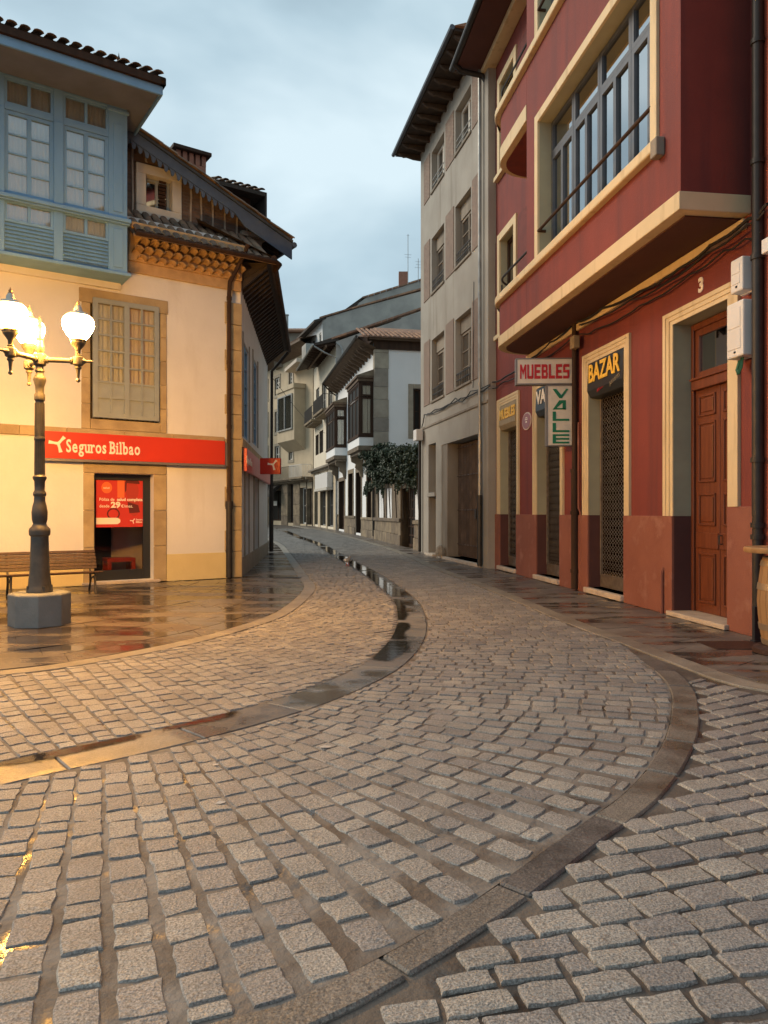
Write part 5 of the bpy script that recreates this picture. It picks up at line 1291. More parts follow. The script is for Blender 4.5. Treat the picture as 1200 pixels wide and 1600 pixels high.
s, a, b, z0, z1 = hbox('white box sign reading MUEBLES in red letters over the pavement', 804, 892, 561, 601, 'MUEBLES', M['lred'], 0)
q = MB(HS); hh = (z1-z0); n = 7; tw = (b-a)*.88; cw = tw/n
for i, c in enumerate('MUEBLES'): strokes(q, HS, b-(b-a)*.065-cw*i, z0+hh*.21, cw*.86, hh*.56, GL[c], .091)
q.build('lettering', M['lred'], s)
q = MB(HS); q.tube([(a, 0, z1-.1), (a-.28, 0, z1-.1)], .025, 6); q.tube([(a, 0, z0+.1), (a-.28, 0, z0+.1)], .025, 6); q.build('bracket', M['pipe'], s)
s, a, b, z0, z1 = hbox('tall white box sign reading VALLE in green letters hanging below the red lettered one', 851, 892, 603, 697, 'VALLE', M['lgreen'], 1)
q = MB(HS); hh = z1-z0; ww = b-a; lh = hh*.165
vl = {'V': [[(0, 1), (.22, 1), (.56, .25), (.48, 0), (.40, 0)], [(.95, 1), (.80, 1), (.48, .22), (.48, 0), (.56, 0)]], 'A': [[(0, .0), (.40, 1), (.60, 1), (.60, .72), (.30, .28), (.18, 0)], [(.60, 1), (.60, .0), (.80, 0), (.80, 1)], bx(.2, .0, .8, .16)],
      'L': [bx(0, 0, .2, 1), bx(.2, 0, 1, .22)], 'E': [bx(0, 0, .2, 1), bx(.2, 0, 1, .2), bx(.2, .40, 1, .60), bx(.2, .8, 1, 1)]}
for i, c in enumerate('VALLE'): strokes(q, HS, b-ww*.22, z1-hh*(.05+.187*i)-lh, ww*.62, lh*.93, vl[c], .091)
q.build('lettering', M['lgreen'], s)
# boxes over the shop windows
def awning(wq, za, zb, label, body, letter, txt, size, fit, extra=None):
    s = sgn('shop_sign', label, 'sign', RW.w((wq[0]+wq[1])/2, 0, za))
    q = MB(RW); a, b = wq[0]+.01, wq[1]-.01
    q.prism([(a, -.22, zb), (a, .03, zb), (a, .05, za+.12), (a, -.02, za), (a, -.22, za-.02)], (b-a, 0, 0)); q.build('sign_box', body, s, bevel=.008)
    t = text(txt, 'lettering', letter, s, wtext(RW, b-.05*(b-a), .052, za+.12+(zb-za-.12)*.3), size, .006, .012)
    xs = max(v.co.x for v in t.data.vertices); t.data.transform(Matrix.Diagonal((fit*(b-a)/xs, 1, 1, 1)))
    return s
sB = awning(w3, 3.72, 4.36, 'dark wedge shaped BAZAR box with yellow letters over the widest grille', M['black'], M['lyellow'], 'BAZAR', .46, .9)
t = text('ARTICULOS', 'small_lettering', M['lred'], sB, wtext(RW, w3[1]-.45, .042, 3.76) @ Matrix.Rotation(R(14), 4, 'Z'), .09, .004); t = text('JUGUETES', 'small_lettering', M['faded'], sB, wtext(RW, w3[1]-1.0, .048, 3.80) @ Matrix.Rotation(R(14), 4, 'Z'), .09, .004)
awning(w1, 3.72, 4.36, 'faded box with MUEBLES in worn yellow over the farthest grille', M['faded'], M['lyellow'], 'MUEBLES', .36, .94)
awning(w2, 3.72, 4.36, 'dark box with white letters partly hidden behind the hanging signs', M['black'], M['signwhite'], 'VALLE', .42, .9)
pl_ = sgn('wall_plaque', 'small oval maroon plaque with pale rim between two shop grilles', 'plaque', RW.w(RW.u(824), 0, RW.z(824, 669)))
uc, zc_ = RW.u(824), RW.z(824, 658); ru, rz = abs(RW.u(831)-RW.u(817))/2, .21
q = MB(RW); q.prism([(uc+ru*math.cos(R(k*15)), .0, zc_+rz*math.sin(R(k*15))) for k in range(24)], (0, .02, 0)); q.build('plaque_rim', M['plaquerim'], pl_)
q = MB(RW); q.prism([(uc+ru*.88*math.cos(R(k*15)), .02, zc_+rz*.88*math.sin(R(k*15))) for k in range(24)], (0, .008, 0)); q.build('plaque_face', M['plaque'], pl_)
q = MB(RW)
for k, (wd, zz) in enumerate(((.14, .07), (.2, .03), (.09, -.04))): q.box(uc-wd/2, uc+wd/2, .028, .031, zc_+zz, zc_+zz+(.018 if k < 2 else .04))
q.build('plaque_mark', M['signwhite'], pl_)
# meter boxes
def meter(label, x0, x1, xe, yt, yb, o=.24):
    u1, u0 = RW.u(x0, o), RW.u(x1, o); zt_, zb__ = RW.z(x0, yt[0], o), RW.z(x0, yb[0], o)
    s = sgn('meter_box', label, 'meter box', RW.w((u0+u1)/2, 0, zb__))
    q = MB(RW); q.box(u0, u1, .06, o, zb__, zt_); q.build('box_body', M['plastic'], s, bevel=.02)
    q = MB(RW); q.box(u0-.01, u1+.01, .05, .10, zb__-.01, zt_+.01); q.build('back_plate', M['plastic'], s, bevel=.01)
    q = MB(RW); q.box(u0+.05, u1-.03, o, o+.006, zb__+.1, (zb__+zt_)/2); q.box(u0+.05, u1-.03, o, o+.006, (zb__+zt_)/2+.02, zt_-.08); q.build('box_lid', M['plastic'], s, bevel=.003)
    q = MB(RW); q.box((u0+u1)/2-.02, (u0+u1)/2+.01, o, o+.008, zb__+.05, zb__+.075); q.build('latch', M['black'], s)
    return u0, u1, zb__, zt_
meter('smaller white plastic meter box above the other one beside the street door', 1141, 1160, 1174, (409, 399), (461, 455))
mb_ = meter('taller white plastic meter box with green wires hanging below it', 1135, 1161, 1176, (478, 466), (563, 555))
uu, zz = (mb_[0]+mb_[1])/2, mb_[2]
wr = MB(RW); 
for k in range(3): wr.tube([(uu-.02*k, .15, zz), (uu+.01-.02*k, .16, zz-.12), (uu+.05-.02*k, .17, zz-.2), (uu+.09-.015*k, .16, zz-.14), (uu+.06-.015*k, .14, zz-.02)], .01, 5)
tag(wr.build('hanging_wires', M['green'], smooth=True), 'loop of green wires hanging below the taller meter box', 'wires')
# cables sagging along the wall
def cable(pts, r, label, W_=RW):
    q = MB(); P = [W_.w(W_.u(x, o), o, W_.z(x, y, o)) if len(p_) == 3 else None for p_ in [pts[0]] for (x, y, o) in pts]
    out_ = []
    for a, b in zip(P, P[1:]):
        for k in range(6): out_.append(a.lerp(b, k/6)+Vector((rnd(-.006, .006), 0, rnd(-.008, .008)-.04*math.sin(math.pi*k/6))))
    out_.append(P[-1]); q.tube(out_, r*.68, 6); return tag(q.build('cable', M['cable'], smooth=True), label, 'cable', 'black cables along the facades')
cable([(1199, 318, .14), (1168, 342, .12), (1110, 383, .10), (1060, 420, .1), (1000, 455, .10), (940, 482, .10), (902, 503, .12)], .032, 'thick black cable under the projecting floor above the street door')
cable([(1195, 330, .16), (1168, 350, .15), (1100, 398, .13), (1040, 442, .12), (985, 470, .12), (905, 508, .12)], .022, 'second black cable just below the thickest one over the street door')
cable([(1190, 362, .13), (1165, 372, .11), (1130, 392, .08), (1080, 428, .07), (1000, 478, .07), (930, 515, .08), (905, 522, .1)], .02, 'lowest black cable sagging just above the house number')
cable([(892, 510, .1), (860, 535, .07), (820, 566, .07), (790, 588, .07), (770, 597, .1)], .03, 'black cable running from the hanging signs down to the dark corner pipe')
cable([(892, 530, .1), (850, 560, .06), (812, 585, .06), (785, 597, .06), (770, 607, .1)], .022, 'thin lower black cable behind the hanging red lettered sign')
q = MB(RW); uj = RW.u(898, .16); zj = RW.z(898, 535, .16); q.box(uj-.10, uj+.10, .10, .22, zj-.12, zj+.12); q.box(uj-.06, uj+.06, .22, .235, zj-.06, zj+.06); tag(q.build('junction_box', M['faded'], bevel=.01), 'small beige junction box on the pipe above the hanging signs', 'junction box')

# ---- neighbour at the right edge and the barrel table
nb = thing('neighbour_building', 'orange walled neighbouring house with white corner cap at the right edge', 'building', (5.0, 7, 0))
NW = Wall((5.9, .5), (-.139, 1.0)); NW.P = (RW.w(-5.0, .06, 0).x, RW.w(-5.0, .06, 0).y)
NL = uN+5.0-.03
m = MB(NW); facade(m, 0, NL, 0, 13, [(NL-4.0, NL-2.6, .1, 3.2, .3)], back=-7); m.build('wall', M['orange'], nb)
window(nb, NW, NL-3.98, NL-2.62, .12, 3.18, -.2, fw=.09, cols=(1, 1), rows=2, fm=M['brownwood'], gm=M['glassd'])
uc_ = NW.u(1189, .2); zc2 = NW.z(1195, 372, .2); m = MB(NW); m.box(0, uc_, 0, .2, zc2-.17, zc2); m.box(0, uc_-.04, 0, .13, zc2-.32, zc2-.17); m.build('cornice', M['plastic'], nb, bevel=.015)
m = MB(NW); m.prism([(NL-6, 0, 5.2), (NL-2.2, 0, 5.2), (NL-2.2, .95, 5.2), (NL-6, .95, 5.2)], (0, 0, 7.8)); m.build('added_shade_bay', M['greyd'], nb)  # unseen bay, added to keep skylight off the red bay's near return
bx_, by_ = 4.42, 8.05
bt = thing('barrel_table', 'wooden wine barrel used as a table with a round board top at the right edge', 'barrel', (bx_, by_, 0))
nS = 20; prof = [(.245, .08), (.275, .22), (.30, .42), (.31, .58), (.30, .74), (.275, .94), (.25, 1.06)]
for k in range(nS):
    q = MB(); a0, a1 = 2*math.pi*k/nS+.008, 2*math.pi*(k+1)/nS-.008; pts = []
    for r, z in prof:
        for a in (a0, a1): pts.append((bx_+r*math.cos(a), by_+r*math.sin(a), z))
    for r, z in prof:
        for a in (a0, a1): pts.append((bx_+(r-.025)*math.cos(a), by_+(r-.025)*math.sin(a), z))
    n_ = len(prof); o2 = 2*n_
    q.add(pts, [(2*i, 2*i+1, 2*i+3, 2*i+2) for i in range(n_-1)]+[(2*i, 2*i+2, o2+2*i+2, o2+2*i) for i in range(n_-1)]+[(2*i+3, 2*i+1, o2+2*i+1, o2+2*i+3) for i in range(n_-1)]); q.build('stave', M['barrel'], bt)
for z0, z1, r0, r1 in ((.1, .16, .258, .272), (.26, .33, .287, .297), (.70, .77, .308, .30), (.96, 1.02, .277, .265)):
    q = MB(); q.lathe([(r0-.02, z0), (r0, z0), (r1, z1), (r1-.02, z1)], (bx_, by_, 0), 32); q.build('hoop', M['hoop'], bt, smooth=True)
q = MB(); q.lathe([(.23, .1), (.23, .12)], (bx_, by_, 0), 20); q.build('barrel_bottom', M['barrel'], bt)
q = MB(); q.lathe([(.12, 1.06), (.12, 1.11)], (bx_, by_, 0), 12); q.build('top_mount', M['brownwood'], bt)
q = MB(); q.lathe([(.43, 1.105), (.44, 1.12), (.44, 1.155), (.43, 1.165)], (bx_, by_, 0), 36); q.build('table_top', M['barrel'], bt, smooth=True)
q = MB(); q.lathe([(.36, .01), (.36, .06), (.30, .09), (.2, .1)], (bx_, by_, 0), 12); q.build('stand', M['metalcover'], bt)
cs = gp(1183, 1003); q = MB(); q.box(cs[0]-.045, cs[0]+.045, cs[1]-.03, cs[1]+.03, 0, .42); q.box(cs[0]-.06, cs[0]+.06, cs[1]-.05, cs[1]+.05, 0, .02); tag(q.build('black_post', M['black'], bevel=.004), 'short flat black post standing between the barrel and the red plinth', 'post')
# ================================================================ GREY RENDERED BUILDING
GW = Wall((2.80, 20.32), (-.21, 1.0))
grey = thing('grey_building', 'tall grey building with brick panels and a rusty folding gate', 'building', (2.80, 20.32, 0))
gE, gB = GW.u(764), GW.u(657.5)
ZG = 14.75
def gr_(a, b): a, b = GW.u(a), GW.u(b); return (min(a, b), max(a, b))
nc, fc = gr_(711.5, 736), gr_(674.5, 694)
rows = [(GW.z(736, 204), GW.z(735, 132)), (GW.z(736, 393), GW.z(736, 291)), (GW.z(737, 593), GW.z(737, 479))]
wins = [(c[0], c[1], r[0], r[1], .26) for r in rows for c in (nc, fc)]
gt_ = gr_(690, 753); sd_ = gr_(669.5, 681)
zgt = GW.z(752, 676); zsd = GW.z(670, 695)
mb = MB(GW); facade(mb, gE+.06, gB, 0, ZG, wins+[(gt_[0], gt_[1], .1, zgt, .55), (sd_[0], sd_[1], .1, zsd, .4)], back=-9); mb.build('wall', M['grey'], grey)
for i, q in enumerate(wins):
    fm = M['white2'] if i in (0, 1) else M['greyd']
    f = window(grey, GW, q[0]+.02, q[1]-.02, q[2]+.02, q[3]-(.02 if i < 2 else .45), -.22, fw=.08, cols=(1, 1), rows=1 if i < 2 else 3, fm=fm, gm=M['glassr'])
    if i > 1:
        m = MB(GW); m.box(q[0], q[1], -.24, -.16, q[3]-.45, q[3]); m.build('blind_box', M['greyd'], grey)
    m = MB(GW); m.box(q[0]-.04, q[1]+.04, -.2, .05, q[2]-.08, q[2]); m.build('window_sill', M['greyd'], grey, bevel=.01)
    m = MB(GW)
    for hz in (.22, .42): m.tube([(q[0], -.03, q[2]+hz), (q[1], -.03, q[2]+hz)], .016, 5)
    if i > 1:
        for k in range(9): x = q[0]+(q[1]-q[0])*(k+.5)/9; m.tube([(x, -.03, q[2]), (x, -.03, q[2]+.42)], .009, 4)
    m.build('window_rail', M['pipe'] if i > 1 else M['zinc'], grey)
for r in rows:
    for a, b in ((697, 709.5), (738.5, 751), (663, 672)):
        u0, u1 = gr_(a, b); m = MB(GW); m.box(u0, u1, 0, .022, r[0]-.05, r[1]+.1); m.build('brick_panel', M['brickpanel'], grey)
# faint relief line on the left and a string course above the shops
m = MB(GW); uu = GW.u(671); m.box(gE+.07, gB, .0, .035, 4.55+.0, 4.63); m.build('string_course', M['greyd'], grey, bevel=.01)
# folding gate: slats hinged in zigzag
wgt = gt_[1]-gt_[0]; ns = 24; ga, gb = gt_[0]+.04, gt_[1]-.34*wgt/2.2
m = MB(GW)
for k in range(ns):
    a = ga+(gb-ga)*k/ns; b = ga+(gb-ga)*(k+1)/ns
    m = MB(GW); o0 = -.46+(.10 if k % 2 else 0); o1_ = -.46+(0 if k % 2 else .10)
    m.prism([(a+.014, o0, .14), (b-.014, o1_, .14), (b-.014, o1_+.02, .14), (a+.014, o0+.02, .14)], (0, 0, zgt-.2)); m.build('gate_slat', M['gate'], grey)
m = MB(GW)
for zz in (.5, 1.6, 2.7, 3.6): m.box(ga, gb, -.365, -.35, zz, zz+.03)
m.build('gate_rail', M['gate'], grey)
m = MB(GW); m.box((ga+gb)/2-.25, (ga+gb)/2-.19, -.36, -.31, 1.35, 1.65); m.build('gate_latch', M['iron'], grey)
m = MB(GW); m.box(gb+.02, gt_[1], -.5, -.02, .0, zgt); m.build('gate_jamb', M['greyd'], grey, bevel=.01)
m = MB(GW); m.box(gt_[0]-.1, gt_[1]+.02, -.55, .12, 0, .10); m.build('gate_sill', M['sill'], grey, bevel=.012)
m = MB(GW); m.box(gt_[0], gt_[1], -.56, -.54, .1, zgt); m.box(sd_[0], sd_[1], -.41, -.39, .1, zsd); m.build('gate_backing', M['dark'], grey)
zm = GW.z(675, 776); m = MB(GW); m.box(sd_[0]+.01, sd_[1]-.01, -.38, -.30, .12, zm); m.build('side_door', M['brownwood'], grey); m = MB(GW); m.box(sd_[0]-.02, sd_[1]+.02, -.38, .06, zm, zm+.14); m.build('ledge', M['grey'], grey, bevel=.01)
m = MB(GW); m.box(sd_[0]-.05, sd_[1]+.05, -.4, .14, 0, .11); m.build('door_step', M['sill'], grey, bevel=.01)
# a rough stone left on the step beside the gate
bq = MB(); c = GW.w(gb+.35, .12, .1); bq.lathe([(.14, 0), (.17, .12), (.12, .3), (.05, .36)], c, 7); tag(bq.build('rough_stone', M['quoin']), 'small rough stone leaning beside the folding gate on its pale step', 'stone')
# eaves with curved rafter tails
m = MB(GW); oE = .86; m.prism([(gE+.4, 0, ZG+.05), (gE+.4, oE, ZG+.05), (gE+.4, oE, ZG+.13), (gE+.4, 0, ZG+.3)], (gB-gE+.05, 0, 0)); m.build('eaves_board', M['darkwood'], grey)
n = 11
for k in range(n):
    u = gE+.55+(gB-gE-.45)*k/(n-1); m = MB(GW)
    m.prism([(u, -.05, ZG+.04), (u, -.05, ZG-.16), (u, .25, ZG-.14), (u, .5, ZG-.08), (u, .62, ZG-.10), (u, .76, ZG-.03), (u, .82, ZG+.04)], (.11, 0, 0)); m.build('rafter_tail', M['eavewood'], grey, bevel=.01)
m = MB(GW); m.tube([(gE+.35, oE+.07, ZG+.12), (gB+.5, oE+.07, ZG+.12)], .075, 8); m.build('gutter', M['frame'], grey, smooth=True)
m = MB(GW); m.prism([(gE+.3, oE, ZG+.14), (gE+.3, -4.5, ZG+2.0), (gE+.3, -9, ZG+.1), ], (gB-gE+.1, 0, 0)); m.build('roof', M['tile2'], grey)
tile_roof(grey, GW.w(gE+.4, oE+.02, ZG+.16), GW.w(gB+.4, oE+.02, ZG+.16), GW.w(0, -4.5, 1.9)-GW.w(0, oE, 0), 2, .24, TILE)
# pipes
m = MB(GW); up = GW.u(755); m.tube([(up, .1, 2.0), (up, .1, ZG-.1)], .05, 8); m.build('downpipe', M['zinc'], grey, smooth=True)
m = MB(GW); m.tube([(up, .1, .05), (up, .1, 2.02)], .075, 8); m.build('downpipe_guard', M['pipe'], grey, smooth=True)
m = MB(GW); up = GW.u(660); m.tube([(up, .1, .1), (up, .1, 4.5)], .055, 8); m.build('downpipe', M['pipe'], grey, smooth=True)
m = MB(GW); m.box(GW.u(663), GW.u(658), .05, .3, GW.z(660, 689), GW.z(660, 672)); tag(m.build('wall_box', M['plastic'], bevel=.01), 'small pale box at the far edge of the grey building above its downpipe', 'junction box')
cable([(766, 603, .1), (745, 612, .06), (720, 622, .05), (700, 632, .05), (680, 640, .05), (663, 648, .06), (659, 668, .1)], .028, 'black cable crossing the grey facade above the folding gate', GW)
cable([(766, 600, .1), (735, 611, .06), (722, 628, .08), (712, 622, .07), (690, 640, .05), (668, 646, .06)], .022, 'thin looped cable crossing the grey facade below the first windows', GW)
cable([(740, 440, .03), (740, 520, .03), (739, 606, .03)], .014, 'thin cable hanging straight down the grey facade beside the nearest windows', GW)

def reveals(rv, mt, root):
    for i in range(0, len(rv.f), 4):
        one = MB(); one.raw([rv.v[j] for f_ in rv.f[i:i+4] for j in f_], [tuple(range(4*k, 4*k+4)) for k in range(4)]); one.build('opening_reveal', mt, root)
# ================================================================ WHITE HOUSE WITH TIMBER BAYS
W1 = Wall((1.5, 27.5), (-.207, 1.0)); dv = W1.d
cu = W1.u(585.5); C = W1.w(cu, 0, 0)
SD = Wall((C.x+6*.979, C.y+6*.203), (-.979, -.203))       # side wall towards the viewer, u=6 at the corner
h1 = thing('bay_house', 'white house with a stone corner and two dark timber bay windows over the street', 'house', (C.x, C.y, g(C.y)))
zE = SD.z(600, 546); uE = W1.u(527)
def wr(a, b): a, b = W1.u(a), W1.u(b); return (min(a, b), max(a, b))
zF = 4.75
gops = []
for a, b, t, bt, kind in ((574, 581, 740, 811, 'w'), (557, 565, 738, 838, 'd'), (545, 552, 740, 807, 'w'), (530, 539, 752, 831, 'd')):
    u0, u1 = wr(a, b); m_ = (a+b)/2; zb = W1.z(m_, bt) if kind == 'w' else g(W1.w(u0, 0, 0).y)+.12; gops.append((u0, u1, zb, min(zF-.3, W1.z(m_, t)), .3, kind))
m = MB(W1); jr = MB(W1); facade(m, cu, uE, .1, zE+.6, gops, mbr=jr); reveals(jr, M['brownwood'], h1); m.quad((uE, 0, .1), (uE, -8, .1), (uE, -8, zE+.6), (uE, 0, zE+.6)); m.quad((cu, -8, .1), (uE, -8, .1), (uE, -8, zE+.6), (cu, -8, zE+.6)); m.build('wall', M['house'], h1)
for q in gops:
    if q[5] == 'w': window(h1, W1, q[0]+.01, q[1]-.01, q[2], q[3], -.2, fw=.09, cols=(1, 1), rows=3, fm=M['brownwood'], gm=M['far'])
    else:
        f = window(h1, W1, q[0]+.01, q[1]-.01, q[2], q[3], -.24, fw=.12, cols=(1, 1), rows=4, fm=M['brownwood'], gm=M['far'], blind=2, name='door'); 
    for a, b, c, d in ((q[0]-.2, q[0], q[2], q[3]), (q[1], q[1]+.2, q[2], q[3]), (q[0]-.2, q[1]+.2, q[3], q[3]+.25)):
        m = MB(W1); m.box(a+.004, b-.004, -.02, .04, c, d); m.build('stone_jamb', M['oldstone'], h1, bevel=.012)
# stone wainscot blocks of the house front
edges = sorted([cu-.0, uE]+[x for q in gops if q[5] == 'd' for x in (q[0]-.2, q[1]+.2)])
for i in range(0, len(edges), 2):
    a, b = edges[i], edges[i+1]
    u = a
    while u < b-.05:
        l = min(rnd(.8, 1.2), b-u); zg_ = g(W1.w(u, 0, 0).y)
        q = MB(W1); q.box(u+.004, u+l-.004, 0, .09, zg_-.1, zg_+.38); q.build('base_stone', M['oldstone'], h1, bevel=.02)
        q = MB(W1); q.box(u+.004, u+l-.004, 0, .05, zg_+.385, zg_+.92); q.build('base_stone', M['oldstone'], h1, bevel=.02)
        u += l
    q = MB(W1); q.box(a, b, 0, .10, g(W1.w(a, 0, 0).y)+.925, g(W1.w(a, 0, 0).y)+1.06); q.build('base_moulding', M['oldstone'], h1, bevel=.02)
# side wall
m = MB(SD); sw_ = (SD.u(660), SD.u(645.5)); sz_ = (SD.z(650, 678), SD.z(650, 607)); sw_ = (min(sw_), max(sw_))
facade(m, -1, 6.0, .1, zE+.6, [(sw_[0]-.3, sw_[1], sz_[0], sz_[1], .25)], back=None, o=.0); m.build('side_wall', M['house'], h1)
window(h1, SD, sw_[0]-.28, sw_[1]-.02, sz_[0]+.02, sz_[1]-.02, -.15, fw=.1, cols=(1, 1), rows=2, fm=M['brownwood'], gm=M['far'])
for a, b, c, d in ((sw_[1], sw_[1]+.26, sz_[0]-.24, sz_[1]+.22), (sw_[0]-.3, sw_[1], sz_[1], sz_[1]+.22), (sw_[0]-.3, sw_[1], sz_[0]-.24, sz_[0])):
    m = MB(SD); m.box(a+.002, b-.002, 0, .04, c, d); m.build('stone_jamb', M['trimstone'], h1, bevel=.01)
uq = SD.u(607); hs = [rnd(.55, .95) for _ in range(16)]; z = .1; i = 0
while z < zE-.05:
    h = min(hs[i], zE-z); m = MB(SD); m.box(uq+rnd(-.02, .02), 6.03, -.3, .045+rnd(0, .01), z+.006, z+h-.006); m.build('quoin_stone', M['quoin'], h1, bevel=.015); z += h; i += 1
m = MB(SD); m.box(-1, 6.05, 0, .10, zE, zE+.42); m.build('frieze', M['brownwood'], h1)
zR = SD.z(600, 534)
m = MB(SD); m.box(-1, 6.35, -.1, .32, zE+.42, zE+.55); m.build('eaves_board', M['soffitwood'], h1, bevel=.01)
uv = 6.0
# roof: hipped towards the viewer
A = SD.w(6.9, .4, zE+.50); B = SD.w(-1, .4, zE+.50)
ridge_a = SD.w(5.4, -3.2, zE+1.9); ridge_b = SD.w(-1, -3.2, zE+1.9)
far = W1.w(uE, .9, zE+.50); far2 = W1.w(uE, -3.8, zE+2.0)
m = MB(); m.raw([A, B, ridge_b, ridge_a], [(0, 1, 2, 3)]); m.raw([A, ridge_a, far2, far], [(0, 1, 2, 3)]); m.build('roof', M['tile2'], h1)
tile_roof(h1, SD.w(6.7, .44, zE+.52), SD.w(1.0, .44, zE+.52), ridge_b-B, 7, .24, TILE2)
# street eaves soffit and brackets
m = MB(W1); m.quad((cu-.35, .95, zE+.42), (uE, .95, zE+.42), (uE, 0, zE+.0), (cu-.35, 0, zE+.0)); m.quad((cu-.35, .95, zE+.52), (uE, .95, zE+.52), (uE, .95, zE+.40), (cu-.35, .95, zE+.40)); m.build('soffit', M['soffitwood'], h1)
m = MB(W1); m.tube([(cu-.4, 1.0, zE+.5), (uE, 1.0, zE+.5)], .07, 6); m.tube([(uE-.2, 1.0, zE+.45), (uE-.2, .5, zE-.05), (uE-.2, .12, zE-.3)], .05, 6); m.build('gutter', M['pipe'], h1, smooth=True)
for k in range(16):
    u = cu+.3+k*.85
    if u > uE: break
    m = MB(W1); m.prism([(u, 0, zE-.25), (u, .30, zE-.1), (u, .6, zE+.05), (u, .75, zE+.2), (u, .0, zE+.05)], (.16, 0, 0)); m.build('eaves_bracket', M['soffitwood'], h1, bevel=.01)
# bay windows
def bay(u0, u1, zt, zb, zbb, ztop):
    ob_ = .78
    m = MB(W1)
    for a in (u0, u1-.12): 
        m.box(a, a+.12, 0, ob_, zb, zt) if False else None
    # corner posts, sill and head, base panel, moulded cap, corbel
    for (a, b, c, d) in ((u0, u0+.13, ob_-.13, ob_), (u1-.13, u1, ob_-.13, ob_), (u0, u0+.10, 0, .10), (u1-.10, u1, 0, .10)):
        m = MB(W1); m.box(a, b, c, d, zb, zt); m.build('bay_post', M['brownwood'], h1, bevel=.008)
    m = MB(W1); m.box(u0-.03, u1+.03, 0, ob_+.03, zb-.1, zb+.02); m.box(u0, u1, 0, ob_, zt-.12, zt); m.build('bay_rail', M['brownwood'], h1, bevel=.01)
    m = MB(W1); m.box(u0, u1, 0, ob_-.02, zbb+.25, zb-.1); m.build('bay_panel', M['house'], h1, bevel=.01)
    m = MB(W1); m.box(u0-.02, u1+.02, 0, ob_+.03, zbb+.02, zbb+.25); m.box(u0+.05, u1-.05, 0, ob_-.12, zbb-.12, zbb+.02); m.build('bay_base', M['oldstone'], h1, bevel=.02)
    m = MB(W1); m.box(u0-.04, u1+.04, 0, ob_+.05, zt, zt+.16); m.box(u0-.12, u1+.12, 0, ob_+.14, zt+.16, zt+.28); m.build('bay_cornice', M['soffitwood'], h1, bevel=.015)
    m = MB(W1); m.prism([(u0-.12, 0, zt+.28), (u0-.12, ob_+.14, zt+.28), (u0-.12, .0, zt+.62)], (u1-u0+.24, 0, 0)); m.build('bay_roof', M['oldstone'], h1)
    for uu in (u0+.25, u1-.45):
        m = MB(W1); m.prism([(uu, 0, zbb-.12), (uu, .68, zbb-.12), (uu, .64, zbb-.36), (uu, .40, zbb-.48), (uu, .44, zbb-.68), (uu, .22, zbb-.85), (uu, .15, zbb-1.15), (uu, 0, zbb-1.2)], (.22, 0, 0)); m.build('bay_corbel', M['oldstone'], h1, bevel=.02)
    # glazing: street side in three modules, near side in one
    n = 3; w_ = (u1-u0-.26)/n; zz = zb+(zt-zb)*.72
    for k in range(n):
        a = u0+.13+w_*k
        window(h1, W1, a, a+w_, zb+.03, zz-.03, ob_-.06, fw=.07, cols=(1,), rows=1, fm=M['brownwood'], gm=M['far'], back='curtain')
        window(h1, W1, a, a+w_, zz+.03, zt-.12, ob_-.06, fw=.06, cols=(1,), rows=1, fm=M['brownwood'], gm=M['far'], name='transom_light')
    for uu, sgnn in ((u0, 1),):
        Wb = Wall((W1.w(uu, 0, 0).x, W1.w(uu, 0, 0).y), (-.979, -.203))
        window(h1, Wb, .10, ob_-.13, zb+.03, zz-.03, -.05, fw=.08, cols=(1,), rows=1, fm=M['brownwood'], gm=M['glass'], back='curtain')
        window(h1, Wb, .10, ob_-.13, zz+.03, zt-.12, -.05, fw=.08, cols=(1,), rows=1, fm=M['brownwood'], gm=M['glass'], back='curtain', name='transom_light')
    m = MB(W1); m.box(u0+.2, u1-.2, -.02, .02, zb, zt); m.build('bay_back', M['dim'], h1)
obv = .78
bu0 = W1.u(560.5, obv); bu1 = W1.u(543.5, obv)
bay(bu0, bu1, W1.z(560, 596, obv), W1.z(560, 680, obv), W1.z(560, 704, obv), 0)
bu0 = W1.u(522.5, obv); bu1 = min(W1.u(509.5, obv), uE+.2)
bay(bu0, bu1, W1.z(522, 636, obv), W1.z(522, 697, obv), W1.z(522, 718, obv), 0)

m = MB(W1); up_ = W1.u(583.5, .1); m.tube([(up_, .1, .35), (up_, .1, 4.6)], .06, 6); m.build('downpipe', M['pipe'], h1, smooth=True)
# garden wall with gate between the grey building and the house
gw_ = thing('garden_wall', 'old stone garden wall with white panels and a dark lattice gate under the ivy', 'wall', tuple(W1.w(2, 0, 0)))
ga0, ga1 = gB*0+W1.u(663.5), cu
zW = 2.85
du0, du1 = wr(628, 649)
pans = [wr(603, 612), wr(591, 599)]
zdT = W1.z(638, 762)
m = MB(W1); facade(m, ga0, ga1, 0, zW, [(du0, du1, .05, zdT, .4)]+[(p[0], p[1], W1.z(604, 813), W1.z(604, 763), .06) for p in pans], back=-.45); m.build('wall_body', M['oldstone'], gw_)
for p in pans:
    m = MB(W1); m.box(p[0], p[1], -.1, -.05, W1.z(604, 813), W1.z(604, 763)); m.build('plaster_panel', M['house'], gw_)
p = wr(650, 657); m = MB(W1); m.box(p[0], p[1], 0, .03, 1.25, zW-.1); m.build('plaster_panel', M['house'], gw_)
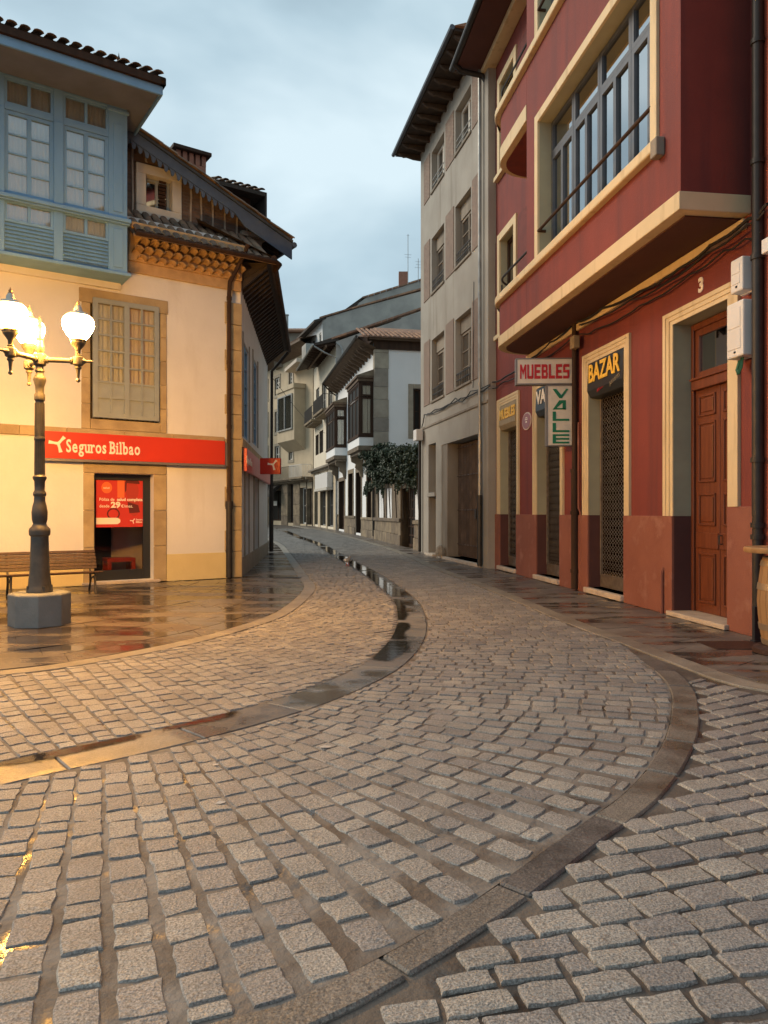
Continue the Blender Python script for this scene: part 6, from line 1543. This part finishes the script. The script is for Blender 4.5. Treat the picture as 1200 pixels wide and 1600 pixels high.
for (a, b) in ((ga0, du0), (du1, ga1)):
    u = a
    while u < b-.05:
        l = min(rnd(.7, 1.1), b-u); zg_ = g(W1.w(u, 0, 0).y)
        q = MB(W1); q.box(u+.005, u+l-.005, 0, .10, zg_-.1, zg_+.45); q.build('base_stone', M['oldstone'], gw_, bevel=.02)
        q = MB(W1); q.box(u+.005, u+l-.005, 0, .06, zg_+.455, zg_+1.0); q.build('base_stone', M['oldstone'], gw_, bevel=.02); u += l
    q = MB(W1); q.box(a, b, 0, .13, g(W1.w(a, 0, 0).y)+1.0, g(W1.w(a, 0, 0).y)+1.15); q.build('base_moulding', M['oldstone'], gw_, bevel=.02)
f = window(gw_, W1, du0+.02, du1-.02, .1, zdT-.02, -.3, fw=.12, cols=(2, 2), rows=6, fm=M['brownwood'], gm=M['far'], name='lattice_gate', bar=.06)
q = MB(W1); q.box(du1, du1+.5, -.3, .07, 0, zW); q.build('gate_pier', M['oldstone'], gw_, bevel=.02)
# ivy spilling over the garden wall
ivy = thing('climbing_plant', 'dense dark green ivy spilling over the top of the garden wall', 'plant', tuple(W1.w(ga0+4, 0, 1.2)))
rr = random.Random(5); lv = MB()
clumps = []
for k in range(190):
    px_ = rr.uniform(580, 655); u = W1.u(px_); r_ = rr.choice([rr.uniform(.12, .25), rr.uniform(.22, .42)])
    za_ = W1.z(px_, 758+9*noise.noise((px_*.11, 3, 0))-max(0, 600-px_)*.5)+r_*.6; zb_ = W1.z(px_, 697+14*noise.noise((px_*.09, 0, 0))+max(0, (604-px_))*.3)-r_*.5; zz = rr.uniform(za_, zb_); oo = rr.uniform(-.5, .55); clumps.append((u, oo, zz, r_))
for (u, oo, zz, r_) in clumps:
    for j in range(150):
        d = Vector((rr.gauss(0, 1), rr.gauss(0, 1), rr.gauss(0, .8))).normalized()*r_*rr.uniform(.55, 1.05)
        c = W1.w(u+d.x, oo+d.y, zz+d.z*.85); n = Vector((rr.uniform(-1, 1), rr.uniform(-1, .2), rr.uniform(-.2, 1))).normalized(); a = n.orthogonal().normalized(); b = n.cross(a); s_ = rr.uniform(.045, .09)
        th_ = rr.uniform(0, 6.28); a, b = a*math.cos(th_)+b*math.sin(th_), b*math.cos(th_)-a*math.sin(th_)
        lv.raw([c-a*s_*.2-b*s_*.6, c+a*s_*.75-b*s_*.15, c+b*s_*.9+n*s_*.15, c-a*s_*.75-b*s_*.1], [(0, 1, 2, 3)])
for k in range(60):                                        # loose trailing shoots
    u = rr.uniform(ga0+.2, ga1+.3); oo = rr.uniform(.1, .7); zz = W1.z(rr.uniform(590, 650), rr.uniform(742, 760)); 
    for j in range(rr.randint(8, 22)):
        c = W1.w(u+rr.uniform(-.08, .08)+j*.012, oo, zz+-.022*j); n = Vector((rr.uniform(-1, 1), -1, rr.uniform(-.3, 1))).normalized(); a = n.orthogonal().normalized(); b = n.cross(a); s_ = .06
        lv.raw([c-a*s_-b*s_*.3, c+a*s_*.8-b*s_*.4, c+b*s_, c-a*s_*.9], [(0, 1, 2, 3)])
lv.build('foliage', M['leaf'], ivy, kind='stuff')
for k in range(7):
    q = MB(); u = ga0+.5+k*1.3; q.tube([W1.w(u, .08, 1.3), W1.w(u+.1, .1, 2.2), W1.w(u+.05, .15, 3.2), W1.w(u+.3, -.1, 3.9)], .025, 5); q.build('stem', M['stem'], ivy, smooth=True)
# ================================================================ HOUSES AT THE BEND OF THE STREET
H2 = Wall((-3.17, 50.0), (-.257, 1.0))
h2 = thing('eaves_house', 'white house with a very deep dark timber eave and iron balconies beyond the bay windows', 'house', (-3.17, 50, g(50)))
L2 = 10.2
def r2(a, b): a, b = H2.u(a), H2.u(b); return (max(.0, min(a, b)), max(a, b))
ops = []
for a, b, t, bt in ((499, 505, 675, 709), (493, 498, 681, 712)): ops.append((*r2(a, b), H2.z(a, bt), H2.z(a, t), .2))
for a, b in ((513, 520), (503, 510), (494, 499)): ops.append((*r2(a, b), 8.75, 11.3, .25))
sh_ = [(*r2(512, 522), g(52)+.15, 3.6, .3), (*r2(501, 510), g(55)+.15, 3.4, .3), (*r2(492, 497.5), g(58)+.15, 3.3, .3)]
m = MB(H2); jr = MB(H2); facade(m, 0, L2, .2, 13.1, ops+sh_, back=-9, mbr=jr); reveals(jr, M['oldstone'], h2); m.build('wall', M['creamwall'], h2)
for q in ops: window(h2, H2, q[0]+.02, q[1]-.02, q[2], q[3], -.14, fw=.1, cols=(1, 1), rows=2, fm=M['brownwood'] if q[3] < 8.7 else M['white2'], gm=M['far'])
for q in sh_: window(h2, H2, q[0]+.02, q[1]-.02, q[2], q[3], -.2, fw=.1, cols=(1, 1), rows=2, fm=M['zinc'], gm=M['far'])
m = MB(H2); m.box(0, L2, 0, .04, .2, 4.7); 
m = MB(H2); m.box(.0, L2, 0, .5, 4.75, 4.9); m.box(0, L2, 0, .25, 4.62, 4.75); m.build('string_course', M['greyd'], h2, bevel=.02)
cuts = [0]+sorted(x for q in sh_ for x in q[:2])+[L2]
for i in range(0, len(cuts), 2):
    m = MB(H2); m.box(cuts[i], cuts[i+1], 0, .05, .2, 4.6); m.build('stone_pier', M['beige'], h2, bevel=.01)
a, b = r2(501, 521); 
sgx = thing('shop_sign', 'blank pale box sign over the grey shop front beyond the bay windows', 'sign', tuple(H2.w(a, 0, 3.6))); m = MB(H2); m.box(a, b, .05, .45, 3.3, 4.35); m.build('sign_box', M['plastic'], sgx, bevel=.02); m = MB(H2); m.box(a, b, .0, .5, 3.1, 3.3); m.build('shutter_box', M['signbox'], sgx, bevel=.01)
# soffit, rafters, roof
ov = 1.62
m = MB(H2); m.quad((-.1, ov, 12.75), (8.2, ov, 12.55), (8.2, -.1, 13.0), (-.1, -.1, 13.2)); m.quad((-.1, ov, 12.9), (8.2, ov, 12.7), (8.2, -4.5, 14.7), (-.1, -4.5, 15.0)); m.quad((-.1, ov, 12.75), (-.1, -.1, 13.2), (-.1, -.1, 13.5), (-.1, ov, 12.9)); m.quad((-.1, ov, 12.75), (-.1, ov, 12.9), (8.2, ov, 12.7), (8.2, ov, 12.55)); m.build('roof', M['darkwood'], h2)
for k in range(14):
    u = .1+k*.6; m = MB(H2); m.prism([(u, -.05, 12.95), (u, ov-.05, 12.62), (u, ov-.05, 12.74), (u, -.05, 13.1)], (.12, 0, 0)); m.build('rafter', M['brownwood'], h2)
m = MB(H2); m.box(0, 8.2, .72, .86, 12.7, 12.86); m.build('purlin', M['soffitwood'], h2)
m = MB(H2); m.tube([(-.1, ov+.06, 12.82), (8.2, ov+.06, 12.62)], .07, 6); m.tube([(-.12, ov, 12.7), (-.14, .9, 12.3), (-.14, .1, 12.0), (-.14, .1, .3)], .055, 6); m.build('gutter', M['zinc'], h2, smooth=True)
# gable party wall facing the viewer
PW = Wall((3.5, 49.95), (-1, 0))
def pgon(Yp, pts, name, mt, par, th=.3):
    m = MB(); P = [((x-CX)/F*Yp, Yp, H-(y-CY)/F*Yp) for x, y in pts]; m.prism(P, (0, th, 0)); return m.build(name, mt, par)
pgon(49.93, [(526, 640), (525, 533.5), (700, 473), (700, 640)], 'party_wall', M['party'], h2)
vp = [(488, 540.5), (560, 516), (660, 482), (700, 468)]
for (x0, y0), (x1, y1) in zip(vp, vp[1:]):
    n = max(2, int((x1-x0)/9))
    for k in range(n):
        a0, a1 = k/n, (k+1)/n-.003; Yq = 49.8
        P0 = Vector(((x0+(x1-x0)*a0-CX)/F*Yq, Yq, H-(y0+(y1-y0)*a0-CY)/F*Yq)); P1 = Vector(((x0+(x1-x0)*a1-CX)/F*Yq, Yq, H-(y0+(y1-y0)*a1-CY)/F*Yq))
        m = MB(); m.prism([P0, P1, P1+Vector((0, 0, .13)), P0+Vector((0, 0, .12))], (0, .55, 0)); m.build('verge_tile', M['tile2'], h2)
m = MB(); Yq = 49.75; f_ = lambda x, y: ((x-CX)/F*Yq, Yq, H-(y-CY)/F*Yq); m.tube([f_(526, 536), f_(532, 541), f_(535, 548), f_(535, 600)], .07, 6); m.build('downpipe', M['zinc'], h2, smooth=True)
# iron balconies
def iron_balcony(W_, root, u0, u1, z, dep=.85, n=None, mt=None, slab_m=None):
    m = MB(W_); m.box(u0, u1, 0, dep, z-.16, z); m.box(u0+.1, u1-.1, 0, dep-.15, z-.28, z-.16); m.build('balcony_slab', slab_m or M['oldstone'], root, bevel=.02)
    m = MB(W_); n = n or int((u1-u0)/.14)
    for k in range(n+1):
        x = u0+.04+(u1-u0-.08)*k/n; m.tube([(x, dep-.05, z), (x, dep-.05, z+1.0)], .012, 4)
    for k in range(6): y = dep*(k+.3)/6.5; [m.tube([(x, y, z), (x, y, z+1.0)], .012, 4) for x in (u0+.04, u1-.04)]
    m.tube([(u0+.04, 0, z+1), (u0+.04, dep-.05, z+1), (u1-.04, dep-.05, z+1), (u1-.04, 0, z+1)], .022, 5); m.build('balcony_rail', mt or M['pipe'], root)
a, b = r2(510, 521); iron_balcony(H2, h2, max(.2, a-.3), b+1.2, 8.75)
iron_balcony(H2, h2, b+1.8, L2-.2, 8.6)

# upper storey behind: grey gable with white street side and dormer
h2b = thing('grey_gable_house', 'taller house behind with a bare grey cement gable and white attic wall', 'house', (-4, 58, g(58)))
Yb = 58.0
pgon(Yb, [(504, 600), (504, 498), (560, 481), (660, 454.5), (720, 437), (720, 600)], 'party_wall', M['party'], h2b)
vp = [(499, 497.5), (560, 479.5), (660, 451.5), (720, 435)]
for (x0, y0), (x1, y1) in zip(vp, vp[1:]):
    n = max(2, int((x1-x0)/9))
    for k in range(n):
        a0, a1 = k/n, (k+1)/n-.003; Yq = Yb-.1
        P0 = Vector(((x0+(x1-x0)*a0-CX)/F*Yq, Yq, H-(y0+(y1-y0)*a0-CY)/F*Yq)); P1 = Vector(((x0+(x1-x0)*a1-CX)/F*Yq, Yq, H-(y0+(y1-y0)*a1-CY)/F*Yq))
        m = MB(); m.prism([P0, P1, P1+Vector((0, 0, .13)), P0+Vector((0, 0, .12))], (0, .7, 0)); m.build('verge_tile', M['tile2'], h2b)
AW = Wall(((504-CX)/F*Yb, Yb), (-.35, 1.0))
za, zb = H+(CY-560)/F*Yb, H+(CY-499)/F*Yb
aops = [(.35, 1.2, zb-2.4, zb-.9, .2), (2.6, 3.6, zb-2.6, zb-.9, .2)]
m = MB(AW); facade(m, 0, 6, za-3, zb-.1, aops, back=-5); m.build('attic_wall', M['house'], h2b)
for q in aops: window(h2b, AW, q[0], q[1], q[2], q[3], -.1, fw=.1, cols=(1,), rows=1, fm=M['white2'], gm=M['far'])
m = MB(AW); m.prism([(-.1, .7, zb-.12), (-.1, -5, zb+1.9), (-.1, -5, zb+1.7), (-.1, .7, zb-.3)], (6.3, 0, 0)); m.build('roof', M['darkwood'], h2b)
m = MB(AW); m.box(.2, 1.6, 0, 1.3, za-.2, za+1.15); m.build('roof_terrace_wall', M['party'], h2b)
h2c = thing('far_gable_house', 'farthest roof with a grey gable and an orange brick chimney above the others', 'house', (0, 64, g(64)))
Yc = 64.0
pgon(Yc, [(540, 500), (566, 467), (660, 438), (720, 420), (720, 520)], 'party_wall', M['party'], h2c)
for (x0, y0), (x1, y1) in (((566, 466), (660, 437)), ((660, 437), (720, 419))):
    n = int((x1-x0)/9)
    for k in range(n):
        a0, a1 = k/n, (k+1)/n-.003; Yq = Yc-.1
        P0 = Vector(((x0+(x1-x0)*a0-CX)/F*Yq, Yq, H-(y0+(y1-y0)*a0-CY)/F*Yq)); P1 = Vector(((x0+(x1-x0)*a1-CX)/F*Yq, Yq, H-(y0+(y1-y0)*a1-CY)/F*Yq))
        m = MB(); m.prism([P0, P1, P1+Vector((0, 0, .14)), P0+Vector((0, 0, .14))], (0, .7, 0)); m.build('verge_tile', M['tile2'], h2c)
m = MB(); f_ = lambda x, y, Yq: Vector(((x-CX)/F*Yq, Yq, H-(y-CY)/F*Yq)); m.prism([f_(538, 484, Yc), f_(566, 464, Yc), f_(572, 465, Yc), f_(544, 486, Yc)], (-1.5, 5, 0)); m.build('roof', M['darkwood'], h2c)
c0_, c1_ = f_(623, 450, Yc+.6), f_(637.5, 424, Yc+.6); m = MB(); m.box(c0_.x, c1_.x, Yc+.6, Yc+1.3, c0_.z-1, c1_.z); m.build('chimney', M['chimney'], h2c, bevel=.02)
def antenna(label, x, y0, y1, Yq, el):
    b, t = f_(x, y0, Yq), f_(x, y1, Yq); m = MB(); m.tube([b, t], .028, 5)
    for fz, wd in el: zz = b.z+(t.z-b.z)*fz; m.tube([(b.x-wd, Yq, zz), (b.x+wd, Yq+.1, zz)], .012, 4)
    tag(m.build('tv_antenna', M['zinc']), label, 'antenna')
antenna('tall thin television antenna mast rising beside the orange chimney', 637.5, 445, 366, 63.4, ((.98, .12), (.6, .3), (.55, .25)))
antenna('shorter bare antenna at the edge of the grey building roof', 653.5, 450, 404, 63.5, ((.9, .25), (.7, .3), (.8, .2)))

# cream apartment house closing the street
H3 = Wall((-5.79, 60.0), (-.48, .877))
h3 = thing('cream_house', 'cream four storey house with stone window trims closing the end of the street', 'house', (-5.79, 60, g(60)))
L3 = 15.0; zt3 = 14.9
def r3(a, b): a, b = H3.u(a), H3.u(b); return (min(a, b), max(a, b))
cols3 = [r3(452, 458), r3(430, 437.5), r3(413, 419)]
rows3 = [(11.85, 13.45), (8.25, 10.2), (4.9, 6.9)]
z3 = lambda px, py: H3.z(px, py)
rows3 = [(z3(434, 617), z3(434, 590)), (z3(434, 675), z3(434, 643)), (z3(434, 722), z3(434, 697))]
gops3 = [(*r3(469, 479), .55, 3.6, .4), (*r3(450, 459), .6, 4.0, .4), (*r3(421, 440), .75, 3.5, .5), (*r3(480, 488), .5, 3.5, .4)]
ops3 = [(c[0], c[1], r[0], r[1], .22) for r in rows3 for c in cols3]
m = MB(H3); jr = MB(H3); facade(m, 0, L3, .2, zt3, ops3+gops3, back=-8, mbr=jr); reveals(jr, M['oldstone'], h3); m.build('wall', M['beige'], h3)
for i, q in enumerate(ops3):
    window(h3, H3, q[0]+.02, q[1]-.02, q[2], q[3], -.12, fw=.1, cols=(1, 1), rows=4 if i < 3 else 2, fm=M['white2'], gm=M['far'], back='dark' if i < 3 else 'curtain', bar=.06)
    for a, b, c, d in ((q[0]-.2, q[0], q[2], q[3]), (q[1], q[1]+.2, q[2], q[3]), (q[0]-.2, q[1]+.2, q[3], q[3]+.25), (q[0]-.25, q[1]+.25, q[2]-.25, q[2])):
        m = MB(H3); m.box(a+.003, b-.003, 0, .05, c, d); m.build('stone_jamb', M['trimstone'], h3)
for i, q in enumerate(gops3):
    window(h3, H3, q[0]+.02, q[1]-.02, q[2], q[3], -.3, fw=.12, cols=(1, 1), rows=2, fm=M['brownwood'] if i else M['white2'], gm=M['far'], back='dark' if i else 'curtain')
cuts = [0]+sorted(x for q in gops3 for x in q[:2])+[L3]
for i in range(0, len(cuts), 2):
    for k in range(4):
        m = MB(H3); m.box(cuts[i]+.01, cuts[i+1]-.01, 0, .06, .3+k*.95, .3+(k+1)*.95-.02); m.build('pier_stone', M['oldstone'], h3, bevel=.02)
m = MB(H3); m.box(0, L3, 0, .6, 4.2, 4.4); m.box(0, L3, 0, .35, 4.05, 4.2); m.build('cornice', M['oldstone'], h3, bevel=.02)
iron_balcony(H3, h3, .3, r3(464, 466)[0], 4.45, .9, mt=M['plastic'], slab_m=M['oldstone']); iron_balcony(H3, h3, r3(464, 466)[1]+.3, L3-1, 4.45, .7)
# enclosed stone bay
ob3 = 1.0; q = (max(.2, H3.u(487, ob3)), H3.u(465.5, ob3)); q = (q[0], max(q[0]+2.2, r3(449, 450)[0])); zb0, zb1 = z3(470, 689), z3(470, 610)
m = MB(H3); m.box(q[0]+1.4, q[1], 0, ob3, zb0, zb1); m.box(q[0]+1.3, q[1]+.1, 0, ob3+.1, zb1, zb1+.4); m.prism([(q[0]+1.4, 0, zb0-.8), (q[0]+1.4, ob3, zb0), (q[0]+1.4, 0, zb0)], (q[1]-q[0]-1.4, 0, 0)); m.build('stone_bay', M['beige'], h3, bevel=.02)
window(h3, H3, q[0]+1.7, q[1]-.3, zb0+.9, zb1-.4, ob3+.07, fw=.12, cols=(1, 1), rows=1, fm=M['zinc'], gm=M['glass'], back='dark', dep=.1)
# eaves, attic, roof, stack
m = MB(H3); m.quad((-.3, 1.2, zt3+.45), (L3, 1.2, zt3+.45), (L3, 0, zt3-.1), (-.3, 0, zt3-.1)); m.box(-.3, L3, 1.2, 1.3, zt3+.4, zt3+.6); m.quad((-.3, 1.3, zt3+.6), (L3, 1.3, zt3+.6), (L3, -4, zt3+2.2), (-.3, -4, zt3+2.2)); m.build('eaves', M['soffitwood'], h3)
tile_roof(h3, H3.w(0, 1.3, zt3+.62), H3.w(L3, 1.3, zt3+.62), H3.w(0, -4, 1.6)-H3.w(0, 1.3, 0), 1, .32, TILE2)
Ya = 66.0
aw = MB(); P0, P1 = f_(428, 556, Ya), f_(486, 520, Ya); aw.box(P0.x, P1.x, Ya, Ya+4, P0.z-1, P1.z); aw.build('attic', M['greyd'], h3)
aw = MB(); aw.box(P0.x-.6, P1.x, Ya-.5, Ya+4, P1.z, P1.z+.15); aw.prism([(P0.x-.6, Ya-.5, P1.z+.15), (P1.x, Ya-.5, P1.z+.15), (P1.x, Ya+2, P1.z+.9), (P0.x-.6, Ya+2, P1.z+.9)], (0, .2, 0)); aw.build('attic_roof', M['tile2'], h3)
tile_roof(h3, (P0.x-.5, Ya-.52, P1.z+.17), (P1.x, Ya-.52, P1.z+.17), (0, 2.5, .75), 1, .3, TILE2)
aw = MB(); d0, d1 = f_(428.5, 545, Ya-.1), f_(438.5, 530, Ya-.1); r_ = (d1.x-d0.x)/2; aw.prism([(d0.x, Ya-.1, d0.z), (d1.x, Ya-.1, d0.z)]+[(d0.x+r_+r_*math.cos(R(k*20)), Ya-.1, d1.z+r_*math.sin(R(k*20))*1.2) for k in range(10)], (0, .09, 0)); aw.build('attic_door', M['white2'], h3)
aw = MB(); aw.tube([f_(448.5, 520, Ya), f_(448.5, 494, Ya)], .12, 8); aw.tube([f_(448.5, 493.5, Ya), f_(448.5, 491.5, Ya)], .17, 8); aw.build('flue_pipe', M['zinc'], h3, smooth=True)
# concrete roof slab of the terrace between the two houses
tw_ = Wall((-5.6, 59.5), (-.35, 1.0)); m = MB(tw_); m.box(-.2, 4.5, -.5, 1.55, 13.55, 13.85); m.build('terrace_slab', M['sill'], h3, bevel=.03)
# awning of the corner shop and small notice
aq = r3(421, 441); m = MB(H3); n = 8
pts = [(0, 4.0)]+[(1.1*math.sin(R(90*k/n)), 2.9+1.1*math.cos(R(90*k/n))) for k in range(n+1)]
m.add([(aq[0], a_, b_) for a_, b_ in pts]+[(aq[1], a_, b_) for a_, b_ in pts], [(i, i+1, len(pts)+i+1, len(pts)+i) for i in range(len(pts)-1)]+[tuple(range(len(pts))), tuple(range(len(pts), 2*len(pts)))])
aws = m.build('shop_awning', M['pipe'], smooth=True); tag(aws, 'dark curved shop awning at the far end of the street', 'awning')
m = MB(H3); u_ = H3.u(429.5, .07); m.box(u_-.55, u_+.5, .065, .09, z3(430, 790), z3(430, 783)); tag(m.build('shop_notice', M['signbox']), 'small pale notice board in the window under the dark curved awning', 'notice')
# closing wall beyond the bend
end = thing('end_house', 'plain plastered house glimpsed at the very end of the bending street', 'house', (-14, 72, g(72)))
m = MB(); m.box(-24, -11.5, 72, 80, .3, 14); m.build('wall', M['beige'], end); m = MB(); m.box(-24.5, -11, 71.4, 80, 14, 14.4); m.build('roof', M['tile2'], end)
# thin wires across the street
q = MB(); A_ = S.w(.5, .2, 6.4); B_ = H2.w(3, .3, 7.2); q.tube([A_.lerp(B_, k/12)+Vector((0, 0, -.35*math.sin(math.pi*k/12))) for k in range(13)], .012, 4); tag(q.build('overhead_wire', M['cable']), 'thin wire stretched across the street at the far bend', 'wire')

# ================================================================ PIGEON at the puddle
pg_ = gp(543, 884.5); pgx, pgy = pg_
pig = thing('pigeon', 'grey and white pigeon standing beside a puddle in the street', 'pigeon', (pgx, pgy, g(pgy)))
q = MB(); nseg = 9
body = [(-.17, .155, .012), (-.12, .15, .035), (-.06, .145, .06), (.0, .15, .072), (.06, .165, .066), (.10, .19, .048), (.12, .215, .036), (.13, .24, .036), (.145, .262, .032), (.165, .265, .012)]
z0 = g(pgy); q.tube([(pgx+x*.5, pgy-x*.86, z0+z+.02) for x, z, r in body], [r for x, z, r in body], 10); q.tube([(pgx-.08*.5, pgy+.08*.86, z0+.17), (pgx-.25*.5, pgy+.25*.86, z0+.145)], [.03, .035], 6); q.build('body', M['pigeon'], pig, smooth='all')
for s_ in (-1, 1):
    q = MB(); q.tube([(pgx+s_*.03, pgy, z0+.10), (pgx+s_*.03, pgy+.01, z0+.01), (pgx+s_*.03+.03, pgy-.04, z0+.006)], .007, 5); q.build('leg', M['stoolred'], pig)
    q = MB(); q.tube([(pgx+s_*.06+.03, pgy-.06, z0+.18), (pgx+s_*.068, pgy, z0+.175), (pgx+s_*.03-.08, pgy+.14, z0+.165)], [.03, .045, .012], 7); q.build('wing', M['house'], pig, smooth='all')
